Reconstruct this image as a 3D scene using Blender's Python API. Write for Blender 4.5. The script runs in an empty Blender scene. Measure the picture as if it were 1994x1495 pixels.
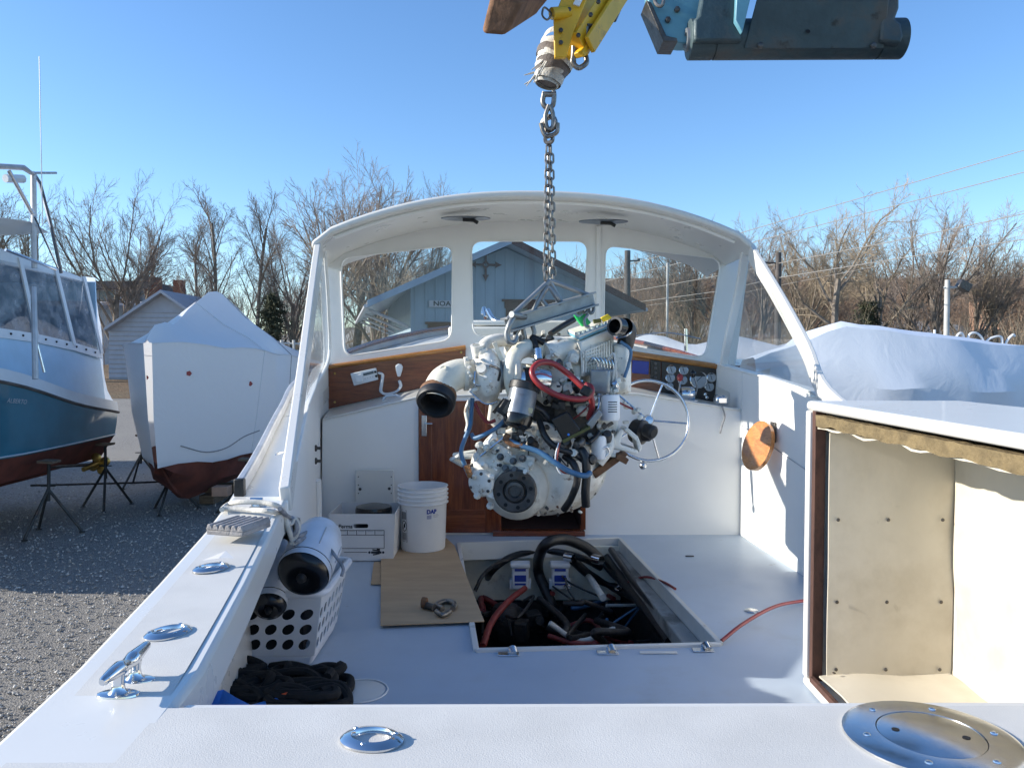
import bpy, math, random
import numpy as np
from mathutils import Vector, Matrix, noise
V = Vector
SC = bpy.context.scene
COL = SC.collection
# ---------------------------------------------------------------- camera, sky, sun, exposure
F, CX, CY, HZ = 1560.0, 997.0, 747.5, 690.0
PITCH = math.atan((CY - HZ) / F)
CAM = V((0, 0, 3.0))
cd = bpy.data.cameras.new('camera'); cam = bpy.data.objects.new('camera', cd); COL.objects.link(cam)
cam.location = CAM; cam.rotation_euler = (math.pi / 2 - PITCH, 0, 0)
cd.sensor_width = 36; cd.lens = F / 1994 * 36; cd.clip_start = 0.05; cd.clip_end = 3000
SC.camera = cam
SUN_EL = math.radians(21.5)
SUN_AZ_FRONT = math.radians(-1.5)          # the sun stands to the left, a little ahead of the camera
SD = V((-math.cos(SUN_EL) * math.cos(SUN_AZ_FRONT), math.cos(SUN_EL) * math.sin(SUN_AZ_FRONT), math.sin(SUN_EL)))
W = bpy.data.worlds.new('World'); SC.world = W; W.use_nodes = True
nt = W.node_tree; nt.nodes.clear()
sky = nt.nodes.new('ShaderNodeTexSky'); sky.sky_type = 'NISHITA'; sky.sun_disc = False
sky.sun_elevation = SUN_EL; sky.sun_rotation = math.atan2(SD.x, SD.y)
sky.altitude = 0; sky.air_density = 1.0; sky.dust_density = 0.25; sky.ozone_density = 4.0
bg = nt.nodes.new('ShaderNodeBackground'); bg.inputs[1].default_value = 0.15
wo = nt.nodes.new('ShaderNodeOutputWorld')
hs = nt.nodes.new('ShaderNodeHueSaturation'); hs.inputs['Hue'].default_value = 0.503; hs.inputs['Saturation'].default_value = 1.09; hs.inputs['Value'].default_value = 1.05
nt.links.new(sky.outputs[0], hs.inputs['Color']); nt.links.new(hs.outputs[0], bg.inputs[0]); nt.links.new(bg.outputs[0], wo.inputs[0])
sl = bpy.data.lights.new('sun', 'SUN'); sl.energy = 5.0; sl.angle = math.radians(0.53); sl.color = (1.0, 0.93, 0.82)
so = bpy.data.objects.new('sun', sl); COL.objects.link(so); so.location = (-20, 5, 30)
so.rotation_euler = (-SD).to_track_quat('-Z', 'Y').to_euler()
SC.view_settings.view_transform = 'Standard'; SC.view_settings.look = 'None'
SC.view_settings.exposure = 0.66; SC.view_settings.gamma = 1.0
SC.cycles.use_denoising = True
SC.cycles.max_bounces = 8; SC.cycles.transparent_max_bounces = 16

# ---------------------------------------------------------------- helpers
def ray(u, v):
    x = (u - CX) / F; y = (CY - v) / F
    c, s = math.cos(PITCH), math.sin(PITCH)
    return V((x, c + y * s, -s + y * c))
def at(u, v, Y):
    d = ray(u, v); return CAM + d * (Y / d.y)
def onz(u, v, z):
    d = ray(u, v); return CAM + d * ((z - CAM.z) / d.z)
def lerp(a, b, t): return a + (b - a) * t
def tab(table, t):
    xs = [a for a, _ in table]
    if t <= xs[0]: return table[0][1]
    if t >= xs[-1]: return table[-1][1]
    for i in range(len(xs) - 1):
        if xs[i] <= t <= xs[i + 1]:
            p1, p2 = table[i][1], table[i + 1][1]
            h = xs[i + 1] - xs[i]
            m1 = (p2 - table[i - 1][1]) / (xs[i + 1] - xs[i - 1]) if i > 0 else (p2 - p1) / h
            m2 = (table[i + 2][1] - p1) / (xs[i + 2] - xs[i]) if i + 2 < len(xs) else (p2 - p1) / h
            s = (t - xs[i]) / h
            return (2*s**3-3*s**2+1)*p1 + (s**3-2*s**2+s)*h*m1 + (-2*s**3+3*s**2)*p2 + (s**3-s**2)*h*m2
def spline(pts, n=8, closed=False):
    P = [V(p) for p in pts]; N = len(P); out = []
    rng = range(N if closed else N - 1)
    for i in rng:
        p0 = P[(i-1) % N] if closed or i > 0 else P[0]*2-P[1]
        p1 = P[i]; p2 = P[(i+1) % N]
        p3 = P[(i+2) % N] if closed or i+2 < N else P[-1]*2-P[-2]
        for k in range(n):
            t = k / n
            out.append(0.5*((2*p1)+(p2-p0)*t+(2*p0-5*p1+4*p2-p3)*t*t+(3*p1-p0-3*p2+p3)*t**3))
    if not closed: out.append(P[-1].copy())
    return out
def frame(d, up=None):
    d = V(d).normalized()
    up = V(up) if up is not None else (V((0,0,1)) if abs(d.z) < 0.95 else V((1,0,0)))
    x = d.cross(up).normalized(); y = x.cross(d).normalized()
    return x, y
def basis(loc, z, xhint=(1,0,0)):
    z = V(z).normalized(); x = V(xhint) - z * V(xhint).dot(z); x.normalize(); y = z.cross(x)
    m = Matrix((x, y, z)).transposed().to_4x4(); m.translation = V(loc); return m
def roundpoly(pts, r, n=6):
    out = []; N = len(pts)
    for i in range(N):
        p = V(pts[i]).to_2d(); a = V(pts[i-1]).to_2d(); b = V(pts[(i+1) % N]).to_2d()
        da = (a-p); db = (b-p); rr = min(r, da.length*.45, db.length*.45)
        A = p + da.normalized()*rr; B = p + db.normalized()*rr
        for k in range(n+1):
            t = k/n; out.append((A*(1-t)**2 + p*2*t*(1-t) + B*t*t))
    return out

class MB:
    def __init__(s, M=None): s.v = []; s.f = []; s.M = M
    def add(s, verts, faces):
        b = len(s.v)
        if s.M is not None: verts = [s.M @ V(p) for p in verts]
        s.v += [tuple(p) for p in verts]; s.f += [tuple(i + b for i in f) for f in faces]; return s
    def hexa(s, p):
        return s.add(p, [(0,3,2,1),(4,5,6,7),(0,1,5,4),(1,2,6,5),(2,3,7,6),(3,0,4,7)])
    def box(s, c, size, M=None):
        c = V(c); a, b, h = size[0]/2, size[1]/2, size[2]/2
        p = [V((x*a, y*b, z*h)) for z in (-1,1) for x, y in ((-1,-1),(1,-1),(1,1),(-1,1))]
        p = [(M @ q if M is not None else q) + c for q in p]
        return s.hexa(p)
    def prism(s, pts, off):
        n = len(pts); off = V(off); P = [V(p) for p in pts]
        nrm = V((0,0,0))
        for i in range(n): nrm += P[i].cross(P[(i+1) % n])
        if nrm.dot(off) > 0: P = P[::-1]
        return s.add(P + [p+off for p in P], [tuple(range(n)), tuple(range(2*n-1, n-1, -1))] + [(i, i+n, (i+1) % n + n, (i+1) % n) for i in range(n)])
    def tube(s, pts, r, n=8, closed=False, caps=True, flat=None):
        P = [V(p) for p in pts]; N = len(P); vs = []; fs = []
        R = r if isinstance(r, (list, tuple)) else [r]*N
        x = None
        for i in range(N):
            if closed: d = P[(i+1) % N] - P[i-1]
            else: d = P[min(i+1, N-1)] - P[max(i-1, 0)]
            if d.length < 1e-9: d = V((0,0,1))
            d.normalize()
            if x is None: x, y = frame(d)
            else:
                x = x - d * x.dot(d)
                if x.length < 1e-6: x, y = frame(d)
                x.normalize(); y = x.cross(d)
            for k in range(n):
                a = 2*math.pi*k/n
                vs.append(P[i] + x*(math.cos(a)*R[i]) + y*(math.sin(a)*R[i]*(flat or 1)))
        for i in range(N if closed else N-1):
            j = (i+1) % N
            for k in range(n):
                l = (k+1) % n; fs.append((i*n+k, j*n+k, j*n+l, i*n+l))
        if caps and not closed:
            fs.append(tuple(range(n))); fs.append(tuple(range(N*n-1, (N-1)*n-1, -1)))
        return s.add(vs, fs)
    def cyl(s, a, b, r, r2=None, n=20): return s.tube([a, b], [r, r if r2 is None else r2], n)
    def lathe(s, prof, M=None, n=28, caps=True):
        vs = []; fs = []; M = M or Matrix(); m = len(prof)
        for r, z in prof:
            for k in range(n):
                a = 2*math.pi*k/n; vs.append(M @ V((r*math.cos(a), r*math.sin(a), z)))
        for i in range(m-1):
            for k in range(n):
                l = (k+1) % n; fs.append((i*n+k, i*n+l, (i+1)*n+l, (i+1)*n+k))
        if caps:
            if prof[0][0] > 1e-6: fs.append(tuple(range(n-1, -1, -1)))
            if prof[-1][0] > 1e-6: fs.append(tuple((m-1)*n+k for k in range(n)))
        return s.add(vs, fs)
    def sphere(s, c, r, n=14, sc=(1,1,1), M=None):
        prof = [(max(1e-7, math.sin(math.pi*i/(n//2+2))), -math.cos(math.pi*i/(n//2+2))) for i in range(n//2+3)]
        m = Matrix.Translation(V(c)) @ (M.to_4x4() if M is not None else Matrix()) @ Matrix.Diagonal((r*sc[0], r*sc[1], r*sc[2], 1))
        return s.lathe(prof, m, n, caps=False)
    def grid(s, rows, closed=False):
        m = len(rows); n = len(rows[0]); vs = [p for r in rows for p in r]; fs = []
        for i in range(m-1):
            for k in range(n if closed else n-1):
                l = (k+1) % n; fs.append((i*n+k, i*n+l, (i+1)*n+l, (i+1)*n+k))
        return s.add(vs, fs)
    def slab(s, rows, off):                      # a grid given thickness by the vector off
        m = len(rows); n = len(rows[0]); off = V(off)
        top = [V(p) for r in rows for p in r]; vs = top + [p+off for p in top]; T = m*n; fs = []
        for i in range(m-1):
            for k in range(n-1):
                a, b, c, d = i*n+k, i*n+k+1, (i+1)*n+k+1, (i+1)*n+k
                fs.append((a, b, c, d)); fs.append((d+T, c+T, b+T, a+T))
        ring = [k for k in range(n)] + [i*n+n-1 for i in range(1, m)] + [(m-1)*n+k for k in range(n-2, -1, -1)] + [i*n for i in range(m-2, 0, -1)]
        for i in range(len(ring)):
            a, b = ring[i], ring[(i+1) % len(ring)]; fs.append((b, a, a+T, b+T))
        return s.add(vs, fs)
    def plate(s, outer, holes, thick, mp, subdiv=0):   # 2-D outline with holes, given thickness; mp maps (x, y, t) to a point
        cu = bpy.data.curves.new('c', 'CURVE'); cu.dimensions = '2D'; cu.fill_mode = 'BOTH'; cu.extrude = thick/2
        for poly in [outer] + list(holes):
            sp = cu.splines.new('POLY'); sp.points.add(len(poly)-1); sp.use_cyclic_u = True
            for p, q in zip(sp.points, poly): p.co = (q[0], q[1], 0, 1)
        o = bpy.data.objects.new('c', cu); COL.objects.link(o)
        dg = bpy.context.evaluated_depsgraph_get()
        me = bpy.data.meshes.new_from_object(o.evaluated_get(dg))
        vs = [mp(p.co.x, p.co.y, p.co.z) for p in me.vertices]; fs = [tuple(p.vertices) for p in me.polygons]
        bpy.data.objects.remove(o); bpy.data.curves.remove(cu); bpy.data.meshes.remove(me)
        return s.add(vs, fs)
    def text(s, body, size, M, extrude=0.0004, align='LEFT', shear=0.0, bold=0.0):
        cu = bpy.data.curves.new('t', 'FONT'); cu.body = body; cu.size = size; cu.extrude = extrude; cu.align_x = align
        cu.align_y = 'CENTER'; cu.shear = shear; cu.offset = bold; cu.resolution_u = 3
        o = bpy.data.objects.new('t', cu); COL.objects.link(o)
        dg = bpy.context.evaluated_depsgraph_get()
        me = bpy.data.meshes.new_from_object(o.evaluated_get(dg))
        vs = [M @ p.co for p in me.vertices]; fs = [tuple(p.vertices) for p in me.polygons]
        bpy.data.objects.remove(o); bpy.data.curves.remove(cu); bpy.data.meshes.remove(me)
        return s.add(vs, fs)
    def build(s, name, mat, parent=None, bevel=0, smooth=40, label=None, cat=None, group=None, kind=None, seg=2):
        org = ORG.get(parent.name, V((0,0,0))) if parent is not None else V((0,0,0))
        me = bpy.data.meshes.new(name)
        if s.v:
            A = np.array(s.v, dtype=np.float64) - np.array(org)
            me.from_pydata(A.tolist(), [], s.f)
        me.materials.append(MAT[mat] if isinstance(mat, str) else mat)
        if smooth:
            me.polygons.foreach_set('use_smooth', [True]*len(me.polygons))
            me.set_sharp_from_angle(angle=math.radians(smooth))
        o = bpy.data.objects.new(name, me); COL.objects.link(o)
        if parent is not None: o.parent = parent; ORG[o.name] = org
        if bevel:
            b = o.modifiers.new('bevel', 'BEVEL'); b.width = bevel; b.segments = seg; b.limit_method = 'ANGLE'; b.angle_limit = math.radians(50)
            b.harden_normals = False
        tag(o, label, cat, group, kind); return o
ORG = {}
def tag(o, label=None, cat=None, group=None, kind=None):
    if label: o['label'] = label
    if cat: o['category'] = cat
    if group: o['group'] = group
    if kind: o['kind'] = kind
    return o
def thing(name, loc, label, cat, group=None):
    o = bpy.data.objects.new(name, None); COL.objects.link(o); o.location = loc; o.empty_display_size = 0.1
    ORG[o.name] = V(loc); return tag(o, label, cat, group)
def dup(root, M=None, label=None, loc=None, rotz=None, scale=None):   # copies a thing, its parts and their sub-parts
    r = root.copy(); COL.objects.link(r)
    if loc is not None: r.location = loc
    if rotz is not None: r.rotation_euler = (0, 0, rotz)
    if scale is not None: r.scale = scale if isinstance(scale, tuple) else (scale,)*3
    if label: r['label'] = label
    for c in list(root.children):
        k = c.copy(); COL.objects.link(k); k.parent = r
        for g in list(c.children):
            h = g.copy(); COL.objects.link(h); h.parent = k
    return r

# ---------------------------------------------------------------- materials
MAT = {}
def _mix(nt, fac, a, b, typ='MIX'):
    m = nt.nodes.new('ShaderNodeMix'); m.data_type = 'RGBA'; m.blend_type = typ
    for inp, val in ((m.inputs[0], fac), (m.inputs[6], a), (m.inputs[7], b)):
        if hasattr(val, 'links'): nt.links.new(val, inp)
        elif isinstance(val, (int, float)): inp.default_value = val
        else: inp.default_value = (*val, 1)
    return m.outputs[2]
def _noise(nt, vec, scale, detail=4, rough=0.55, dist=0):
    n = nt.nodes.new('ShaderNodeTexNoise'); n.inputs['Scale'].default_value = scale
    n.inputs['Detail'].default_value = detail; n.inputs['Roughness'].default_value = rough; n.inputs['Distortion'].default_value = dist
    nt.links.new(vec, n.inputs['Vector']); return n.outputs['Fac']
def _ramp(nt, fac, a, b):
    r = nt.nodes.new('ShaderNodeMapRange'); r.inputs[1].default_value = a; r.inputs[2].default_value = b
    r.interpolation_type = 'SMOOTHSTEP'
    nt.links.new(fac, r.inputs[0]); return r.outputs[0]
def _coord(nt, scale=(1,1,1)):
    t = nt.nodes.new('ShaderNodeTexCoord'); m = nt.nodes.new('ShaderNodeMapping'); m.inputs['Scale'].default_value = scale
    nt.links.new(t.outputs['Object'], m.inputs['Vector']); return m.outputs['Vector']
def pm(name, base, rough=0.5, metal=0.0, var=0.08, ns=6, bump=0.0, bs=60, stain=None, coat=0.0, stretch=(1,1,1), rvar=0.1, bdist=0.01, spec=0.5):
    m = bpy.data.materials.new(name); m.use_nodes = True; nt = m.node_tree; p = nt.nodes['Principled BSDF']
    vec = _coord(nt, stretch)
    n1 = _noise(nt, vec, ns)
    lo = tuple(max(0, c*(1-var)) for c in base); hi = tuple(min(1, c*(1+var)) for c in base)
    col = _mix(nt, _ramp(nt, n1, .3, .7), lo, hi)
    for st in ([stain] if stain and not isinstance(stain, list) else (stain or [])):
        sc, ss, lo_, hi_, am = st
        n2 = _ramp(nt, _noise(nt, vec, ss, 6, .65), lo_, hi_)
        mm = nt.nodes.new('ShaderNodeMath'); mm.operation = 'MULTIPLY'; mm.inputs[1].default_value = am; nt.links.new(n2, mm.inputs[0])
        col = _mix(nt, mm.outputs[0], col, sc)
    nt.links.new(col, p.inputs['Base Color'])
    rr = nt.nodes.new('ShaderNodeMapRange'); rr.inputs[3].default_value = max(.02, rough-rvar); rr.inputs[4].default_value = min(1, rough+rvar)
    nt.links.new(_noise(nt, vec, ns*2.3), rr.inputs[0]); nt.links.new(rr.outputs[0], p.inputs['Roughness'])
    p.inputs['Metallic'].default_value = metal; p.inputs['Coat Weight'].default_value = coat; p.inputs['Specular IOR Level'].default_value = spec
    if bump:
        b = nt.nodes.new('ShaderNodeBump'); b.inputs['Strength'].default_value = bump; b.inputs['Distance'].default_value = bdist
        nt.links.new(_noise(nt, vec, bs, 5), b.inputs['Height']); nt.links.new(b.outputs[0], p.inputs['Normal'])
    MAT[name] = m; return m
def wood(name, dark, light, scale=(1.2, 14, 14), rough=0.3, coat=0.3, fine=1.0):
    m = bpy.data.materials.new(name); m.use_nodes = True; nt = m.node_tree; p = nt.nodes['Principled BSDF']
    vec = _coord(nt, scale)
    n = _noise(nt, vec, 2.5, 6, .6, 1.2); n2 = _noise(nt, vec, 14*fine, 5, .7)
    c = _mix(nt, _ramp(nt, n, .3, .72), dark, light); c = _mix(nt, _ramp(nt, n2, .45, .8), c, tuple(k*.55 for k in dark))
    nt.links.new(c, p.inputs['Base Color']); p.inputs['Roughness'].default_value = rough; p.inputs['Coat Weight'].default_value = coat
    b = nt.nodes.new('ShaderNodeBump'); b.inputs['Strength'].default_value = .12; b.inputs['Distance'].default_value = .004
    nt.links.new(n2, b.inputs['Height']); nt.links.new(b.outputs[0], p.inputs['Normal'])
    MAT[name] = m; return m
def glass(name, tint=(.93,.95,.95), dirt=.06, ior=1.4):
    m = bpy.data.materials.new(name); m.use_nodes = True; nt = m.node_tree; nt.nodes.clear()
    out = nt.nodes.new('ShaderNodeOutputMaterial'); tr = nt.nodes.new('ShaderNodeBsdfTransparent'); tr.inputs[0].default_value = (*tint, 1)
    gl = nt.nodes.new('ShaderNodeBsdfGlossy'); gl.inputs['Roughness'].default_value = .03
    df = nt.nodes.new('ShaderNodeBsdfDiffuse'); df.inputs[0].default_value = (.6,.62,.65,1)
    lw = nt.nodes.new('ShaderNodeLayerWeight'); lw.inputs[0].default_value = .5
    pw_ = nt.nodes.new('ShaderNodeMath'); pw_.operation = 'POWER'; pw_.inputs[1].default_value = 4.5; nt.links.new(lw.outputs['Facing'], pw_.inputs[0])
    fr = nt.nodes.new('ShaderNodeMapRange'); fr.inputs[3].default_value = .022; fr.inputs[4].default_value = .6; nt.links.new(pw_.outputs[0], fr.inputs[0])
    m1 = nt.nodes.new('ShaderNodeMixShader'); m2 = nt.nodes.new('ShaderNodeMixShader')
    vec = _coord(nt); n = _ramp(nt, _noise(nt, vec, 4, 6, .7), .35, .8)
    mu = nt.nodes.new('ShaderNodeMath'); mu.operation = 'MULTIPLY'; mu.inputs[1].default_value = dirt; nt.links.new(n, mu.inputs[0])
    nt.links.new(fr.outputs[0], m1.inputs[0]); nt.links.new(tr.outputs[0], m1.inputs[1]); nt.links.new(gl.outputs[0], m1.inputs[2])
    nt.links.new(mu.outputs[0], m2.inputs[0]); nt.links.new(m1.outputs[0], m2.inputs[1]); nt.links.new(df.outputs[0], m2.inputs[2])
    nt.links.new(m2.outputs[0], out.inputs[0]); MAT[name] = m; return m
def film(name, col=(.78,.79,.8), trans=.22, rough=.35, wrinkle=.5):
    m = bpy.data.materials.new(name); m.use_nodes = True; nt = m.node_tree; p = nt.nodes['Principled BSDF']; out = nt.nodes['Material Output']
    p.inputs['Base Color'].default_value = (*col, 1); p.inputs['Roughness'].default_value = rough
    tl = nt.nodes.new('ShaderNodeBsdfTranslucent'); tl.inputs[0].default_value = (*col, 1)
    mx = nt.nodes.new('ShaderNodeMixShader'); mx.inputs[0].default_value = trans
    vec = _coord(nt); b = nt.nodes.new('ShaderNodeBump'); b.inputs['Strength'].default_value = wrinkle; b.inputs['Distance'].default_value = .06
    n1 = _noise(nt, vec, 2.2, 5, .55, 2.2)
    nt.links.new(n1, b.inputs['Height']); nt.links.new(b.outputs[0], p.inputs['Normal']); nt.links.new(b.outputs[0], tl.inputs['Normal'])
    nt.links.new(p.outputs[0], mx.inputs[1]); nt.links.new(tl.outputs[0], mx.inputs[2]); nt.links.new(mx.outputs[0], out.inputs[0])
    MAT[name] = m; return m

pm('gelcoat', (.69,.68,.64), .28, var=.02, ns=3, coat=.1, rvar=.02, stain=((.55,.55,.52), 2.2, .7, .9, .12))
pm('nonskid', (.60,.59,.555), .6, var=.05, ns=5, bump=.5, bs=420, bdist=.0012, stain=[((.47,.46,.43), 3, .55, .85, .4), ((.30,.27,.22), 26, .70, .78, .45), ((.35,.33,.3), 90, .72, .8, .4)])
pm('sole_paint', (.44,.515,.60), .42, var=.05, ns=2.5, bump=.3, bs=380, bdist=.001, stain=[((.33,.34,.33), 2.5, .5, .85, .6), ((.2,.18,.15), 9, .66, .8, .5), ((.16,.15,.14), 60, .72, .8, .5)])
pm('house_white', (.84,.835,.81), .38, var=.03, ns=2, rvar=.04, stain=((.5,.49,.45), 2.5, .6, .85, .2))
pm('grey_rail', (.42,.43,.45), .4, .3, var=.1)
pm('chrome', (.66,.665,.67), .13, 1.0, var=.04, ns=20, rvar=.05)
pm('stainless', (.68,.69,.7), .22, 1.0, var=.06, ns=20, rvar=.1)
pm('black_rubber', (.012,.012,.013), .5, var=.3, ns=9, bump=.15, bs=50)
pm('black_gloss', (.008,.008,.009), .22, var=.3, ns=5)
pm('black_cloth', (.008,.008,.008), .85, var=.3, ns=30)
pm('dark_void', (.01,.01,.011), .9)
wood('mahogany', (.10,.020,.007), (.23,.058,.016), (14, 14, 1.0), .25, .5)
wood('mahogany_rail', (.12,.026,.009), (.24,.062,.02), (1.2, 14, 14), .22, .5)
wood('varnish', (.34,.13,.03), (.52,.24,.06), (1.5, 16, 16), .2, .6)
wood('teak_orange', (.42,.14,.025), (.62,.25,.06), (10, 1.5, 10), .3, .5)
wood('raw_ply', (.06,.028,.02), (.11,.05,.035), (3, 12, 1.5), .8, 0)
wood('timber', (.10,.07,.045), (.21,.15,.1), (1.5, 10, 10), .85, 0)
pm('cardboard', (.50,.345,.205), .85, var=.07, ns=4, stain=((.2,.13,.07), 5, .6, .8, .3), stretch=(1,4,1))
pm('box_card', (.66,.66,.66), .8, var=.04, ns=5)
pm('print_black', (.02,.02,.025), .7)
pm('print_blue', (.02,.05,.32), .6)
pm('white_plastic', (.76,.77,.78), .38, var=.03, ns=6, stain=((.55,.54,.5), 5, .6, .85, .3))
pm('engine_white', (.78,.76,.69), .4, var=.07, ns=9, bump=.25, bs=70, bdist=.003, stain=[((.15,.08,.035), 17, .58, .68, .85), ((.40,.33,.22), 7, .48, .70, .6), ((.07,.06,.05), 30, .64, .72, .7)])
pm('engine_cast', (.68,.66,.58), .55, var=.1, ns=12, bump=.5, bs=55, bdist=.004, stain=[((.17,.09,.04), 8, .53, .70, .85), ((.06,.05,.045), 15, .60, .74, .7)])
pm('cream_paint', (.72,.68,.56), .42, var=.08, ns=8, bump=.2, bs=60, stain=((.35,.26,.15), 7, .58, .75, .6))
pm('greasy_dark', (.035,.032,.03), .5, .2, var=.4, ns=12, bump=.5, bs=50, stain=((.12,.07,.04), 9, .55, .75, .5))
pm('dark_steel', (.10,.095,.09), .42, .75, var=.3, ns=14, bump=.3, bs=60, stain=((.15,.08,.04), 9, .55, .75, .6))
pm('chain_steel', (.24,.225,.205), .38, .8, var=.25, ns=30, stain=((.16,.09,.05), 20, .55, .75, .6))
pm('galvanised', (.27,.285,.29), .45, .6, var=.15, ns=14, stain=((.3,.3,.27), 6, .5, .75, .5))
pm('rust', (.20,.10,.05), .85, .1, var=.35, ns=16, bump=.5, bs=50, stain=((.08,.045,.03), 8, .5, .7, .6))
pm('red_hose', (.27,.028,.03), .35, var=.12, ns=12)
pm('dull_red_hose', (.22,.03,.028), .5, var=.2, ns=12)
pm('blue_hose', (.07,.17,.30), .4, var=.15, ns=20, stain=((.12,.10,.08), 14, .58, .75, .6))
pm('black_hose', (.014,.014,.015), .38, var=.3, ns=20, bump=.2, bs=120)
pm('brass', (.55,.38,.12), .35, .9, var=.15)
pm('copper_end', (.45,.2,.08), .4, .6, var=.2, ns=30)
pm('starter_grey', (.17,.19,.22), .38, .45, var=.2, ns=12, stain=((.05,.04,.035), 9, .55, .75, .7))
pm('tan_label', (.48,.42,.26), .6)
pm('yellow_paint', (.78,.45,.02), .42, var=.12, ns=7, stain=[((.30,.17,.05), 9, .58, .72, .7), ((.14,.08,.04), 16, .63, .75, .8)])
pm('white_strap', (.55,.54,.50), .85, var=.1, ns=16, bump=.6, bs=90, stain=((.2,.17,.14), 7, .52, .72, .7))
pm('grey_strap', (.15,.13,.12), .9, var=.2, ns=16, bump=.5, bs=90)
pm('teal_steel', (.045,.075,.085), .5, .2, var=.2, ns=5, bump=.3, bs=40, stain=[((.10,.085,.07), 4, .48, .72, .8), ((.02,.018,.016), 9, .6, .74, .8)])
pm('teal_paint', (.13,.33,.42), .45, .0, var=.15, ns=6, stain=((.3,.3,.26), 5, .55, .75, .6))
pm('green_paint', (.02,.45,.12), .4, var=.1)
pm('yellow_tape', (.8,.58,.02), .45, var=.1)
pm('olive_strap', (.10,.10,.03), .8, var=.2)
pm('tan_board', (.58,.535,.44), .55, var=.06, ns=2.2, bump=.25, bs=9, bdist=.006, stain=[((.36,.31,.22), 2.0, .48, .75, .5), ((.2,.16,.1), 7, .66, .8, .4)])
pm('foam', (.17,.125,.06), .9, var=.25, ns=18, bump=.8, bs=70)
pm('rope_white', (.55,.53,.48), .85, var=.15, ns=40, bump=.8, bs=220, bdist=.003)
pm('rope_grey', (.27,.27,.28), .85, var=.25, ns=40, bump=.8, bs=220, bdist=.003)
pm('blue_tarp', (.03,.20,.66), .4, var=.2, ns=10, bump=.4, bs=30)
pm('orange_plug', (.75,.10,.02), .5)
pm('fender_white', (.60,.64,.70), .35, var=.08, ns=5, stain=((.4,.4,.38), 4, .5, .75, .6))
pm('grey_rubber', (.30,.28,.27), .8, var=.2, ns=20, bump=.4, bs=120)
pm('navy_screen', (.01,.03,.25), .25)
pm('gauge_face', (.35,.38,.40), .35, var=.1)
pm('panel_black', (.012,.012,.013), .35)
pm('bilge_white', (.60,.59,.54), .6, var=.08, ns=4, stain=[((.22,.2,.17), 3, .55, .78, .6), ((.2,.12,.06), 8, .62, .78, .5)])
pm('bilge_dirty', (.33,.32,.29), .65, var=.15, ns=5, bump=.3, bs=30, stain=[((.10,.09,.075), 5, .48, .7, .8), ((.5,.5,.47), 9, .55, .75, .6), ((.16,.09,.05), 12, .6, .75, .6)])
pm('hull_blue', (.035,.14,.20), .16, var=.12, ns=1.4, coat=.6, stain=((.25,.28,.28), .9, .58, .85, .3))
pm('bottom_red', (.13,.035,.022), .8, var=.25, ns=3, stain=((.05,.02,.015), 2, .5, .72, .7))
pm('boat_white', (.62,.65,.68), .35, var=.05, ns=2)
pm('boat_cabin_blue', (.38,.56,.72), .4, var=.06, ns=2)
film('shrinkwrap', (.82,.83,.84), .28, .30, .22)
film('shrinkwrap_shaded', (.72,.77,.84), .06, .4, .09)  # the white wrap again, with its blue shade mixed into the colour
film('thin_wrap', (.66,.72,.80), .4, .3, .5)
glass('pane', (.93,.945,.945), .025)
glass('vinyl_pane', (.78,.78,.80), .4)
pm('siding_blue', (.25,.33,.40), .7, var=.06, ns=2, stretch=(1,1,.3), stain=((.22,.3,.36), 3, .55, .8, .4))
pm('trim_brown', (.075,.03,.022), .6, var=.15, ns=6)
pm('roof_shingle', (.11,.10,.10), .9, var=.25, ns=8, bump=.5, bs=30)
pm('siding_white', (.42,.43,.47), .7, var=.05, ns=2)
pm('siding_grey', (.30,.36,.43), .7, var=.08, ns=2)
pm('brick_red', (.20,.075,.045), .85, var=.25, ns=8, bump=.4, bs=20)
pm('house_tan', (.42,.25,.17), .8, var=.15, ns=4)
pm('window_dark', (.10,.13,.15), .12, var=.3, ns=2)
pm('bark', (.19,.16,.13), .95, var=.3, ns=4, bump=.6, bs=12, bdist=.04, stain=((.22,.2,.17), 2, .5, .75, .6))
pm('twig_grey', (.25,.205,.17), .95, var=.3, ns=.8)
pm('twig_red', (.27,.19,.135), .95, var=.3, ns=.8)
pm('twig_tan', (.29,.235,.165), .95, var=.3, ns=.8)
pm('needle_dark', (.05,.055,.03), .9, var=.4, ns=.8)
pm('pole_wood', (.09,.08,.075), .9, var=.25, ns=3)
pm('pole_grey', (.45,.45,.43), .7, var=.1, ns=3)
pm('wire', (.32,.30,.27), .6, .4)
pm('stone', (.36,.345,.32), .9, var=.5, ns=7, stain=((.62,.6,.56), 9, .55, .7, .8))
pm('stand_steel', (.035,.04,.04), .6, .3, var=.4, ns=6, stain=((.14,.07,.035), 5, .55, .75, .7))
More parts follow.
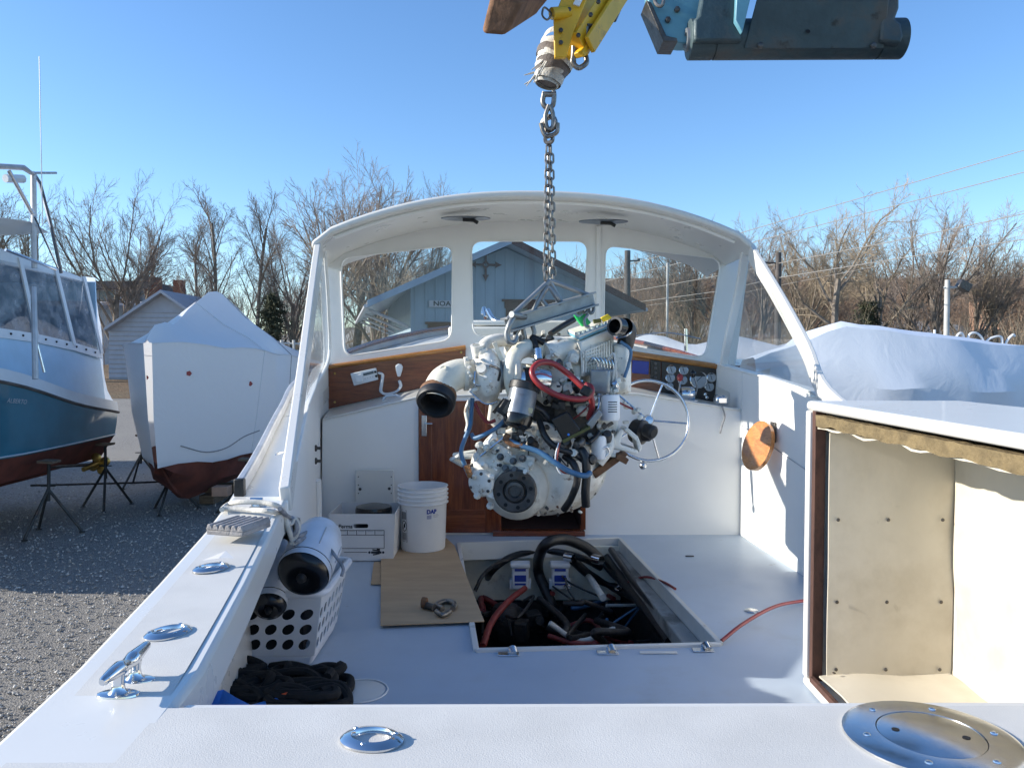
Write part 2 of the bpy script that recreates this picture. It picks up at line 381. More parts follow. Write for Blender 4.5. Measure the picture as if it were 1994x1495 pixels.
# ---------------------------------------------------------------- ground
def ground_mat(name, cols, scale, bump, bdist):
    m = bpy.data.materials.new(name); m.use_nodes = True; nt = m.node_tree; p = nt.nodes['Principled BSDF']
    vec = _coord(nt); n1 = _noise(nt, vec, scale, 6, .7); n2 = _noise(nt, vec, .35, 5, .6); n3 = _noise(nt, vec, scale*3.2, 3, .8)
    vo = nt.nodes.new('ShaderNodeTexVoronoi'); vo.inputs['Scale'].default_value = scale*2.2; nt.links.new(vec, vo.inputs['Vector'])
    c = _mix(nt, _ramp(nt, n1, .35, .65), cols[0], cols[1]); c = _mix(nt, _ramp(nt, n2, .4, .7), c, cols[2])
    sp = _ramp(nt, n3, .62, .75); c = _mix(nt, sp, c, cols[3])
    nt.links.new(c, p.inputs['Base Color']); p.inputs['Roughness'].default_value = .92
    b = nt.nodes.new('ShaderNodeBump'); b.inputs['Strength'].default_value = bump; b.inputs['Distance'].default_value = bdist
    ad = nt.nodes.new('ShaderNodeMath'); nt.links.new(vo.outputs['Distance'], ad.inputs[0]); nt.links.new(n3, ad.inputs[1])
    nt.links.new(ad.outputs[0], b.inputs['Height']); nt.links.new(b.outputs[0], p.inputs['Normal']); MAT[name] = m
ground_mat('gravel', ((.19,.185,.175), (.42,.40,.37), (.33,.315,.29), (.66,.63,.59)), 22, 1.0, .04)
ground_mat('leaf_litter', ((.10,.065,.035), (.20,.13,.07), (.15,.11,.06), (.28,.2,.11)), 3, .8, .1)
ground_mat('road_grey', ((.11,.11,.11), (.15,.15,.15), (.13,.125,.12), (.19,.18,.17)), 18, .4, .01)
GZ = [(0,0),(32,0),(45,.25),(60,.75),(80,1.4),(110,2.6),(150,4.2),(220,6.5),(400,11),(900,14)]
HILL = [(0,0),(96,0),(115,1.6),(150,8),(220,17),(400,24),(900,26)]
def gz(y, x=None):
    z = tab(GZ, max(0, y))
    if x is not None and y > 96:
        k = min(1, max(0, (x/max(y,1)+.28)/.35)); z += tab(HILL, y)*k*k*(3-2*k)
    return z
def sheet(name, mat, xs, ys, fz):
    MB().grid([[(x, y, fz(x, y)) for x in xs] for y in ys]).build(name, mat, kind='structure')
sheet('ground', 'gravel', [-900,-300,-150,-100,-80,-60,-45,-30,-15,0,15,30,45,60,80,100,150,300,900], [-300,-60,-20,0,10,20,32,38,45,52,60,70,80,95,110,150,220,400,900], lambda x, y: gz(y, x))
def hz_(x, y):
    return gz(y, x) + .02 + (noise.noise(V((x*.05, y*.05, 0)))*.5 + .25) * min(1, max(0, (y-50)/12))
sheet('hillside', 'leaf_litter', [-200+i*8 for i in range(52)], [48+i*6 for i in range(30)], hz_)
RX = [at(572, 700, 40).x, at(568, 690, 60).x, at(568, 684, 90).x]
rp = [(-12.0,36), (-13.0,44), (-17.5,60), (-26,90)]
MB().grid([[(x-1.9, y, gz(y)+.06+max(0,(y-48))*.012), (x+1.9, y, gz(y)+.06+max(0,(y-48))*.012)] for x, y in rp]).build('road', 'road_grey', kind='structure')

# loose stones on the yard where the low sun picks them out
rs_ = np.random.RandomState(4); NS = 17000
yy = 5.2 + 15*rs_.rand(NS)**1.5; xx = -yy*.66 + rs_.rand(NS)*yy*.52; sz = .006+.016*rs_.rand(NS)**2
base = np.array([(1,0,0),(-1,0,0),(0,1,0),(0,-1,0),(0,0,1),(0,0,-1)], float); tri = [(0,2,4),(2,1,4),(1,3,4),(3,0,4),(2,0,5),(1,2,5),(3,1,5),(0,3,5)]
P3 = base[None]*sz[:,None,None]*(.7+.7*rs_.rand(NS,6,1)) + rs_.randn(NS,6,3)*sz[:,None,None]*.15; P3[:,:,2] *= .7
P3[:,:,0] += xx[:,None]; P3[:,:,1] += yy[:,None]; P3[:,:,2] += sz[:,None]*.3
st_ = MB(); st_.v = P3.reshape(-1,3).tolist(); st_.f = [(a+6*k, b+6*k, c+6*k) for k in range(NS) for a, b, c in tri]
st_.build('gravel_stones', 'stone', None, smooth=0, kind='stuff', label='loose pale gravel stones over the boat yard', cat='gravel')

# ---------------------------------------------------------------- the boat we look into
SOLE, CAP = 1.8, 2.4
boat = thing('motor_boat', (0.2, 4.5, 0), 'open white fishing boat in the foreground with hardtop and open engine hatch', 'boat')
B = boat
TZ = [(1.0,2.4),(1.35,2.4),(2.9,2.47),(4.6,2.64),(5.9,2.78),(7.5,3.0),(9.9,3.32)]
XL = [(1.0,-.775),(1.35,-.807),(2.9,-1.03),(4.6,-1.36),(5.9,-1.58),(7.5,-1.42),(8.8,-.98),(9.9,-.22)]
XR = [(1.0,1.80),(1.35,1.83),(2.9,1.90),(4.6,1.84),(5.9,1.74),(7.5,1.36),(8.8,.68),(9.9,-.12)]
XLi = [(1.0,-.545),(1.36,-.564),(2.9,-.82),(4.3,-1.068),(5.9,-1.35),(7.5,-1.2)]
XRi = [(1.0,1.6),(1.36,1.61),(2.9,1.66),(4.28,1.59),(5.3,1.52),(5.9,1.49),(7.5,1.15)]
ys = [1.0,1.35,1.8,2.3,2.9,3.5,4.1,4.6,5.2,5.9,6.7,7.5,8.2,8.8,9.4,9.85]
# hull skin
rows = []
for y in ys:
    t = (y-1)/8.85; zl = tab(TZ, y)-.07; l, r = tab(XL, y)+.012, tab(XR, y)-.012; c = (l+r)/2; h = (r-l)/2
    zw = 1.15; hw = h*lerp(.93, .35, max(0, (t-.45)/.55)**1.3); zk = .42 + max(0, t-.7)*2.6
    zb = lerp(zk+.28, zk+.6, t)
    rows.append([(c-h, y, zl), (c-lerp(h, hw, .5), y, (zl+zw)/2), (c-hw, y, zw), (c-hw*.6, y, zb), (c-.05, y, zk), (c+.05, y, zk), (c+hw*.6, y, zb), (c+hw, y, zw), (c+lerp(h, hw, .5), y, (zl+zw)/2), (c+h, y, zl)])
m = MB().grid(rows); n = len(rows[0]); m.f.append(tuple(range(n-1, -1, -1))); m.build('hull', 'gelcoat', B)
MB().box((.35, 3.0, .22), (.3, .9, .44)).build('keel_block', 'timber', B, .01); MB().box((.0, 6.6, .23), (.3, .9, .46)).build('keel_block', 'timber', B, .01)
# side decks and transom cap
def strip(name, xo, xi, y0, y1, dz=.11, mat='gelcoat'):
    st = [y0+(y1-y0)*i/14 for i in range(15)]
    rr = [[(tab(xo, y), y, tab(TZ, y)) for y in st], [(tab(xi, y), y, tab(TZ, y)) for y in st]]
    return MB().slab(rr, (0, 0, -dz)).build(name, mat, B, .012)
strip('side_deck', XL, XLi, 1.0, 8.0); strip('side_deck', XR, XRi, 1.0, 8.0)
MB().slab([[(tab(XLi, 1.0)+.0005, 1.0, CAP), (tab(XRi, 1.0)-.0005, 1.0, CAP)], [(-.5638, 1.36, CAP), (.6, 1.362, CAP), (1.6097, 1.375, CAP)][0:1] + [(1.6097, 1.375, CAP)]], (0, 0, -.11)).build('transom_cap', 'gelcoat', B, .008)
# foredeck
fr = []
for y in [7.4, 7.7, 8.0, 8.4, 8.8, 9.2, 9.6, 9.83]:
    l, r = tab(XL, y), tab(XR, y); z = tab(TZ, y)
    fr.append([(lerp(l, r, k/8), y, z + .06*(1-(k/4-1)**2) + (-.004 if y < 8.01 else 0)) for k in range(9)])
MB().slab(fr, (0, 0, -.1)).build('foredeck', 'gelcoat', B)
# non-skid sheet on the decks
po = [(tab(XL, y)+.045, y, tab(TZ, y)+.003) for y in (1.05,1.5,2.0,2.5,2.82)]
pi_ = [(tab(XLi, y)-.03, y, tab(TZ, y)+.003) for y in (2.82,2.3,1.8,1.33)]
rp_ = [(tab(XRi, 1.345)+.03, 1.345, CAP+.003)] + [(tab(XRi, y)+.03, y, tab(TZ, y)+.003) for y in (2.0,2.8)] + [(tab(XR, y)-.045, y, tab(TZ, y)+.003) for y in (2.8,2.0,1.05)]
def sub(a, n=10): return a
allp = po + pi_ + rp_
mm = MB(); n = len(po)
L1 = [(tab(XL, y)+.045, y, tab(TZ, y)+.003) for y in [1.05+i*.148 for i in range(13)]]
L2 = [(tab(XLi, y)-.03, y, tab(TZ, y)+.003) for y in [1.05+i*.148 for i in range(13)]]
mm.grid([L1, L2]); R1 = [(tab(XRi, y)+.03, y, tab(TZ, y)+.003) for y in [1.05+i*.148 for i in range(13)]]
R2 = [(tab(XR, y)-.045, y, tab(TZ, y)+.003) for y in [1.05+i*.148 for i in range(13)]]
mm.grid([R1, R2]); mm.grid([[(tab(XLi, 1.05)-.03, 1.05, CAP+.003), (tab(XRi, 1.05)+.03, 1.05, CAP+.003)], [(tab(XLi, 1.335)-.03, 1.335, CAP+.003), (tab(XRi, 1.345)+.03, 1.348, CAP+.003)]])
mm.build('nonskid_panel', 'nonskid', B)
strip_ = MB().tube([(tab(XL, y)-.012, y, tab(TZ, y)-.075) for y in ys], .028, 8).build('rub_rail', 'grey_rail', B)
MB().tube([(tab(XR, y)+.012, y, tab(TZ, y)-.075) for y in ys], .028, 8).build('rub_rail', 'grey_rail', B)
# toe rail forward of the cockpit, with its black end cap
for X, s in ((XL, 1), (XR, -1)):
    st = [2.98+(9.7-2.98)*i/24 for i in range(25)]
    MB().slab([[(tab(X, y)+s*.012, y, tab(TZ, y)+.062) for y in st], [(tab(X, y)+s*.045, y, tab(TZ, y)+.062) for y in st]], (0, 0, -.061)).build('toe_rail', 'grey_rail', B, .008)
    MB().box((tab(X, 2.96)+s*.028, 2.963, tab(TZ, 2.96)+.032), (.037, .03, .066)).build('rail_end_cap', 'black_rubber', B, .004)
# cockpit sole with the hatch opening
hc = [onz(u, v, SOLE) for u, v in ((927,1268),(1403,1256),(1206,1050),(893,1060))]
outer = [(tab(XLi, 1.36)-.19, 1.3), (1.66, 1.3), (1.69, 2.9), (1.61, 4.28), (1.53, 5.32), (-1.30, 5.32), (-1.22, 4.3), (-1.01, 2.9)]
MB().plate(outer, [[(p.x, p.y) for p in hc]], .03, lambda x, y, t: (x, y, SOLE-.016+t)).build('cockpit_sole', 'sole_paint', B)
# hatch coaming: four bars round the opening
cen = sum(hc, V((0,0,0)))/4
for i, nm in enumerate(('hatch_lip',)*4):
    a, b = hc[i], hc[(i+1) % 4]; d = (b-a).normalized(); inn = V((-d.y, d.x, 0)); w = .012
    a2, b2 = a - d*.0, b + d*.0
    q = [a2-inn*.012, b2-inn*.012, b2+inn*w, a2+inn*w]
    ex = .0008*i
    MB().hexa([V((p.x, p.y, SOLE-.10)) for p in q] + [V((p.x, p.y, SOLE+.012+ex)) for p in q]).build(nm, 'bilge_white' if i == 1 else 'gelcoat', B, .003)
# gutter ledge along the right of the opening
a, b = hc[1], hc[2]; d = (b-a).normalized(); inn = V((-d.y, d.x, 0))
q = [a+inn*.014+d*.03, b+inn*.014-d*.02, b+inn*.06-d*.02, a+inn*.10+d*.03]
MB().hexa([V((p.x, p.y, SOLE-.13)) for p in q] + [V((p.x, p.y, SOLE-.06)) for p in q]).build('hatch_gutter', 'bilge_dirty', B, .006)
# engine bay below
bay = MB(); fl = 1.02; fy0 = hc[2].y - .035
w0 = [p + (p-cen)*.01 for p in hc]
for i in range(4):
    a, b = w0[i].copy(), w0[(i+1) % 4].copy(); d = (b-a).normalized(); out = V((d.y, -d.x, 0))*.02
    if i == 2: continue
    bay.hexa([V((a.x, a.y, fl)), V((b.x, b.y, fl)), V((b.x+out.x, b.y+out.y, fl)), V((a.x+out.x, a.y+out.y, fl)), V((a.x, a.y, SOLE-.035)), V((b.x, b.y, SOLE-.035)), V((b.x+out.x, b.y+out.y, SOLE-.035)), V((a.x+out.x, a.y+out.y, SOLE-.035))])
bay.hexa([V((-.40, fy0, fl)), V((.72, fy0, fl)), V((.72, fy0+.02, fl)), V((-.40, fy0+.02, fl)), V((-.40, fy0, SOLE-.035)), V((.72, fy0, SOLE-.035)), V((.72, fy0+.02, SOLE-.035)), V((-.40, fy0+.02, SOLE-.035))])
EB = bay.build('engine_bay', 'greasy_dark', B)
MB().hexa([V((p.x, p.y, fl-.03)) for p in w0] + [V((p.x, p.y, fl)) for p in w0]).build('bilge_floor', 'greasy_dark', EB)
# the panel across the forward end of the bay, with two pump controllers
fy = hc[2].y - .06
MB().hexa([V((-.36, fy, 1.42)), V((.70, fy, 1.42)), V((.70, fy+.02, 1.42)), V((-.36, fy+.02, 1.42)), V((-.36, fy, SOLE-.03)), V((.70, fy, SOLE-.03)), V((.70, fy+.02, SOLE-.03)), V((-.36, fy+.02, SOLE-.03))]).build('forward_panel', 'cream_paint', EB, .004)
for u in (1013, 1090):
    c = at(u, 1120, fy-.09)
    k = MB().box(c, (.105, .075, .16)).build('pump_controller', 'white_plastic', EB, .008)
    MB().box(c + V((0, -.004, .072)), (.125, .09, .03)).build('lid', 'white_plastic', EB, .008)
    MB().box(c + V((0, -.0385, .045)), (.07, .004, .016)).box(c + V((0, -.0385, -.008)), (.072, .004, .04)).box(c + V((0, -.0385, -.045)), (.07, .004, .012)).build('blue_label', 'print_blue', EB)
    for sx in (-.058, .058): MB().box(c + V((sx, 0, -.05)), (.018, .05, .06)).build('mounting_ear', 'white_plastic', EB, .003)
def hose(pts, r, mat, name='hose', parent=None, n=10, seg=8):
    return MB().tube(spline(pts, seg), r, n).build(name, mat, parent if parent is not None else EB)
def bz(u, v, z): return onz(u, v, z)
hose([bz(1085,1255,1.15), bz(1075,1180,1.42), bz(1048,1110,1.62), bz(1060,1062,1.84), bz(1098,1050,1.86), bz(1140,1065,1.80), bz(1170,1090,1.72)], .034, 'black_hose')
hose([bz(945,1150,1.35), bz(955,1115,1.62), bz(1000,1082,1.72), bz(1065,1072,1.74), bz(1130,1085,1.72), bz(1170,1105,1.64)], .022, 'black_hose')
hose([bz(1110,1085,1.70), bz(1150,1120,1.58), bz(1200,1145,1.5), bz(1250,1180,1.5), bz(1300,1245,1.5)], .03, 'black_hose')
hose([bz(1150,1065,1.72), bz(1195,1120,1.62), bz(1245,1165,1.62), bz(1290,1215,1.62), bz(1328,1250,1.62)], .018, 'black_hose')
hose([bz(1020,1180,1.3), bz(1080,1200,1.22), bz(1140,1175,1.28), bz(1165,1140,1.4)], .032, 'black_hose')
hose([bz(1170,1225,1.15), bz(1200,1170,1.3), bz(1225,1140,1.45), bz(1235,1130,1.55)], .04, 'black_hose')
hose([bz(955,1235,1.3), bz(975,1190,1.2), bz(1010,1200,1.18), bz(1040,1235,1.1)], .018, 'black_hose')
hose([bz(940,1258,1.55), bz(958,1210,1.58), bz(990,1170,1.6), bz(1022,1145,1.6)], .018, 'dull_red_hose', 'cable')
hose([bz(1215,1137,1.66), bz(1255,1123,1.76), bz(1290,1132,1.815), bz(1315,1146,1.82)], .007, 'dull_red_hose', 'cable')
hose([bz(1185,1075,1.74), bz(1225,1130,1.68), bz(1270,1190,1.68), bz(1315,1248,1.68)], .006, 'pole_grey', 'wire')
hose([bz(1190,1070,1.76), bz(1240,1140,1.72), bz(1290,1195,1.72), bz(1345,1250,1.70)], .02, 'black_hose')
hose([bz(1180,1080,1.70), bz(1222,1140,1.66), bz(1262,1190,1.66), bz(1305,1250,1.64)], .028, 'black_hose')
hose([bz(925,1150,1.6), bz(940,1120,1.68), bz(965,1098,1.7), bz(990,1090,1.7)], .012, 'black_hose')
rng = random.Random(5)
for i in range(56):
    u0 = rng.uniform(950, 1290); v0 = rng.uniform(1100, 1245); z0 = rng.uniform(1.15,1.55)
    px_ = [(u0, v0, z0)]
    for k in range(3): px_.append((min(1320, max(940, px_[-1][0]+rng.uniform(-70,70))), min(1252, max(1090, px_[-1][1]+rng.uniform(-40,45))), min(1.62, max(1.1, px_[-1][2]+rng.uniform(-.12,.12)))))
    hose([bz(*q) for q in px_], rng.choice((.006,.009,.014,.02,.028)), rng.choice(['black_hose','black_hose','black_hose','greasy_dark','greasy_dark','dull_red_hose','bilge_white','blue_hose']), 'hose')
for i in range(26):
    c = bz(rng.uniform(960,1280), rng.uniform(1120,1240), rng.uniform(1.08,1.4)); sz = rng.uniform(.04,.12)
    MB().box(c, (sz, sz*rng.uniform(.6,1.4), sz*rng.uniform(.5,1.2)), Matrix.Rotation(rng.uniform(0,3),3,'Z')).build('machine_part', rng.choice(['greasy_dark','greasy_dark','dark_steel','rust','engine_cast']), EB, .01)
# machinery lumps: battery box, sea strainer, shaft log, engine beds
MB().box(bz(1010,1215,1.12), (.2, .3, .2)).build('battery_box', 'greasy_dark', EB, .02)
MB().lathe([(.0,0),(.085,0),(.095,.02),(.095,.15),(.07,.19),(0,.2)], Matrix.Translation(bz(985,1240,1.32)), 24).build('sea_strainer', 'greasy_dark', EB)
MB().lathe([(.0,0),(.05,0),(.055,.02),(.055,.16),(.03,.2),(0,.2)], Matrix.Translation(bz(962,1163,1.3)), 20).build('filter_bowl', 'greasy_dark', EB)
MB().cyl(bz(1120,1250,1.1), bz(1120,1110,1.1), .035).build('shaft_log', 'dark_steel', EB)
for u in (1060, 1195): MB().hexa([bz(u-25,1255,1.02), bz(u+25,1255,1.02), bz(u+12,1100,1.02), bz(u-15,1100,1.02)] + [bz(u-25,1255,1.02)+V((0,0,.16)), bz(u+25,1255,1.02)+V((0,0,.16)), bz(u+12,1100,1.02)+V((0,0,.16)), bz(u-15,1100,1.02)+V((0,0,.16))]).build('engine_bed', 'greasy_dark', EB, .01)
MB().box(bz(1185,1215,1.2), (.16, .2, .015), Matrix.Rotation(.4, 3, 'X')).build('rag', 'house_tan', EB, .004)
for u, v in ((1105,1142),(1205,1145)): MB().tube(spline([bz(u-7,v,1.6), bz(u,v-5,1.6), bz(u+7,v,1.6), bz(u,v+5,1.6)], 5, True), .006, 8, True).build('hose_clamp', 'chrome', EB)
for u, v, z in ((1110,1083,1.72),(1163,1087,1.75)): MB().cyl(bz(u-8,v,z), bz(u+8,v+4,z), .028).build('hose_clamp', 'chrome', EB)
# latches on the near lip
for u, v in ((995,1272),(1187,1269),(1372,1264)):
    p = onz(u, v, SOLE); l = MB().box(p + V((-.01, -.012, .003)), (.085, .04, .006)).build('hatch_latch', 'stainless', B, .002)
    MB().tube([p+V((.0,.015,.01)), p+V((.005,0,.025)), p+V((.01,-.02,.012))], .016, 8, flat=.6).build('latch_bail', 'chrome', l)
MB().box(onz(1282,1271,SOLE)+V((0,0,.003)), (.15, .02, .006)).build('hatch_strike', 'gelcoat', B, .002)
# deck plates and fittings in the sole
p = onz(700,1345,SOLE); MB().lathe([(.0,.004),(.085,.004),(.09,.002),(.092,0)], Matrix.Translation(p+V((0,0,.001))), 36).build('deck_plate', 'gelcoat', B)
MB().tube([p+V((math.cos(a)*.1, math.sin(a)*.1, .002)) for a in [k*math.pi/20 for k in range(40)]], .003, 6, True).build('plate_ring', 'house_white', B)
p = onz(1463,1189,SOLE); MB().lathe([(.0,.003),(.03,.003),(.034,0)], Matrix.Translation(p+V((0,0,.001))), 24).build('drain_fitting', 'stainless', B)
p = onz(1343,1083,SOLE); MB().box(p+V((0,0,.003)), (.05, .012, .006)).build('padeye', 'dark_steel', B, .002)
MB().tube(spline([onz(1405,1247,SOLE+.012), onz(1450,1212,SOLE+.05), onz(1510,1180,SOLE+.06), onz(1570,1168,SOLE+.02)], 8), .008, 8).build('red_cable', 'red_hose', B)
# left recessed side below the deck, and the transom's inner face
MB().slab([[(tab(XLi, y)-.19, y, 1.78) for y in (1.3,2.0,2.9,3.95)], [(tab(XLi, y)-.19, y, 2.30) for y in (1.3,2.0,2.9,3.95)]], (-.02, 0, 0)).build('cockpit_side', 'house_white', B)
MB().slab([[(-.72, 1.33, 1.78), (1.66, 1.345, 1.78)], [(-.72, 1.33, 2.287), (1.66, 1.345, 2.287)]], (0, -.02, 0)).build('transom_liner', 'house_white', B)
# inner sides by the house: left and right
SILL = [(2.9,2.47),(3.85,2.745),(5.9,2.93)]
st = [2.9,3.2,3.4,3.55,3.7,3.9,4.3,4.8,5.28]
MB().slab([[(tab(XLi, y)+.004, y, tab([(2.9,2.365),(3.4,2.3),(3.7,2.05),(3.9,1.79),(5.3,1.785)], y)) for y in st], [(tab(XLi, y)+.004, y, tab(SILL, y)) for y in st]], (-.035, 0, 0)).build('house_side', 'house_white', B, .004)
st = [1.37,2.0,2.6,2.9,3.2,3.5,3.85,4.3,4.8,5.28]
MB().slab([[(tab(XRi, y)-.004, y, 1.785) for y in st], [(tab(XRi, y)-.004, y, max(2.287, tab(SILL, y)) if y > 2.8 else 2.287) for y in st]], (.035, 0, 0)).build('house_side', 'house_white', B, .004)
st2 = [5.281,5.6,5.89]
for X, s in ((XLi, 1), (XRi, -1)):
    MB().slab([[(tab(X, y)+s*.004, y, 2.45) for y in st2], [(tab(X, y)+s*.004, y, tab(SILL, y)) for y in st2]], (-s*.035, 0, 0)).build('house_side', 'house_white', B)
MB().tube([(tab(XRi, y)-.006, y, z) for y, z in ((5.26,2.53),(4.75,2.45),(4.2,2.365))], .003, 5).build('panel_seam', 'grey_rail', B)
MB().tube([(tab(XLi, y)+.012, y, z) for y, z in ((4.6,1.8),(4.45,2.3))], .02, 8).build('drain_pipe', 'house_white', B)
MB().box((tab(XLi, 3.15)+.01, 3.15, 2.16), (.012, .16, .22)).build('side_pocket', 'dark_void', B)
for z in (2.30, 2.37): MB().lathe([(0,.0),(.018,.0),(.018,.006),(.008,.012),(.008,.03),(0,.03)], basis((tab(XLi, 4.35)+.005, 4.35, z+.12), (1,0,0), (0,1,0)), 16).build('switch', 'dark_steel', B)
# sills
for X, s in ((XLi, 1), (XRi, -1)):
    st = [3.2,3.85,4.4,5.0,5.5,5.88]
    MB().slab([[(tab(X, y)+s*.012, y, tab(SILL, y)+.012) for y in st], [(tab(X, y)-s*.05, y, tab(SILL, y)+.012) for y in st]], (0, 0, -.011)).build('window_sill', 'house_white', B, .004)
# bulkhead with companionway
BY = 5.3
def px2(u, v, Y): p = at(u, v, Y); return (p.x, p.z)
ob = [px2(625,1050,BY), px2(628,815,BY), px2(815,771,BY), px2(1030,764,BY), px2(1240,765,BY), px2(1446,797,BY), px2(1446,1048,BY)]
cw = [px2(u, v, BY) for u, v in ((972,1034),(1131,1034),(1131,790),(972,790))]
BK = MB().plate(ob, [cw], .03, lambda x, y, t: (x, BY+.016+t, y)).build('bulkhead', 'house_white', B, .003)
c0, c1 = at(972,1034,BY), at(1131,790,BY)
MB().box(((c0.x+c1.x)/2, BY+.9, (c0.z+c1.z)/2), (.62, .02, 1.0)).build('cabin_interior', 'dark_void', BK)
for x in (c0.x-.02, c1.x+.02): MB().box((x, BY+.46, (c0.z+c1.z)/2), (.01, .85, 1.0)).build('cabin_wall', 'raw_ply', BK)
MB().box(((c0.x+c1.x)/2, BY+.46, c0.z-.02), (.55, .85, .01)).build('cabin_step', 'raw_ply', BK)
# sliding door
def pbox(u0, v0, u1, v1, Y, th, dy=0):
    a, b = at(u0, v0, Y), at(u1, v1, Y)
    return ((a.x+b.x)/2, Y+dy-th/2, (a.z+b.z)/2), (abs(b.x-a.x), th, abs(b.z-a.z))
dr = MB().box(*pbox(815,780,976,1036,BY,.02)).build('cabin_door', 'mahogany', B, .004)
MB().box(*pbox(816,781,842,1035,BY,.006,-.0205)).build('stile', 'mahogany', dr, .002)
MB().box(*pbox(946,781,975,1035,BY,.006,-.0205)).build('stile', 'mahogany', dr, .002)
MB().box(*pbox(843,990,945,1035,BY,.006,-.0205)).build('rail', 'mahogany_rail', dr, .002)
MB().box(*pbox(822,808,832,848,BY,.006,-.027)).build('lock_plate', 'chrome', dr, .002)
lp = at(828,824,BY-.03); MB().cyl(lp, lp+V((0,-.03,0)), .005, n=10).cyl(lp+V((-.005,-.03,0)), lp+V((.05,-.03,.0)), .005, n=10).build('latch_handle', 'chrome', dr)
MB().box(*pbox(1131,780,1140,1030,BY,.03,.01)).build('door_frame', 'mahogany', B, .003)
MB().box(*pbox(960,1031,1138,1041,BY,.07,.02)).build('door_sill', 'mahogany_rail', B, .004)
MB().box(*pbox(880,1042,1204,1052,BY,.012,.0)).build('sole_cleat', 'sole_paint', B, .002)
# dash shelf
WY = 5.9
prof = [(628,815,640,798),(815,771,815,757),(1030,764,1030,748),(1240,765,1225,752),(1446,797,1412,786)]
MB().slab([[at(a, b, BY-.012) for a, b, c, d in prof], [at(c, d, WY-.02) for a, b, c, d in prof]], (0, 0, -.014)).build('dash_shelf', 'gelcoat', B, .004)
# windscreen frame and panes
fo = [(632,805),(626,470),(700,445),(800,424),(900,413),(1050,408),(1200,412),(1320,428),(1400,444),(1462,468),(1418,805)]
fo = [px2(u, v, WY) for u, v in fo]
hl = [[(664,503),(882,478),(880,662),(672,694)], [(918,470),(1144,470),(1136,662),(921,654)], [(1178,478),(1404,505),(1373,697),(1174,668)]]
hl2 = [roundpoly([px2(u, v, WY) for u, v in h], .085, 6) for h in hl]
WF = MB().plate(fo, hl2, .045, lambda x, y, t: (x, WY+t, y)).build('windscreen_frame', 'house_white', B, .006)
for h in hl2:
    c = sum(h, V((0,0)))/len(h); big = [c+(p-c)*1.02 for p in h]
    MB().plate(big, [], .006, lambda x, y, t: (x, WY+.012+t, y)).build('window_pane', 'pane', WF)
    MB().tube([(p.x, WY-.024, p.y) for p in [c+(q-c)*1.0 for q in h]], .006, 6, True).build('pane_gasket', 'house_white', WF)
MB().box(*pbox(1160,442,1168,690,WY,.02,-.024)).build('post_trim', 'house_white', WF, .003)
for u in (646, 1442): MB().box(*pbox(u-1,486,u+2,497,WY,.008,-.024)).build('snap_fitting', 'dark_steel', WF)
# wooden dash panels
def panel(px, name, mat, th=.02, Y=WY-.024):
    q = [at(u, v, Y) for u, v in px]; return MB().prism(q, (0, -th, 0)).build(name, mat, B, .003)
lpn = panel([(640,714),(907,676),(907,742),(815,756),(640,796)], 'wood_panel', 'mahogany_rail')
MB().tube([at(640,714,WY-.05), at(907,676,WY-.05)], .016, 8).build('trim_strip', 'varnish', lpn)
rpn = panel([(1200,681),(1412,713),(1406,786),(1200,750)], 'wood_panel', 'mahogany_rail')
MB().tube([at(1200,684,WY-.05), at(1412,716,WY-.05)], .022, 8).build('trim_strip', 'varnish', rpn)
for u, v in ((652,727),(652,783),(898,686)): 
    p = at(u, v, WY-.046); MB().lathe([(0,.004),(.007,.003),(.009,0)], basis(p, (0,-1,0)), 12).build('screw_head', 'brass', lpn)
# radio with handset
q = [at(u, v, WY-.046) for u, v in ((683,727),(733,716),(737,739),(690,751))]
rad = MB().prism(q, (0, -.02, 0)).build('radio', 'white_plastic', B, .005)
q = [at(u, v, WY-.068) for u, v in ((707,727),(727,722),(728,727),(708,732))]; MB().prism(q, (0, -.003, 0)).build('display', 'window_dark', rad)
q = [at(u, v, WY-.068) for u, v in ((690,731),(704,728),(708,742),(693,745))]; MB().prism(q, (0, -.012, 0)).build('speaker_grille', 'white_plastic', rad, .003)
for u, v in ((731,724),(733,732)): p = at(u, v, WY-.066); MB().lathe([(.009,0),(.009,.012),(0,.012)], basis(p, (0,-1,0)), 14).build('knob', 'black_rubber', rad)
for k in range(4): p = at(711+k*5, 737-k*1.2, WY-.067); MB().box(p, (.008, .004, .005)).build('button', 'grey_rail', rad)
hs = MB().prism([at(u, v, WY-.046) for u, v in ((771,712),(776,708),(782,709),(785,714),(784,720),(780,733),(775,733),(772,721))], (0, -.03, 0)).build('handset', 'white_plastic', B, .006)
cord = spline([at(u, v, WY-.06) for u, v in ((738,726),(745,730),(743,748),(742,762),(752,767),(772,762),(780,752),(778,742))], 14)
coil = []
for i, p in enumerate(cord):
    for k in range(4):
        a = (i*4+k)*math.pi*.5*1.0; coil.append(p + V((math.cos(a)*.008, math.sin(a)*.008, math.sin(a)*.005)))
MB().tube(coil, .0045, 5).build('coiled_cord', 'white_plastic', hs)
MB().tube(spline([at(u, v, WY-.30)+V((0,0,.0)) for u, v in ((745,793),(747,776),(758,770),(774,770),(782,776),(784,787))], 6), .008, 8).build('grab_loop', 'boat_white', B)
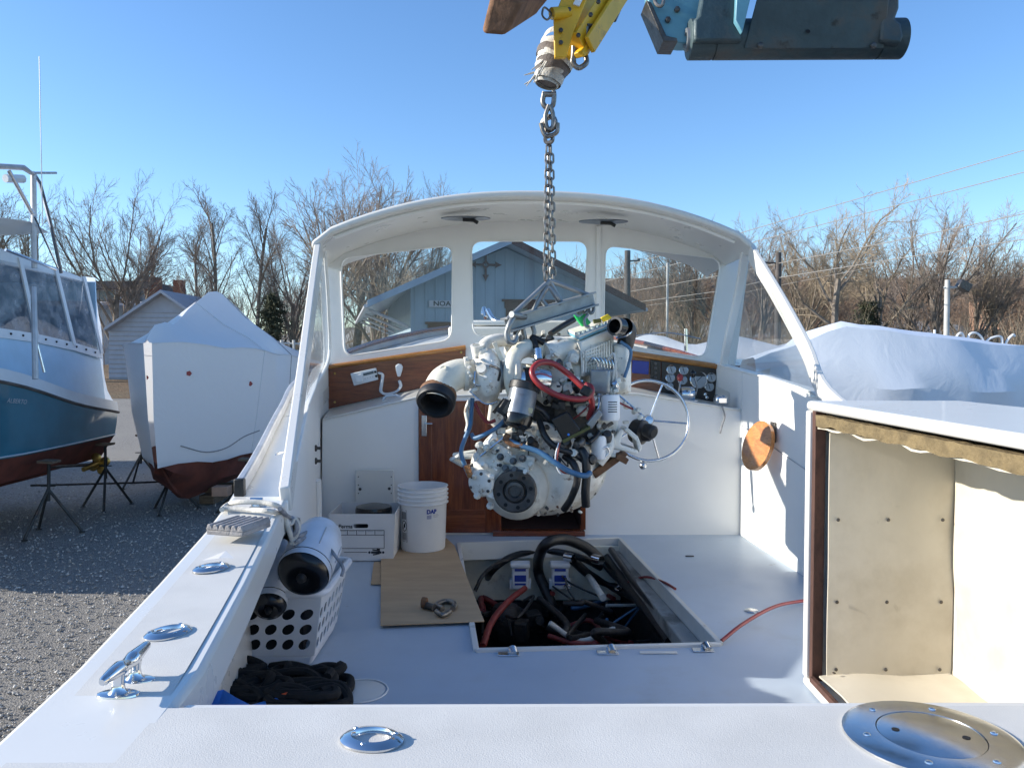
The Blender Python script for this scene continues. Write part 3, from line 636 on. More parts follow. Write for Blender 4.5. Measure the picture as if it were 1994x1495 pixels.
# instrument panel
IP = panel([(1288,703),(1396,718),(1390,783),(1288,768)], 'instrument_panel', 'panel_black', .012, WY-.046)
def gauge(u, v, r):
    p = at(u, v, WY-.0585); g = MB().lathe([(r*.86,.002),(r*.9,.008),(r,.006),(r,0)], basis(p, (0,-1,.15)), 24, caps=False).build('gauge', 'chrome', IP)
    MB().lathe([(0,.003),(r*.88,.003)], basis(p, (0,-1,.15)), 24, caps=False).build('gauge_face', 'gauge_face', g)
    a = r*37 % 3; MB().box(p+V((0,-.0055,0)), (r*1.2, .001, .004), Matrix.Rotation(a, 3, 'Y')).build('needle', 'print_black', g)
for u, v, r in ((1307,720,9),(1305,736,9),(1331,721,9),(1360,739,17),(1385,735,9),(1381,753,9),(1329,740,9),(1303,752,8)): gauge(u, v, r*.00378)
for u, v in ((1373,768),(1376,774)): p = at(u, v, WY-.058); MB().lathe([(.012,0),(.012,.012),(0,.015)], basis(p, (0,-1,0)), 12).build('key_switch', 'chrome', IP)
MB().prism([at(u, v, WY-.046) for u, v in ((1231,701),(1263,704),(1262,729),(1230,726))], (0, -.02, 0)).build('chart_plotter', 'navy_screen', B, .003)
MB().prism([at(u, v, WY-.046) for u, v in ((1266,700),(1286,703),(1286,745),(1266,742))], (0, -.012, 0)).build('switch_panel', 'panel_black', B, .003)
for k in range(4): p = at(1276, 708+k*9, WY-.06); MB().lathe([(.011,0),(.011,.01),(0,.012)], basis(p, (0,-1,0)), 12).build('switch_knob', 'dark_steel', B)
# twin lever control
cc = at(1338, 768, BY+.25); TH = MB().lathe([(.0,-.045),(.05,-.045),(.055,-.03),(.055,.03),(.05,.045),(0,.045)], basis(cc, (1,0,0), (0,0,1)), 24).build('engine_control', 'chrome', B)
MB().box(cc+V((0,0,-.045)), (.12, .13, .02)).build('control_base', 'chrome', TH, .004)
for sx, mt, hx in ((-.06,'red_hose',(1324,735)),(.058,'chrome',(1349,728))):
    tip = at(hx[0], hx[1], BY+.12); MB().tube(spline([cc+V((sx,0,0)), cc+V((sx,-.04,.06)), tip], 5), .007, 8).build('lever', 'chrome', TH)
    MB().sphere(tip, .022, 14, (1,1,1.2)).build('lever_knob', mt if mt == 'red_hose' else 'black_gloss', TH)
MB().box(at(1404,779,BY+.1), (.09, .1, .07)).build('control_box', 'chrome', B, .02)
MB().tube(spline([at(1406,790,BY-.03), at(1411,810,BY-.03), at(1406,828,BY-.03), at(1402,844,BY-.03)], 5), .006, 6).build('lanyard', 'rope_grey', B)
# steering wheel
wc = at(1263, 818, BY-.2); wz = V((.05,-1,.22)).normalized(); WM = basis(wc, wz, (1,0,0))
SW = MB().tube([WM @ V((math.cos(a)*.258, math.sin(a)*.258, 0)) for a in [k*math.pi/30 for k in range(60)]], .0105, 10, True).build('steering_wheel', 'stainless', B)
MB().lathe([(0,.02),(.025,.018),(.035,0),(.03,-.03),(.02,-.16),(.05,-.165)], WM, 20).build('hub', 'stainless', SW)
for k in range(5):
    a = k*2*math.pi/5 - .08; MB().tube([WM @ V((math.cos(a)*.02, math.sin(a)*.02, -.01)), WM @ V((math.cos(a)*.252, math.sin(a)*.252, 0))], .0065, 8).build('spoke', 'stainless', SW)
MB().sphere(WM @ V((-.045,-.29,.0)), .025, 14).build('knob', 'stainless', SW)
# side windows and swept after posts
def side_window(X, s, top):
    pts = [(3.9,tab(SILL,3.9)+.02),(5.84,tab(SILL,5.84)+.02),(5.84,3.74),(5.1,3.70)]
    MB().prism([V((tab(X, y)-s*.012 - (0 if s > 0 else top(z)), y, z)) for y, z in pts], (s*.006, 0, 0)).build('side_pane', 'pane', B)
side_window(XLi, 1, lambda z: 0)
MB().prism([at(1606,782,4.02), at(1417,709,5.84), at(1448,500,5.84), at(1472,500,5.1)], (-.006, 0, 0)).build('side_pane', 'pane', B)
def swept(path, wdir, w, th, name, mat='gelcoat'):
    P = spline(path, 5); rows = []
    for i, p in enumerate(P):
        d = (P[min(i+1, len(P)-1)] - P[max(i-1, 0)]).normalized(); nx = V((1,0,0)); nx = (nx - d*nx.dot(d)).normalized(); w2 = d.cross(nx)
        ww = w(i/(len(P)-1)) if callable(w) else w
        rows.append([p + w2*ww*.5 - nx*th*.5, p + w2*ww*.5 + nx*th*.5, p - w2*ww*.5 + nx*th*.5, p - w2*ww*.5 - nx*th*.5])
    m = MB().grid(rows, True); k = len(rows)-1; m.f.append((3,2,1,0)); m.f.append((4*k, 4*k+1, 4*k+2, 4*k+3)); return m.build(name, mat, B, .006)
swept([at(622,478,4.98), at(608,580,4.6), at(590,720,4.0), at(571,860,3.35), at(556,972,2.9)], None, .10, .04, 'after_post')
swept([at(1462,490,5.14), at(1519,585,4.75), at(1570,680,4.32), at(1612,772,4.0), V((1.655,3.45,2.60)), V((1.68,2.95,2.48))], None, .105, .03, 'after_post')
swept([at(1452,480,5.3), at(1440,560,5.5), at(1418,660,5.6), at(1408,716,5.78)], None, .05, .05, 'forward_post', 'house_white')
swept([at(632,480,5.3), at(640,600,5.6), at(640,700,5.72), at(600,775,4.2)], None, .03, .02, 'forward_post', 'house_white')
# hardtop
rf = []
N = 24
for j in range(9):
    t = j/8; row = []
    for k in range(N+1):
        s_ = -1+2*k/N; c = lerp(.165, .08, t); hw = lerp(1.385, 1.5, t); ya = lerp(5.0+.1*s_, 6.75+.1*s_ - .35*s_*s_, t)
        z = 3.725 + .29*(1-abs(s_)**2.3) - .05*max(0, t-.6)*s_*s_ - max(0, abs(s_)-.93)*.55
        row.append((c+hw*s_, ya, z))
    rf.append(row)
RF = MB().slab(rf, (0, 0, -.045)).build('hardtop', 'gelcoat', B, .016, seg=3)
MB().tube(spline([V(p)+V((0, .1, -.052)) for p in rf[0][1:-1:2]], 3), .014, 8).build('header_bead', 'house_white', RF)
for u, v, Y in ((907,425,5.35),(1175,431,5.4)):
    p = at(u, v, Y); n = V((0,-.1,-1)); M = basis(p+V((0,0,-.002)), n, (1, 0, .02*(-1 if u > 1000 else 1)))
    o = [(math.cos(a)*.165, math.sin(a)*.055) for a in [k*math.pi/16 for k in range(32)]]
    vt = MB().plate(o, [], .006, lambda x, y, t: M @ V((x, y, t))).build('roof_vent', 'starter_grey', RF)
    MB().tube([M @ V((-.02,0,.008)), M @ V((.05,.0,.012)), M @ V((.08,.0,.03))], .012, 8).build('vent_bar', 'black_rubber', vt)
p = at(1065,400,5.15); MB().lathe([(0,.02),(.05,.018),(.06,0)], basis(p+V((0,0,.03)), (0,-.1,-1)), 24).build('dome_light', 'white_plastic', RF)
# foredeck fittings seen through the windows
MB().slab([[at(655,700,WY+.15), at(885,662,WY+.15), at(1030,655,WY+.15), at(1180,662,WY+.15), at(1385,704,WY+.15)], [V((-1.15,8.0,3.02)), V((-.55,8.2,3.12)), V((-.05,8.2,3.16)), V((.5,8.2,3.12)), V((1.05,8.0,3.02))]], (0, 0, -.05)).build('trunk_top', 'gelcoat', B, .01)
MB().box((-.12,8.05,3.22), (1.0,.5,.1)).build('forward_hatch', 'gelcoat', B, .02)
MB().box(at(1110,640,7.4), (.95,.35,.14)).build('hatch_box', 'gelcoat', B, .02)
PU = MB().box(at(972,632,9.7), (.62,1.1,.06)).build('bow_pulpit', 'gelcoat', B, .02)
MB().box(at(985,650,9.14), (.5,.02,.09)).build('pulpit_recess', 'grey_rail', PU)
MB().tube(spline([at(940,612,9.9), at(942,600,9.9), at(946,618,9.7)], 4), .025, 8).build('bow_roller', 'chrome', PU)
MB().tube(spline([at(950,604,9.8), at(958,618,9.6), at(968,626,9.5), at(1000,628,9.4)], 6), .03, 8).build('anchor_chain', 'stainless', PU)
for X, s in ((XL, 1), (XR, -1)):
    MB().tube([(tab(X, y)+s*.06, y, tab(TZ, y)+.09) for y in (6.4,7,7.6,8.2,8.8,9.4,9.8)], .022, 8).build('wooden_rail', 'mahogany_rail', B)
hr = [at(u, v, Y) for u, v, Y in ((1225,655,7.2),(1300,648,7.2),(1365,660,7.2))]
MB().tube(spline(hr, 5), .006, 6).build('lifeline', 'stainless', B)
MB().cyl(at(1335,640,7.25), at(1336,684,7.25), .016, n=10).build('stanchion', 'chrome', B)
# deck hardware on the covering boards
def rod_holder(u, v, r):
    z = CAP+.004 if v > 1300 else tab(TZ, onz(u, v, 2.43).y)+.004; p = onz(u, v, z); M = Matrix.Translation(p) @ Matrix.Rotation(-.25 if u > 600 else .9, 4, 'Z') @ Matrix.Diagonal((1.15,.86,1,1))
    MB().lathe([(r*.585,-.001),(r*.56,-.07),(0,-.07)], M, 24, caps=False).build('holder_tube', 'copper_end', B)
    h = MB().lathe([(r,0),(r*1.0,.003),(r*.86,.008),(r*.66,.010),(r*.60,.006),(r*.58,-.004)], M, 36, caps=False).build('rod_holder', 'chrome', B)
    for k in range(3):
        a = k*2.094+.5; MB().lathe([(0,.002),(.003,.0015),(.004,0)], M @ Matrix.Translation(V((math.cos(a)*r*.77, math.sin(a)*r*.77, .0088))), 8).build('screw_head', 'stainless', h)
rod_holder(724,1441,.044); rod_holder(328,1233,.044); rod_holder(412,1107,.044)
p = onz(1812,1436,CAP+.004); M = Matrix.Translation(p) @ Matrix.Rotation(-.28, 4, 'Z')
DP = MB().lathe([(.128,0),(.128,.003),(.120,.006),(.0785,.007),(.078,.004)], M, 48, caps=False).build('fill_plate', 'stainless', B)
MB().lathe([(0,.007),(.074,.007),(.077,.006),(.077,.002)], M, 48, caps=False).build('plate_lid', 'stainless', DP)
for k in range(6):
    a = k*1.047+.3; MB().lathe([(0,.003),(.005,.002),(.006,0)], M @ Matrix.Translation(V((math.cos(a)*.1, math.sin(a)*.1, .0062))), 8).build('screw_head', 'stainless', DP)
for k in (0, 1): MB().lathe([(0,.001),(.006,.001)], M @ Matrix.Translation(V((-.05+.1*k, .0, .0068))), 10, caps=False).build('key_hole', 'dark_void', DP)
# horn cleat
b0, b1 = onz(230,1352,CAP+.004), onz(263,1324,CAP+.004); ax = (b1-b0); mid = (b0+b1)/2; axn = ax.normalized()
CL = MB()
CLE = CL.tube(spline([mid-axn*.085+V((0,0,.044)), mid-axn*.045+V((0,0,.045)), mid+V((0,0,.042)), mid+axn*.045+V((0,0,.045)), mid+axn*.085+V((0,0,.049))], 6), [.005]+[lerp(.008,.014,k/8) for k in range(9)]+[.0125,.0115,.011,.0115,.0125]+[lerp(.014,.008,k/8) for k in range(9)]+[.005], 12).build('cleat', 'chrome', B)
for b in (b0, b1):
    MB().lathe([(.018,0),(.018,.004),(.012,.010),(.010,.022),(.012,.037)], Matrix.Translation(b) , 16).build('cleat_post', 'chrome', CLE)
    MB().lathe([(0,.005),(.03,.005),(.036,.003),(.037,0)], Matrix.Translation(b) @ Matrix.Diagonal((1,.55,1,1)), 24).build('cleat_foot', 'chrome', CLE)
# small fittings forward on the left side deck
p = onz(375+90,0,1) if False else onz(312+215,0+885,2.52)
MB().tube(spline([at(535,905,3.62), at(536,893,3.64), at(541,884,3.68), at(553,882,3.72)], 4), .007, 8).build('grab_handle', 'chrome', B)
MB().box(at(540,908,3.62), (.06,.04,.008)).build('handle_base', 'chrome', B, .003)
MB().lathe([(.0,.03),(.02,.028),(.022,0)], Matrix.Translation(at(516,882,3.9)), 14).build('deck_light', 'stainless', B)
p = onz(500,988,tab(TZ,2.75)+.004); MB().box(p+V((0,0,.004)), (.035,.05,.008)).cyl(p+V((-.014,.0,.005)), p+V((-.014,.0,.03)), .005, n=8).cyl(p+V((.014,.0,.005)), p+V((.014,.0,.03)), .005, n=8).cyl(p+V((-.022,0,.03)), p+V((.022,0,.03)), .006, n=8).build('small_cleat', 'chrome', B)
# folding wooden seat on the right side
sc_ = at(1476, 868, 4.72); sn = V((-.86,-.40,.30)).normalized()
M = basis(sc_, sn, (0,0,1))
o = [(math.cos(a)*.15, math.sin(a)*.115) for a in [k*math.pi/18 for k in range(36)]]
ST = MB().plate(o, [], .028, lambda x, y, t: M @ V((x, y, t))).build('folding_seat', 'teak_orange', B, .008)
MB().tube([M @ V((.02,0,-.02)), V((tab(XRi,4.7)-.01, 4.75, sc_.z+.06))], .012, 8).build('seat_bracket', 'dark_steel', ST)
MB().tube(spline([M @ V((.06,.02,-.015)), M @ V((.13,.03,-.03)), V((tab(XRi,4.8)-.012, 4.85, sc_.z+.12))], 5), .006, 8).build('seat_hinge', 'stainless', ST)
MB().box((tab(XRi,4.72)-.012, 4.74, sc_.z+.08), (.012,.08,.12)).build('wall_bracket', 'dark_steel', ST, .003)
MB().box((tab(XRi,3.95)-.01, 3.95, 2.09), (.012, .22, .34)).build('side_pocket', 'dark_void', B)
# ---------------------------------------------------------------- hanging engine
EY = 4.0
def E(u, v, d=0): return at(u, v, EY + d)
S = EY / F
eng = thing('marine_engine', E(1035,1005), 'white marine diesel engine hanging on a chain above the open hatch', 'engine')
def bolt(p, n, r, par, mat='engine_white', h=.008):
    return MB().lathe([(r,0),(r,h),(r*.8,h*1.15),(0,h*1.15)], basis(p, n), 6).build('bolt', mat, par)
# cylinder block and head
BV = V((.36, .93, -.02)).normalized()          # direction of the crankshaft, away from us and to the right
BX = V((.93,-.36,0)).normalized(); BU = V((0,0,1))
def EB_(c, size, name, mat='engine_white', bev=.012, par=None, tilt=0):
    M = Matrix((BX, BV, BU)).transposed() @ Matrix.Rotation(tilt, 3, 'Y')
    return MB().box(c, size, M).build(name, mat, par if par is not None else eng, bev)
blk = EB_(E(1095,800,.28), (.32, .42, .50), 'engine_block', 'engine_cast', .02)
EB_(E(1075,740,.24), (.30, .40, .14), 'cylinder_head', 'engine_white', .015)
EB_(E(1120,700,.36), (.22, .62, .10), 'rocker_cover', 'engine_white', .03)
for k in range(6): bolt(E(1040+k*12, 705-k*3, .05+.05*k), (-.3,-.9,.2), .009, blk)
# ribs / core plugs on the block side
for k in range(3):
    p = E(1075+k*34, 815, .1+k*.05); MB().lathe([(.0,.006),(.03,.006),(.034,0)], basis(p, -BV+BX*.3), 18).build('core_plug', 'engine_cast', blk)
for k in range(4): EB_(E(1060+30*k, 850, .1+.045*k), (.012,.02,.14), 'block_rib', 'engine_cast', .004, blk)
EB_(E(1125,880,.28), (.30,.38,.16), 'oil_pan', 'engine_cast', .03)
# bell housing
bm = basis(E(1040,915,.02), V((-.12,-1,-.02)), (1,0,0))
bh = MB()
outl = []
for k in range(48):
    a = 2*math.pi*k/48; r = .262 + .018*math.cos(2*a) + .02*max(0, math.sin(a+2.6))
    outl.append((r*1.20*math.cos(a)+.014, r*1.0*math.sin(a)))
rows = []
for sc_, dz in ((.93,-.30),(.97,-.22),(1.0,-.20),(1.0,-.155),(.97,-.15),(.94,-.08),(.86,-.03),(.70,.035),(.52,.06),(.40,.065),(.0005,.065)):
    rows.append([bm @ V((x*sc_ - .045*(1-sc_), y*sc_-.05*(1-sc_), dz)) for x, y in outl])
BH = bh.grid(rows, True).build('bell_housing', 'engine_white', eng, smooth=35)
for k in range(26):
    x, y = outl[(k*48//26) % 48]; bolt(bm @ V((x*.96, y*.96, -.15)), bm.to_3x3() @ V((0,0,1)), .010, BH, 'engine_cast' if k % 3 else 'dark_steel', .012)
for k in range(7):
    a = 3.5+k*.35; MB().hexa([bm @ V((math.cos(a+da)*r*1.05-.02, math.sin(a+da)*r*.9-.03, z)) for z in (-.06,.055) for da, r in ((-.03,.12),(.03,.12),(.03,.235 if z < 0 else .15),(-.03,.235 if z < 0 else .15))]).build('rib', 'engine_white', BH, .004)
# gearbox face plate, output flange
gm = basis(E(1006,950,-.06), V((-.12,-1,-.03)), (1,0,0))
GB = MB().lathe([(.155,-.05),(.16,0),(.15,.025),(.125,.04),(.118,.055),(.10,.06)], gm, 36, caps=False).build('gear_case', 'engine_cast', eng)
FL = MB().lathe([(.105,.05),(.107,.055),(.107,.078),(.10,.084),(.06,.084),(.052,.072),(.05,.072),(.046,.088),(.032,.09),(.028,.07),(0,.07)], gm, 40, caps=False).build('output_flange', 'dark_steel', eng)
for k in range(8):
    a = k*math.pi/4+.2; MB().lathe([(.0095,0),(.0095,.001),(0,.001)], gm @ Matrix.Translation(V((math.cos(a)*.08, math.sin(a)*.08, .0842))), 12).build('bolt_hole', 'dark_void', FL)
# servo and control valve body upper left of the gearbox
sv = basis(E(948,905,-.08), V((-.3,-1,.1)), (1,0,0))
SV = MB().lathe([(.085,-.09),(.09,-.02),(.085,.0),(.06,.02),(.03,.026),(0,.026)], sv, 28, caps=False).build('servo_cover', 'engine_white', eng)
for k in range(6):
    a = k*1.047; bolt(sv @ V((math.cos(a)*.073, math.sin(a)*.073, .008)), sv.to_3x3() @ V((0,0,1)), .009, SV, 'dark_steel')
sw2 = basis(E(938,940,-.10), V((-.35,-1,-.1)), (1,0,0))
SV2 = MB().lathe([(.065,-.08),(.07,.0),(.06,.02),(.03,.03),(0,.03)], sw2, 24, caps=False).build('pump_cover', 'engine_white', eng)
for k in range(6):
    a = k*1.047+.4; bolt(sw2 @ V((math.cos(a)*.052, math.sin(a)*.052, .018)), sw2.to_3x3() @ V((0,0,1)), .0085, SV2, 'dark_steel')
for (u, v, w, h, an) in ((985,890,.10,.05,.3),(1010,905,.09,.045,-.3),(975,872,.12,.035,.6),(1030,900,.05,.07,.2),(960,960,.06,.05,.4)):
    MB().box(E(u, v, -.085), (w, .07, h), Matrix.Rotation(an, 3, 'Y')).build('valve_body', 'engine_white', eng, .01)
for (u, v) in ((975,890),(1000,898),(1018,893),(1035,905),(948,872),(985,912),(1003,915),(1025,920),(955,985),(930,965)):
    MB().lathe([(.0,.03),(.012,.03),(.012,.012),(.018,.012),(.018,0)], basis(E(u, v, -.125), (-.2,-1,.3)), 8).build('fitting', random.Random(u).choice(['engine_white','dark_steel','engine_cast']), eng)
MB().tube([E(902,905,.02), E(880,893,.0), E(893,889,-.02), E(925,888,-.02)], .014, 8).build('shift_lever', 'engine_cast', eng)
MB().tube([E(935,888,-.14), E(985,848,-.12)], .005, 6).build('shift_rod', 'stainless', eng)
# turbocharger and exhaust elbow
tx = V((1,.12,.02)).normalized()
tc = E(945,732,.0)
TU = MB().lathe([(.0,-.075),(.055,-.075),(.09,-.06),(.125,-.03),(.14,.0),(.137,.03),(.11,.06),(.075,.075),(.07,.1)], basis(tc, tx, (0,0,1)), 32, caps=False).build('turbine_housing', 'engine_white', eng)
for a in (0.3,1.2,2.0,2.9):
    MB().lathe([(.028,0),(.03,.012),(.024,.03),(0,.03)], basis(tc + V((-.01,-math.cos(a)*.12, math.sin(a)*.118)), V((-.2,-math.cos(a), math.sin(a))), tx), 14).build('boss', 'engine_white', TU)
MB().lathe([(.03,0),(.034,.05),(.036,.06),(.026,.06),(.024,.01)], basis(E(932,694,-.03), V((-.1,-.3,1)), (1,0,0)), 18, caps=False).build('neck', 'engine_white', TU)
MB().lathe([(.07,0),(.085,.01),(.085,.025),(.07,.03),(.068,.07),(.08,.075),(.08,.09),(.07,.095)], basis(E(966,732,.0), tx, (0,0,1)), 28, caps=False).build('turbine_clamp', 'galvanised', eng)
cm = E(1000,730,.0)
CH = MB().lathe([(.085,-.03),(.115,-.02),(.13,.0),(.125,.02),(.10,.03),(.06,.03),(.055,.06)], basis(cm, tx, (0,0,1)), 32, caps=False).build('compressor_housing', 'cream_paint', eng)
ap = spline([E(1003,780,-.06), E(994,735,-.09), E(1003,693,-.06), E(1025,678,0), E(1050,680,.08)], 6)
MB().tube(ap, [lerp(.03,.052,i/(len(ap)-1)) for i in range(len(ap))], 16).build('charge_pipe', 'cream_paint', eng)
MB().tube([ap[-1], ap[-1]+V((.05,.05,-.005))], .058, 16).build('rubber_sleeve', 'black_rubber', eng)
MB().tube(spline([E(1015,742,-.05), E(1045,738,-.05), E(1062,740,-.03)], 4), [.062]*5+[.06,.06,.06,.06], 20, caps=False).build('air_intake', 'stainless', eng)
MB().lathe([(.066,0),(.066,.04),(.052,.04),(.052,.0)], basis(E(1020,742,-.06), tx, (0,0,1)), 24, caps=False).build('intake_sleeve', 'black_rubber', eng)
MB().lathe([(.0,0),(.058,0)], basis(E(1061,741,-.03), tx, (0,0,1)), 24, caps=False).build('intake_mouth', 'dark_void', eng)
ep = spline([E(925,728,-.02), E(895,728,-.05), E(866,742,-.10), E(853,768,-.14), E(848,785,-.17)], 7)
EX = MB().tube(ep, [lerp(.072,.083,i/(len(ep)-1)) for i in range(len(ep))], 26, caps=False).build('exhaust_elbow', 'cream_paint', eng)
de = (ep[-1]-ep[-3]).normalized(); em = basis(ep[-1]-de*.03, de + V((0,-.45,0)), (1,0,0))
MB().lathe([(.086,-.045),(.092,-.03),(.09,.0)], em, 28, caps=False).build('scorched_band', 'rust', EX)
MB().lathe([(.086,-.005),(.094,.0),(.096,.03),(.088,.045),(.07,.048),(.062,.03),(.06,-.04),(0,-.045)], em, 32, caps=False).build('rubber_end', 'black_rubber', EX)
MB().lathe([(.018,0),(.019,.02),(.014,.022),(.012,.01),(0,.01)], basis(E(865,722,-.13), (-.25,-.8,.7)), 14, caps=False).build('sensor_boss', 'cream_paint', EX)
MB().lathe([(.08,-.012),(.084,-.008),(.084,.012),(.08,.014)], basis(E(908,728,-.035), V((-1,-.15,0)), (0,0,1)), 26, caps=False).build('joint_flange', 'engine_cast', EX)
# heat exchanger / intake manifold with finned top
hm = spline([E(1060,690,.05), E(1100,682,.12), E(1160,668,.25)], 4)
MB().tube(hm, [.055,.062,.064,.064,.064,.064,.066,.066,.066], 18).build('heat_exchanger', 'engine_white', eng)
q0, q1 = E(1130,672,.02), E(1196,640,.30)
IM = MB().hexa([E(1132,735,.0), E(1195,722,.25), E(1197,722,.42), E(1135,735,.2), E(1130,664,.0), E(1195,637,.25), E(1180,634,.45), E(1110,662,.25)]).build('intake_manifold', 'engine_white', eng, .01)
MB().prism([E(1128,662,-.01), E(1196,634,.24), E(1185,626,.48), E(1105,650,.28)], (0,0,.012)).build('manifold_gasket', 'teal_paint', IM)
MB().prism([E(1128,658,-.01), E(1197,630,.24), E(1186,622,.48), E(1105,646,.28)], (0,0,.014)).build('manifold_cover', 'engine_cast', IM, .003)
for k in range(9): bolt(lerp(E(1128,655,-.005), E(1196,627,.245), k/8)+V((0,.02,.008)), (0,0,1), .009, IM, 'stainless', .012)
for k in range(6): MB().tube([E(1140,684+k*6.5,-.006), E(1193,663+k*8,.228)], .004, 5).build('fin', 'engine_white', IM)
# black coolant pipe top right, thermostat
MB().tube(spline([E(1215,636,.1), E(1222,645,.22), E(1218,668,.32), E(1205,700,.36)], 5), .046, 18, caps=False).build('coolant_hose', 'black_rubber', eng)
MB().lathe([(.047,0),(.047,.05),(.036,.05),(.034,-.02),(0,-.02)], basis(E(1208,637,.06), (-.75,-.8,.1)), 22, caps=False).build('hose_mouth', 'black_gloss', eng)
MB().tube(spline([E(1200,658,.1), E(1222,652,.08), E(1232,640,.12)], 5), .006, 6).build('bracket_wire', 'stainless', eng)
MB().tube(spline([E(1208,665,.15), E(1228,682,.16), E(1224,710,.16), E(1216,735,.16)], 6), .009, 8).build('blue_pipe', 'blue_hose', eng)
EB_(E(1208,720,.3), (.10,.12,.26), 'front_cover', 'engine_white', .02)
# injection pump and lines
ip = EB_(E(1178,742,.05), (.10,.22,.12), 'injection_pump', 'galvanised', .012)
for k in range(6):
    a = E(1163+k*6, 728, .0+k*.03); b = E(1140+k*8, 712, .02+k*.04)
    MB().tube(spline([a, a+V((0,-.01,.05)), (a+b)/2+V((0,-.03,.06)), b], 4), .0045, 6).build('injector_line', 'stainless', eng)
    MB().cyl(a-V((0,0,.05)), a+V((0,0,.01)), .009, n=10).build('delivery_valve', 'stainless', ip)
MB().tube(spline([E(1185,700,.0), E(1196,690,-.02), E(1199,740,-.02), E(1188,790,-.02), E(1193,740,-.03), E(1200,700,-.02)], 6), .0065, 6).build('wire_loom', 'white_strap', eng)
MB().hexa([E(1135,765,.0), E(1200,765,.1), E(1200,765,.2), E(1135,765,.1), E(1135,757,.0), E(1200,757,.1), E(1200,757,.2), E(1135,757,.1)]).build('filter_bracket', 'engine_cast', eng, .006)
for (u, v0, v1, r, d) in ((1188,768,818,.048,-.02),(1166,848,893,.038,-.02)):
    a, b = E(u, v0, d), E(u, v1, d)
    fl_ = MB().lathe([(0,0),(r*.9,0),(r,.01),(r,(a-b).length-.012),(r*.92,(a-b).length),(0,(a-b).length)], Matrix.Translation(b), 28).build('oil_filter', 'white_plastic', eng)
    if r > .04:
        for k in range(5):
            MB().tube([b + V((math.cos(t)*(r+.0006), math.sin(t)*(r+.0006), .045+k*.012)) for t in [-1.9+j*.12 for j in range(9)]], .0022, 4).build('print_mark', 'print_black', fl_)
MB().cyl(E(1170,770,-.02), E(1170,775,-.03), .03, n=18).build('fuel_bowl', 'stainless', eng)
# red hose loop
MB().tube(spline([E(1153,765,-.13), E(1133,752,-.12), E(1108,729,-.10), E(1075,707,-.13), E(1047,708,-.17), E(1036,726,-.2), E(1052,750,-.22), E(1090,771,-.21), E(1130,777,-.19), E(1150,768,-.17), E(1151,754,-.15), E(1140,749,-.13)], 7), .0145, 12).build('red_hose', 'red_hose', eng)
MB().tube(spline([E(1149,765,-.16), E(1153,790,-.12), E(1146,815,-.08)], 6), .0145, 12).build('red_hose', 'red_hose', eng)
MB().box(E(1141,762,-.17), (.05,.05,.05), Matrix.Rotation(.6,3,'Y')).build('hose_clip', 'black_rubber', eng, .01)
# starter motor
s0, s1 = E(1022,752,-.15), E(1008,815,-.15)
sd = (s1-s0).normalized(); L = (s1-s0).length; sm_ = basis(s0, sd + V((0,-.2,0)), (1,0,0))
STM = MB().lathe([(0,-.02),(.05,-.018),(.066,-.01),(.068,.02),(.068,L)], sm_, 30, caps=False).build('starter_motor', 'starter_grey', eng)
MB().lathe([(.066,-.018),(.075,-.012),(.075,.02),(.066,.022)], sm_, 30, caps=False).build('starter_collar', 'black_rubber', STM)
MB().lathe([(.069,L-.02),(.072,L),(.066,L+.03),(.04,L+.045),(0,L+.045)], sm_, 30, caps=False).build('end_cap', 'black_gloss', STM)
MB().lathe([(.0686,L*.45),(.0686,L*.7)], sm_ @ Matrix.Rotation(0,4,'Z'), 30, caps=False).build('rating_band', 'tan_label' if False else 'starter_grey', STM)
MB().box(E(1022,797,-.225), (.075,.004,.025), Matrix.Rotation(.2,3,'Y')).build('rating_plate', 'tan_label', STM)
MB().box(E(983,793,-.18), (.05,.05,.075), Matrix.Rotation(.6,3,'Y')).build('solenoid', 'black_rubber', STM, .006)
MB().prism([E(u, v, -.2) for u, v in ((958,802),(980,775),(985,779),(964,806))], (0,.05,0)).build('terminal_strap', 'black_gloss', STM)
MB().prism([E(u, v, -.215) for u, v in ((978,800),(994,776),(1000,780),(984,806))], (0,.03,0)).build('terminal_strap', 'dark_steel', STM)
MB().tube(spline([E(1042,793,-.14), E(1055,800,-.13), E(1068,815,-.12)], 4), .014, 10).build('starter_lead', 'black_hose', eng)
# control box and relay
cb = [E(1073,817,-.17), E(1105,800,-.17), E(1132,838,-.17), E(1098,862,-.17)]
MB().prism(cb, (0,.05,0)).build('control_box', 'black_gloss', eng, .006)
MB().prism([E(1097,863,-.175), E(1150,835,-.175), E(1149,829,-.175), E(1095,857,-.175)], (0,.09,0)).build('box_bracket', 'olive_strap', eng, .002)
MB().prism([E(u, v, -.15) for u, v in ((1142,826),(1166,796),(1174,806),(1152,836))], (0,.05,0)).build('relay', 'galvanised', eng, .005)
bp = E(1107,846,-.1725); MB().lathe([(.006,0),(.0,.001)], basis(bp, (0,-1,0)), 12, caps=False).build('blue_dot', 'blue_tarp', eng)
MB().hexa([E(1080,790,.0), E(1165,790,.05), E(1165,860,.05), E(1080,860,.0), E(1080,790,.1), E(1165,790,.15), E(1165,860,.15), E(1080,860,.1)]).build('gap_shade_block', 'greasy_dark', eng)  # solid dark block put in as the shade between the castings
for (u, v, r) in ((1085,775,.05),(1110,770,.04),(1135,800,.035),(1060,830,.03)):
    MB().sphere(E(u, v, .0), r, 12, (1,.6,.8)).build('casting_lump', 'engine_cast' if r < .045 else 'greasy_dark', eng)
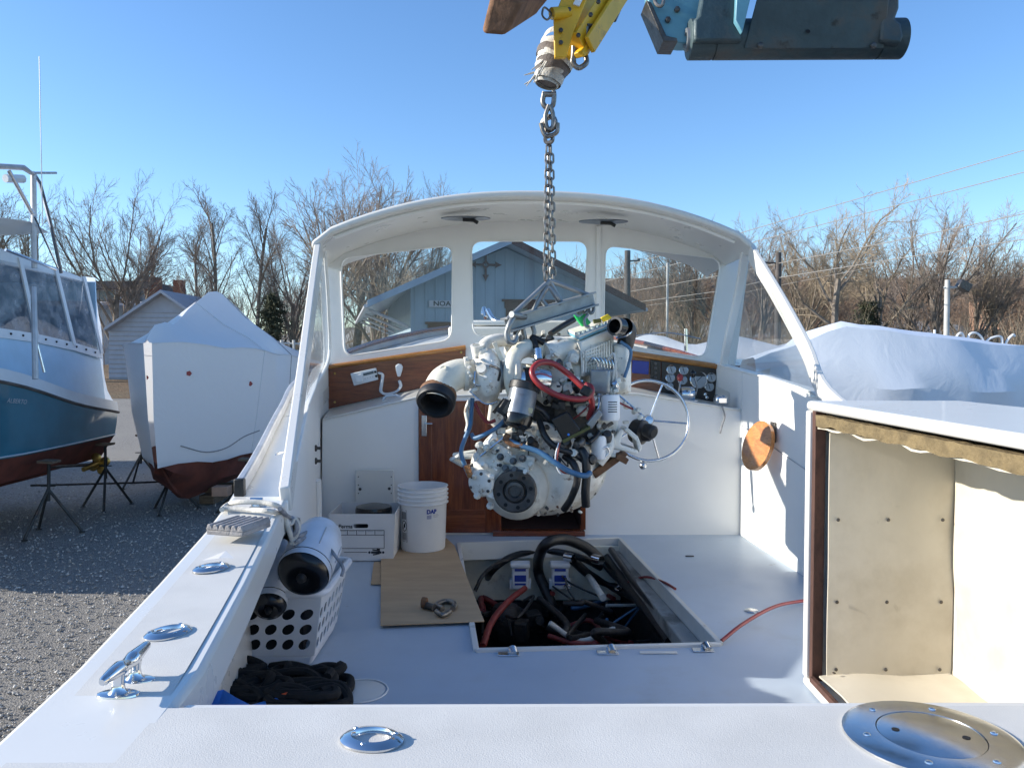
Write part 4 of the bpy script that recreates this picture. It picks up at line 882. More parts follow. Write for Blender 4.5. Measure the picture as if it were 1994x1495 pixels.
# water pump / alternator bracket at right, pulley
q = [(1186,870),(1212,838),(1228,845),(1243,862),(1248,882),(1252,873),(1250,866),(1240,842),(1222,830),(1204,832)]
AL = MB().prism([E(u, v, .05) for u, v in ((1184,872),(1206,836),(1215,836),(1208,865),(1244,877),(1240,885))], (0,.16,0)).build('pump_housing', 'engine_white', eng, .008)
MB().prism([E(u, v, .05) for u, v in ((1214,836),(1222,832),(1243,850),(1251,872),(1245,881),(1238,858))], (0,.16,0)).build('pump_rim', 'engine_white', eng, .006)
MB().lathe([(0,0),(.06,0),(.065,.012),(.065,.06),(.045,.07),(.04,.10),(.03,.11),(0,.11)], basis(E(1234,838,.24), (.75,-.65,-.12), (0,0,1)), 28).build('pulley', 'black_rubber', eng)
MB().lathe([(0,0),(.034,0),(.036,.01),(.036,.05),(.024,.06),(0,.06)], basis(E(1258,836,.12), (.6,-.8,-.25), (0,0,1)), 22).build('pulley_nut', 'black_rubber', eng)
MB().tube(spline([E(1180,840,.05), E(1186,860,.03), E(1180,880,.0), E(1165,900,.0)], 5), .03, 12).build('water_pipe', 'engine_white', eng)
MB().prism([E(u, v, .0) for u, v in ((1152,918),(1215,880),(1224,884),(1218,890),(1160,932))], (0,.09,0)).build('mount_arm', 'rust', eng, .005)
MB().box(E(1210,892,.02), (.06,.08,.03), Matrix.Rotation(.5,3,'Y')).build('mount_foot', 'rust', eng, .004)
MB().prism([E(u, v, .1) for u, v in ((880,885),(925,878),(928,892),(885,893))], (0,.08,0)).build('mount_arm', 'engine_cast', eng, .005)
# pipes and hoses
def eh(px, r, mat, name='hose'): return MB().tube(spline([E(*p) for p in px], 7), r, 10).build(name, mat, eng)
eh([(920,775,-.05),(918,800,-.06),(915,830,-.1),(905,855,-.12),(898,880,-.12),(905,905,-.12),(913,925,-.1)], .011, 'blue_hose')
eh([(918,845,-.1),(925,853,-.12),(945,845,-.14),(968,832,-.13),(985,815,-.1)], .011, 'blue_hose')
eh([(915,780,-.03),(908,800,-.04),(912,825,-.05),(908,842,-.06)], .012, 'engine_white', 'corrugated_pipe')
eh([(925,785,-.05),(935,805,-.06),(950,822,-.06),(965,818,-.06)], .009, 'red_hose')
eh([(990,858,-.14),(1015,868,-.16),(1050,880,-.18),(1080,900,-.2),(1110,918,-.2),(1138,926,-.19),(1150,920,-.17)], .0135, 'blue_hose')
eh([(990,845,-.14),(985,855,-.14),(1000,865,-.15),(1018,868,-.16)], .015, 'rust', 'hose_end')
eh([(1100,888,-.1),(1118,905,-.16),(1124,935,-.17),(1112,970,-.14),(1098,992,-.1)], .018, 'black_hose')
eh([(1120,868,-.1),(1138,885,-.14),(1142,920,-.15),(1140,955,-.15),(1141,985,-.13)], .022, 'black_hose')
eh([(1050,820,-.1),(1062,850,-.14),(1082,870,-.15),(1120,885,-.14),(1135,895,-.13)], .016, 'black_hose')
eh([(1148,860,-.1),(1160,850,-.08),(1166,840,-.06)], .012, 'black_hose')
eh([(1090,862,-.19),(1087,880,-.2),(1085,900,-.2),(1095,918,-.2),(1108,922,-.19)], .004, 'dull_red_hose', 'wire')
eh([(1088,862,-.19),(1082,885,-.2),(1083,905,-.2),(1092,922,-.2),(1105,920,-.19)], .0035, 'white_plastic', 'wire')
eh([(1060,668,.0),(1045,660,.0),(1037,658,.0),(1042,670,-.02),(1047,690,-.05)], .016, 'black_rubber', 'breather_hose')
eh([(1047,680,-.06),(1049,700,-.08)], .022, 'stainless', 'hose_clamp')
eh([(1072,650,.2),(1095,635,.3),(1118,622,.4)], .016, 'black_rubber', 'hose')
eh([(1165,880,-.05),(1180,870,-.05),(1186,880,-.04),(1178,890,-.04)], .005, 'stainless', 'pipe')
for k in range(3): MB().lathe([(.014,0),(.016,.01),(.014,.02)], basis(E(908+k*3, 905+k*8, -.12), (.3,0,-1)), 10).build('copper_ferrule', 'copper_end', eng)
MB().box(E(1185,785,.1), (.03,.2,.03)).build('fuel_rail', 'galvanised', eng, .004)
for k in range(9):
    rr = random.Random(k+3); MB().box(E(rr.uniform(985,1060), rr.uniform(832,860), -.07), (rr.uniform(.02,.05), .04, rr.uniform(.015,.04)), Matrix.Rotation(rr.uniform(-.6,.6),3,'Y')).build('linkage', rr.choice(['dark_steel','engine_cast','stainless']), eng, .003)
for k in range(8):
    rr = random.Random(k+30); MB().box(E(rr.uniform(1070,1140), rr.uniform(690,770), .03), (rr.uniform(.03,.06), .05, rr.uniform(.02,.06)), Matrix.Rotation(rr.uniform(-.5,.5),3,'Y')).build('manifold_boss', rr.choice(['engine_white','engine_cast']), eng, .008)

# fuller castings: flywheel housing top, manifold, side covers
def slabpx(px, d0, d1, name, mat, bev=.012): return MB().prism([E(u, v, d0) for u, v in px], (0, d1-d0, 0)).build(name, mat, eng, bev, seg=3)
slabpx([(955,868),(985,838),(1030,820),(1075,826),(1110,850),(1150,868),(1166,905),(1120,900),(1000,895)], .0, .25, 'flywheel_housing', 'engine_white', .02)
slabpx([(1040,770),(1075,782),(1160,790),(1170,860),(1130,880),(1070,850),(1035,815)], .06, .4, 'crankcase', 'greasy_dark', .02)
slabpx([(1035,735),(1140,745),(1142,800),(1060,790),(1035,770)], .02, .3, 'exhaust_manifold', 'engine_cast', .02)
slabpx([(955,770),(1000,790),(1000,830),(975,845),(948,820)], .02, .2, 'manifold_foot', 'engine_white', .015)
slabpx([(1150,800),(1200,792),(1206,840),(1190,880),(1158,885)], .08, .35, 'side_cover', 'engine_white', .015)
slabpx([(1196,668),(1222,672),(1224,760),(1200,770)], .18, .34, 'cooler_end', 'engine_white', .02)
slabpx([(1160,905),(1186,880),(1190,910),(1162,940)], .05, .2, 'lower_casting', 'engine_cast', .012)
slabpx([(985,655),(1040,652),(1052,690),(1000,700),(980,690)], .08, .24, 'water_jacket', 'engine_white', .02)
MB().tube(spline([E(935,690,.0), E(950,668,.04), E(985,662,.08), E(1020,672,.1)], 5), .034, 14).build('water_elbow', 'engine_white', eng)
MB().prism([E(u, v, -.06) for u, v in ((958,668),(966,665),(982,700),(974,703))], (0,.012,0)).build('turbo_brace', 'cream_paint', eng, .002)
for k in range(4): MB().lathe([(.03,0),(.03,.05),(.024,.055),(0,.055)], basis(E(1060+k*24, 752+k*2, .01), (-.1,-1,0)), 14).build('exhaust_port', 'engine_cast', eng)
for k in range(12): MB().tube([E(1136+k*5, 684-k*2.1, -.012+k*.019), E(1136+k*5, 726-k*1.1, -.012+k*.019)], .0045, 5).build('cooler_fin', 'engine_white', eng)
rk = random.Random(77)
def scatter(n, u0, u1, v0, v1, d, mats, smin=.008, smax=.03):
    for k in range(n):
        u, v = rk.uniform(u0, u1), rk.uniform(v0, v1); p = E(u, v, d+rk.uniform(-.02,.02)); q = rk.random(); mt = rk.choice(mats); r = rk.uniform(smin, smax)
        if q < .35: MB().lathe([(r*.6,-.02),(r*.6,r*.5),(r*.45,r*.7),(0,r*.7)], basis(p, (rk.uniform(-.4,.2),-1,rk.uniform(-.1,.5))), 6).build('bolt', mt, eng)
        elif q < .6: MB().box(p, (r*rk.uniform(.8,2.4), .04, r*rk.uniform(.6,1.6)), Matrix.Rotation(rk.uniform(-.8,.8),3,'Y')).build('bracket', mt, eng, .003)
        elif q < .92: MB().lathe([(r,-.02),(r,r*.6),(r*.7,r),(r*.7,r*1.6),(0,r*1.7)], basis(p, (rk.uniform(-.7,.3),-1,rk.uniform(-.3,.9))), 10).build('fitting', mt, eng)
        else:
            a = p; b = p+V((rk.uniform(-.14,.14), rk.uniform(-.03,.03), rk.uniform(-.12,.08))); MB().tube(spline([a, (a+b)/2+V((rk.uniform(-.04,.04),-.03,rk.uniform(-.04,.04))), b], 5), rk.uniform(.003,.007), 6).build('wire', rk.choice(['black_hose','black_hose','stainless','dull_red_hose','blue_hose']), eng)
WH = ['engine_white','engine_cast','engine_cast','dark_steel']
scatter(30, 965,1070, 828,875, -.07, WH); scatter(24, 1060,1150, 745,800, -.02, ['greasy_dark','engine_cast','dark_steel','black_hose']); scatter(22, 1130,1205, 735,800, -.02, ['galvanised','engine_white','stainless','engine_cast'], .006, .02)
scatter(18, 1145,1200, 800,890, .02, WH); scatter(16, 920,1000, 860,930, -.13, WH, .006, .018); scatter(14, 1040,1135, 690,745, -.01, WH, .006, .02); scatter(16, 905,985, 690,770, -.12, ['engine_white','engine_white','engine_cast'], .006, .016)
scatter(16, 1060,1150, 860,900, -.12, ['black_hose','engine_cast','dark_steel']); scatter(10, 1000,1090, 640,680, .1, ['dark_steel','engine_cast','black_hose']); scatter(8, 1200,1250, 770,830, .12, WH, .008, .02)
scatter(14, 960,1140, 985,1003, -.02, ['dark_steel','engine_cast','rust'], .006, .014)
# ---------------------------------------------------------------- spreader beam, chain, jib
sp = thing('spreader_beam', E(1070,560), 'galvanised lifting beam with triangle brace above the engine', 'lifting beam')
a, b = E(984,634,-.05), E(1156,582,.20); d = (b-a).normalized(); sx = frame(d)[0]
def ibeam(a, b, w, h, tf, name, mat, par):
    d = (b-a).normalized(); s_, u_ = frame(d); m = MB()
    for off, ww, hh in ((h/2-tf/2, w, tf), (0, tf*.8, h-2*tf+.001), (-h/2+tf/2, w, tf)):
        c = u_*off; q = [(-ww/2,-hh/2),(ww/2,-hh/2),(ww/2,hh/2),(-ww/2,hh/2)]
        m.hexa([a+c+s_*x+u_*y for x, y in q] + [b+c+s_*x+u_*y for x, y in q])
    return m.build(name, mat, par, .002)
ibeam(a, b, .075, .075, .010, 'beam', 'galvanised', sp)
ax_ = E(1070,546,.08)
for t, r in ((.03,.013),(.30,.012),(.62,.012),(.93,.013)): MB().tube([ax_, lerp(a, b, t)+V((0,0,.03))], r, 8).build('brace', 'galvanised', sp)
MB().tube(spline([lerp(a,b,.46)+V((0,0,.03)), E(1055,580,.06), E(1068,560,.06), E(1083,578,.06), lerp(a,b,.60)+V((0,0,.03))], 6), .012, 8).build('lifting_eye', 'galvanised', sp)
def hookm(pts, r, name, par, mat='galvanised'): return MB().tube(spline(pts, 6), r, 10).build(name, mat, par)
LH = thing('lifting_hook', E(990,640,-.05), 'forged hook and shackle at the left end of the lifting beam', 'hook')
hookm([E(1003,612,-.06), E(993,630,-.10), E(987,650,-.1), E(990,664,-.1), E(1000,667,-.08), E(1006,655,-.06)], .014, 'hook_bend', LH)
MB().cyl(E(996,612,-.1), E(1022,617,.0), .016, n=12).build('hook_pin', 'galvanised', LH)
hookm([E(1010,640,-.02), E(1003,655,-.03), E(1006,672,-.03), E(1014,668,-.02), E(1016,652,-.02)], .012, 'shackle_bow', LH, 'chain_steel')
hookm([E(1018,640,.0), E(1022,662,.0), E(1012,680,.0)], .012, 'shackle_bow', LH, 'chain_steel')
hookm([E(1036,632,.02), E(1040,650,.02), E(1028,668,.02), E(1020,662,.02)], .012, 'shackle_bow', LH)
RH = thing('grab_hook', E(1150,590,.2), 'green grab hook and shackles at the right end of the lifting beam', 'hook')
for k, u in enumerate((1128,1139,1151)): hookm([E(u-3,590,.2), E(u-5,603,.19), E(u,610,.18), E(u+5,603,.19), E(u+3,590,.2)], .009, 'shackle_bow', RH)
MB().prism([E(u, v, .17) for u, v in ((1117,612),(1128,618),(1140,610),(1146,622),(1152,628),(1144,634),(1134,636),(1126,626))], (0,.05,0)).build('hook_body', 'green_paint', RH, .006)
hookm([E(1145,612,.16), E(1138,622,.15), E(1140,634,.15), E(1148,636,.15)], .008, 'hook_bend', RH)
MB().prism([E(u, v, .25) for u, v in ((1155,622),(1170,620),(1172,628),(1157,630))], (0,.03,0)).build('web_sling', 'olive_strap', RH)
MB().prism([E(u, v, .25) for u, v in ((1170,618),(1184,611),(1192,619),(1175,628))], (0,.03,0)).build('warning_tape', 'yellow_tape', RH, .003)
ch = thing('lifting_chain', E(1070,260,.05), 'doubled steel lifting chain hanging from the jib tip', 'chain')
lm_ = MB(); hl_, hr_ = .017, .0135
lk = [(math.cos(a)*hr_, 0, hl_+math.sin(a)*hr_) for a in [k*math.pi/6 for k in range(7)]] + [(math.cos(a)*hr_, 0, -hl_+math.sin(a)*hr_) for a in [math.pi+k*math.pi/6 for k in range(7)]]
lm_.tube(lk, .0054, 7, True)
link0 = lm_.build('chain_link', 'chain_steel', None)
first = True
for top, bot in ((E(1067,285,.05), E(1063,545,.06)), (E(1072,285,.07), E(1077,552,.10))):
    n = 17
    for k in range(n):
        p = lerp(top, bot, (k+.5)/n)
        # strands bow apart below the hook
        p = p + V((0, 0, 0)); o = link0 if first else link0.copy()
        if not first: COL.objects.link(o)
        first = False
        o.parent = ch; o.location = p - ORG[ch.name]; dd = (bot-top).normalized()
        sc_ = (bot-top).length/n/.0505
        o.rotation_mode = 'QUATERNION'; o.rotation_quaternion = V((0,0,1)).rotation_difference(dd) @ Matrix.Rotation((k % 2)*math.pi/2+.5, 3, 'Z').to_quaternion(); o.scale = (1.0, 1.0, sc_*1.07)
def shackle(px, r, name): return MB().tube(spline([E(*p) for p in px], 6), r, 10).build(name, 'chain_steel', ch)
shackle([(1060,180,.05),(1057,200,.05),(1066,211,.05),(1076,206,.05),(1079,190,.05),(1078,178,.05)], .013, 'shackle')
shackle([(1069,205,.03),(1062,228,.03),(1066,250,.03),(1076,248,.03),(1077,225,.03),(1072,207,.03)], .011, 'shackle')
MB().lathe([(.03,-.014),(.044,-.012),(.048,0),(.044,.012),(.03,.014),(.022,.008),(.022,-.008),(.03,-.014)], basis(E(1069,241,.05), (-.5,-.8,.1)), 24, caps=False).build('hook_ring', 'chain_steel', ch)
shackle([(1053,240,.03),(1058,258,.03),(1066,266,.03),(1084,258,.03),(1086,240,.03)], .011, 'hook_jaw')
MB().lathe([(.012,-.01),(.026,-.012),(.03,0),(.026,.012),(.012,.01),(.012,-.01)], basis(E(1069,271,.05), (-.3,-.9,.1)), 20, caps=False).build('chain_eye', 'chain_steel', ch)
MB().cyl(E(1056,184,.05), E(1082,184,.05), .014, n=12).build('shackle_pin', 'chain_steel', ch)
# jib
jb = thing('lifting_jib', E(1110,90,.05), 'yellow steel jib boom with hanging shackles above the boat', 'crane jib')
jd = (E(1270,-130,.55)-E(1085,118,.05))
def bar(p0, p1, w, h, name, mat, par, bev=.004, up=None):
    p0, p1 = V(p0), V(p1); d = (p1-p0).normalized(); s_, u_ = frame(d, up)
    q = [(-w/2,-h/2),(w/2,-h/2),(w/2,h/2),(-w/2,h/2)]
    return MB().hexa([p0+s_*x+u_*y for x, y in q] + [p1+s_*x+u_*y for x, y in q]).build(name, mat, par, bev)
J0, J1 = E(1112,92,-.06), E(1262,-150,.55)
bar(J0, J1, .13, .13, 'jib_tube', 'yellow_paint', jb)
bar(E(1148,88,-.1), E(1262,-90,.35), .022, .085, 'side_plate', 'yellow_paint', jb)
bar(E(1128,108,-.09), E(1255,-90,.4), .05, .03, 'lower_chord', 'yellow_paint', jb)
MB().prism([E(u, v, -.13) for u, v in ((1078,36),(1100,-20),(1150,-20),(1118,60),(1102,112),(1080,112))], (0,.03,0)).build('end_gusset', 'yellow_paint', jb, .004)
MB().cyl(E(1074,27,-.16), E(1108,24,-.12), .028, n=14).build('pin_boss', 'yellow_paint', jb)
MB().tube(spline([E(1073,26,-.16), E(1060,15,-.16), E(1056,30,-.16), E(1065,39,-.16), E(1072,32,-.16)], 5, True), .005, 8, True).build('pin_ring', 'chain_steel', jb)
for (u, v, sc_) in ((1130,120,1.05),(1154,80,.95)):
    k = MB().tube(spline([E(u-12*sc_,v-28*sc_,-.06), E(u-13*sc_,v-8*sc_,-.06), E(u-14*sc_,v+2*sc_,-.06), E(u-3*sc_,v+12*sc_,-.06), E(u+11*sc_,v+3*sc_,-.04), E(u+10*sc_,v-10*sc_,-.03), E(u+6*sc_,v-18*sc_,.0)], 6), .0125*sc_, 10).build('bow_shackle', 'chain_steel', jb)
    MB().cyl(E(u-14*sc_,v-30*sc_,-.06), E(u+18*sc_,v-26*sc_,.03), .015*sc_, n=12).build('shackle_pin', 'dark_steel', k)
MB().prism([E(u, v, -.162) for u, v in ((1116,8),(1136,-30),(1150,-30),(1128,12))], (0,.012,0)).build('sunlit_patch', 'white_plastic', jb)  # white plate painted in as the sunlit patch on the jib
for u, v in ((1092,60),(1092,84),(1108,20),(1126,70),(1150,30),(1165,5)): bolt(E(u, v, -.14 if u < 1112 else -.155), (0,-1,0), .011, jb, 'dark_steel', .01)
MB().tube(spline([E(1196,40,.1), E(1210,10,.16), E(1230,-20,.25), E(1270,-60,.4)], 5), .012, 8).build('hydraulic_hose', 'black_hose', jb)
# webbing wound round the jib tip
wr = thing('webbing_sling', E(1072,150,.06), 'frayed white webbing sling wound round the tip of the yellow jib', 'sling')
c0, c1 = E(1090,90,.10), E(1066,160,.06); wd = (c1-c0)
wx, wy = frame(wd)
rr = random.Random(9)
for k in range(11):
    t = k/10; c = lerp(c0, c1, t) + wx*rr.uniform(-.006,.006); R = .092*(1-.34*max(0, t-.45)*2) + rr.uniform(-.004,.007); tl = rr.uniform(-.55,.55); ph = rr.uniform(0,6); wdt = rr.uniform(.035,.06); sd = rr.random()*9
    rows = []
    for j in range(37):
        a = j*2*math.pi/36; row = []
        for h in (-1,-.6,0,.6,1):
            Rj = R + .006*(1-h*h) + .006*noise.noise(V((a*1.6 if j < 36 else 0, h, sd))) + .0015*math.sin(h*9)
            row.append(c + wx*math.cos(a)*Rj + wy*math.sin(a)*Rj + wd.normalized()*(math.sin(a+ph)*R*tl + h*wdt/2))
        rows.append(row)
    MB().grid(rows).build('sling_turn', 'grey_strap' if k in (3,7) else 'white_strap', wr, smooth=60)
MB().lathe([(.0,0),(.085,0),(.088,.12),(.06,.20),(.03,.21),(0,.21)], basis(c0, wd), 24).build('sling_core', 'grey_strap', wr)
for k in range(7):
    p = lerp(c0, c1, rr.uniform(.4,1.0)) - wx*rr.uniform(-.06,.06) + V((-.06,-.05,0)); MB().tube([p, p+V((rr.uniform(-.06,-.02), -.02, rr.uniform(-.07,-.02)))], [.006,.002], 5).build('frayed_end', 'white_strap', wr)
# rusty fork tip and the fork carriage
fk = thing('lift_fork', E(1000,30,-.3), 'rusty brown fork tine tip hanging in at the top of the picture', 'fork')
MB().hexa([at(937,66,3.3), at(985,70,3.3), at(1045,30,3.9), at(966,34,3.9)] + [at(957,-5,3.3)+V((0,0,.02)), at(1020,0,3.3), at(1075,-30,3.9), at(980,-30,3.9)]).build('tine_tip', 'rust', fk, .02, seg=3)
MB().hexa([at(960,32,3.55), at(1046,28,3.9), at(1085,-20,4.5), at(975,-20,4.3)] + [at(950,-60,3.55), at(1075,-60,3.9), at(1110,-90,4.5), at(965,-90,4.3)]).build('tine_shank', 'rust', fk, .015)
cg = thing('fork_carriage', at(1545,60,3.6), 'dirty dark teal steel carriage of the forklift overhead', 'forklift carriage')
CY_ = 3.7
cyl0, cyl1 = at(1340,78,CY_), at(1757,76,CY_)
cr = .088
MB().tube([lerp(cyl0,cyl1,t) for t in (0,.004,.11,.112,.118,.12,.875,.877,.884,.886,.996,1.0)], [cr*.93,cr,cr,cr*.93,cr*.93,cr,cr,cr*.93,cr*.93,cr,cr,cr*.93], 36).build('pivot_tube', 'teal_steel', cg)
MB().lathe([(0,.004),(.03,.004),(.032,.012),(.05,.012),(.052,.0)], basis(cyl0, (-1,0,0), (0,0,1)), 24).build('tube_end', 'galvanised', cg)
MB().hexa([at(1448,96,CY_-.075), at(1722,96,CY_-.075), at(1722,96,CY_+.0), at(1448,96,CY_+.0)] + [at(1505,-120,CY_-.20), at(1742,-120,CY_-.20), at(1742,-120,CY_-.08), at(1505,-120,CY_-.08)]).build('face_plate', 'teal_steel', cg, .006)
hp = at(1571,64,CY_-.088); MB().lathe([(.01,0),(.0,.001)], basis(hp+V((0,-.015,0)), (0,-1,.3)), 14, caps=False).build('plate_hole', 'dark_void', cg)
MB().prism([at(u, v, CY_-.11) for u, v in ((1352,80),(1352,38),(1360,30),(1372,-40),(1436,-40),(1434,20),(1430,45),(1445,62),(1446,80))], (0,.06,0)).build('hook_lug', 'teal_steel', cg, .012)
MB().prism([at(u, v, CY_-.11) for u, v in ((1715,80),(1720,-40),(1752,-40),(1752,15),(1744,36),(1756,46),(1760,70),(1755,85))], (0,.06,0)).build('hook_lug', 'teal_steel', cg, .012)
MB().prism([at(u, v, CY_+.02) for u, v in ((1262,-20),(1262,12),(1293,80),(1326,84),(1352,84),(1368,-30))], (0,.10,0)).build('side_cheek', 'teal_paint', cg, .006)
MB().prism([at(u, v, CY_-.0) for u, v in ((1258,0),(1292,81),(1320,82),(1318,74),(1298,70),(1268,5))], (0,.16,0)).build('cheek_edge', 'dark_steel', cg, .003)
MB().prism([at(u, v, CY_-.14) for u, v in ((1436,-40),(1432,40),(1446,64),(1470,-40))], (0,.05,0)).build('inner_web', 'teal_paint', cg, .004)

for u, v in ((1300,40),(1318,20),(1480,90),(1700,90)): bolt(at(u, v, CY_+.015 if u < 1400 else CY_-.09), (0,-1,0), .014, cg, 'dark_steel', .012)
MB().tube(spline([at(1275,-30,CY_+.05), at(1276,5,CY_), at(1290,10,CY_-.02), at(1296,-30,CY_)], 5), .008, 8).build('hook_pin', 'chain_steel', cg)
# ---------------------------------------------------------------- engine cover standing on its side
X0, X1, Y0, Y1, Z0, Z1 = 1.055, 1.575, 1.42, 2.84, SOLE+.003, SOLE+1.035
ec = thing('engine_cover', ((X0+X1)/2, (Y0+Y1)/2, SOLE), 'white engine box cover lying on its side showing its tan insulated inside', 'engine cover')
T = .035; dx = .045
def eb(x0, x1, y0, y1, z0, z1, name, mat, bev=.006, par=None): return MB().box(((x0+x1)/2, (y0+y1)/2, (z0+z1)/2), (x1-x0, y1-y0, z1-z0)).build(name, mat, par if par is not None else ec, bev)
eb(X0, X1+T, Y0-T, Y1+T, Z1-T, Z1, 'upper_side', 'gelcoat', .014)
eb(X0, X1+T, Y0-T, Y1+T, Z0, Z0+T, 'lower_side', 'gelcoat', .014)
eb(X0+.0005, X1+T-.0005, Y1, Y1+T-.0005, Z0+T, Z1-T, 'far_end', 'gelcoat')
eb(X0+.0005, X1+T-.0005, Y0-T+.0005, Y0, Z0+T, Z1-T, 'near_end', 'gelcoat')
eb(X1, X1+T-.001, Y0, Y1, Z0+T, Z1-T, 'cover_top', 'gelcoat')
# ply edge, foam layer and tan liner boards
eb(X0+.012, X0+.05, Y1-.03, Y1-.001, Z0+T, Z1-T, 'ply_edge', 'raw_ply', .002)
eb(X0+.003, X0+.02, Y0, Y1-.031, Z0+T, Z0+T+.02, 'ply_edge', 'raw_ply', .002)
def wavy(rows, off, name, mat, amp, seed):
    out = []
    for r in rows:
        out.append([V(p) + V(off).normalized()*amp*noise.noise(V(p)*3.1+V((seed,0,0))) for p in r])
    return MB().slab(out, off).build(name, mat, ec)
ng = 14
wavy([[(X0+.055+(X1-X0-.08)*i/ng, Y1-.045, Z0+.06+(Z1-Z0-.12)*j/ng) for i in range(ng+1)] for j in range(ng+1)], (0, -.006, 0), 'end_liner', 'tan_board', .018, 1)
wavy([[(X1-.02, Y0+.05+(Y1-Y0-.11)*i/ng, Z0+.06+(Z1-Z0-.11)*j/ng) for i in range(ng+1)] for j in range(ng+1)], (-.006, 0, 0), 'top_liner', 'tan_board', .03, 4)
wavy([[(X0+.03+(X1-X0-.06)*i/ng, Y0+.05+(Y1-Y0-.10)*j/ng, Z0+.058) for i in range(ng+1)] for j in range(ng+1)], (0, 0, .006), 'lower_liner', 'tan_board', .03, 7)
wavy([[(X0+.02+(X1-X0-.05)*i/ng, Y0+.05+(Y1-Y0-.06)*j/(ng*2), Z1-T-.052+.02*noise.noise(V((0,j*.33,5)))) for i in range(ng+1)] for j in range(ng*2+1)], (0, 0, -.006), 'upper_liner', 'tan_board', .015, 9)
fo_ = [[(X0+.012, Y0+.03+(Y1-Y0-.05)*j/40, Z1-T-.012+.004*noise.noise(V((j*.9,0,3)))) for j in range(41)], [(X0+.014+.006*noise.noise(V((j*.7,1,0))), Y0+.03+(Y1-Y0-.05)*j/40, Z1-T-.05+.012*noise.noise(V((j*.35,2,0)))) for j in range(41)]]
MB().slab(fo_, (.03, 0, 0)).build('foam_strip', 'foam', ec)
def fastener(p, n): 
    MB().lathe([(0,.004),(.004,.003),(.006,.002),(.0065,0)], basis(p, n), 12).build('fastener', 'dark_steel', ec)
for zz in (.09, .33, .62, .93):
    for xx in (X0+.085, X0+.26, X1-.07): fastener(V((xx, Y1-.06, Z0+zz)), (0,-1,0))
for zz in (.12, .4, .75):
    for yy in (2.76, 2.4, 2.0): fastener(V((X1-.035, yy, Z0+zz)), (-1,0,0))
for yy in (2.76,2.5): fastener(V((X0+.07, yy, Z0+.085)), (0,0,1))
MB().box((X1-.05, 2.05, Z0+.52), (.02,.12,.07)).build('lift_handle', 'stainless', ec, .006)

# ---------------------------------------------------------------- loose things in the cockpit
# cardboard sheet on the sole, with a small strip under it
cp = [onz(u, v, SOLE+.016) for u, v in ((741,1217),(943,1209),(885,1062),(870,1048),(742,1062))]
MB().prism([V((p.x, p.y, SOLE+.0125)) for p in cp], (0,0,.005)).build('cardboard_sheet', 'cardboard', None, .001, label='flat brown cardboard sheet on the cockpit sole beside the hatch', cat='cardboard')
MB().prism([onz(u, v, SOLE+.004) for u, v in ((722,1138),(752,1138),(752,1095),(728,1095))], (0,0,.005)).build('cardboard_scrap', 'cardboard', None, label='small cardboard scrap poking out left of the big sheet', cat='cardboard')
# file box
bx0 = onz(646,1093,SOLE); bx1 = onz(765,1093,SOLE); wv = (bx1-bx0).length; fy_ = bx0.y
fb = thing('file_box', ((bx0.x+bx1.x)/2, fy_+.17, SOLE), 'open white cardboard file box with black print by the cabin door', 'box')
hb = .275; bd = .36; fl_ = .012
def bquad(p, off, name, par=None, mat='box_card'): return MB().prism(p, off).build(name, mat, par if par is not None else fb)
xa, xb = bx0.x-.0, bx1.x
hole = roundpoly([(wv*.36,hb*.70),(wv*.60,hb*.70),(wv*.60,hb*.79),(wv*.36,hb*.79)], .014, 5)
FR = MB().plate([(0,0),(wv,0),(wv+.012,hb),(-.014,hb)], [hole], .004, lambda x, y, t: (xa+x, fy_+t+.002, SOLE+.003+y)).build('front_wall', 'box_card', fb)
bquad([(xa-.001,fy_+.005,SOLE+.003),(xa-.001,fy_+bd,SOLE+.003),(xa-.02,fy_+bd,SOLE+.003+hb),(xa-.016,fy_+.005,SOLE+.003+hb)], (.004,0,0), 'side_wall')
bquad([(xb+.001,fy_+.005,SOLE+.003),(xb+.001,fy_+bd,SOLE+.003),(xb+.02,fy_+bd,SOLE+.003+hb+.03),(xb+.014,fy_+.005,SOLE+.003+hb)], (-.004,0,0), 'side_wall')
bquad([(xa,fy_+bd,SOLE+.003),(xb,fy_+bd,SOLE+.003),(xb+.018,fy_+bd,SOLE+.003+hb),(xa-.018,fy_+bd,SOLE+.003+hb)], (0,.004,0), 'back_wall')
bquad([(xa,fy_,SOLE+.002),(xb,fy_,SOLE+.002),(xb,fy_+bd,SOLE+.002),(xa,fy_+bd,SOLE+.002)], (0,0,.003), 'bottom')
pr = MB()
def bl(x0, y0, x1, y1): pr.box((xa+(x0+x1)/2*wv, fy_-.0012, SOLE+.003+(y0+y1)/2*hb), (max(abs(x1-x0)*wv,.003), .001, max(abs(y1-y0)*hb,.003)))
for y in (.655,.555,.27): bl(.11,y,.86,y)
bl(.11,.555,.11,.655); bl(.86,.27,.86,.655); bl(.11,.27,.11,.55)
for k in range(1,5): bl(.11+.15*k,.555,.11+.15*k,.655)
bl(.2,.19,.58,.19); pr.build('printed_form', 'print_black', FR)
MB().text('Perma', .032, Matrix.Translation(V((xa+.11*wv, fy_-.0012, SOLE+.003+.735*hb))) @ Matrix.Rotation(math.pi/2,4,'X'), bold=.0006, shear=.15).build('printed_name', 'print_black', FR)
lg = MB(); lc = V((xa+.73*wv, fy_-.0012, SOLE+.003+.185*hb))
for (x, z, w, h, a) in ((0,0,.06,.012,0),(0,.012,.045,.008,.15),(0,-.010,.04,.007,-.2),(-.04,0,.012,.012,.78),(.04,0,.012,.012,.78),(.012,.018,.018,.012,.3)): lg.box(lc+V((x,0,z)), (w,.001,h), Matrix.Rotation(a,3,'Y'))
lg.build('printed_emblem', 'print_black', FR)
lines = MB()
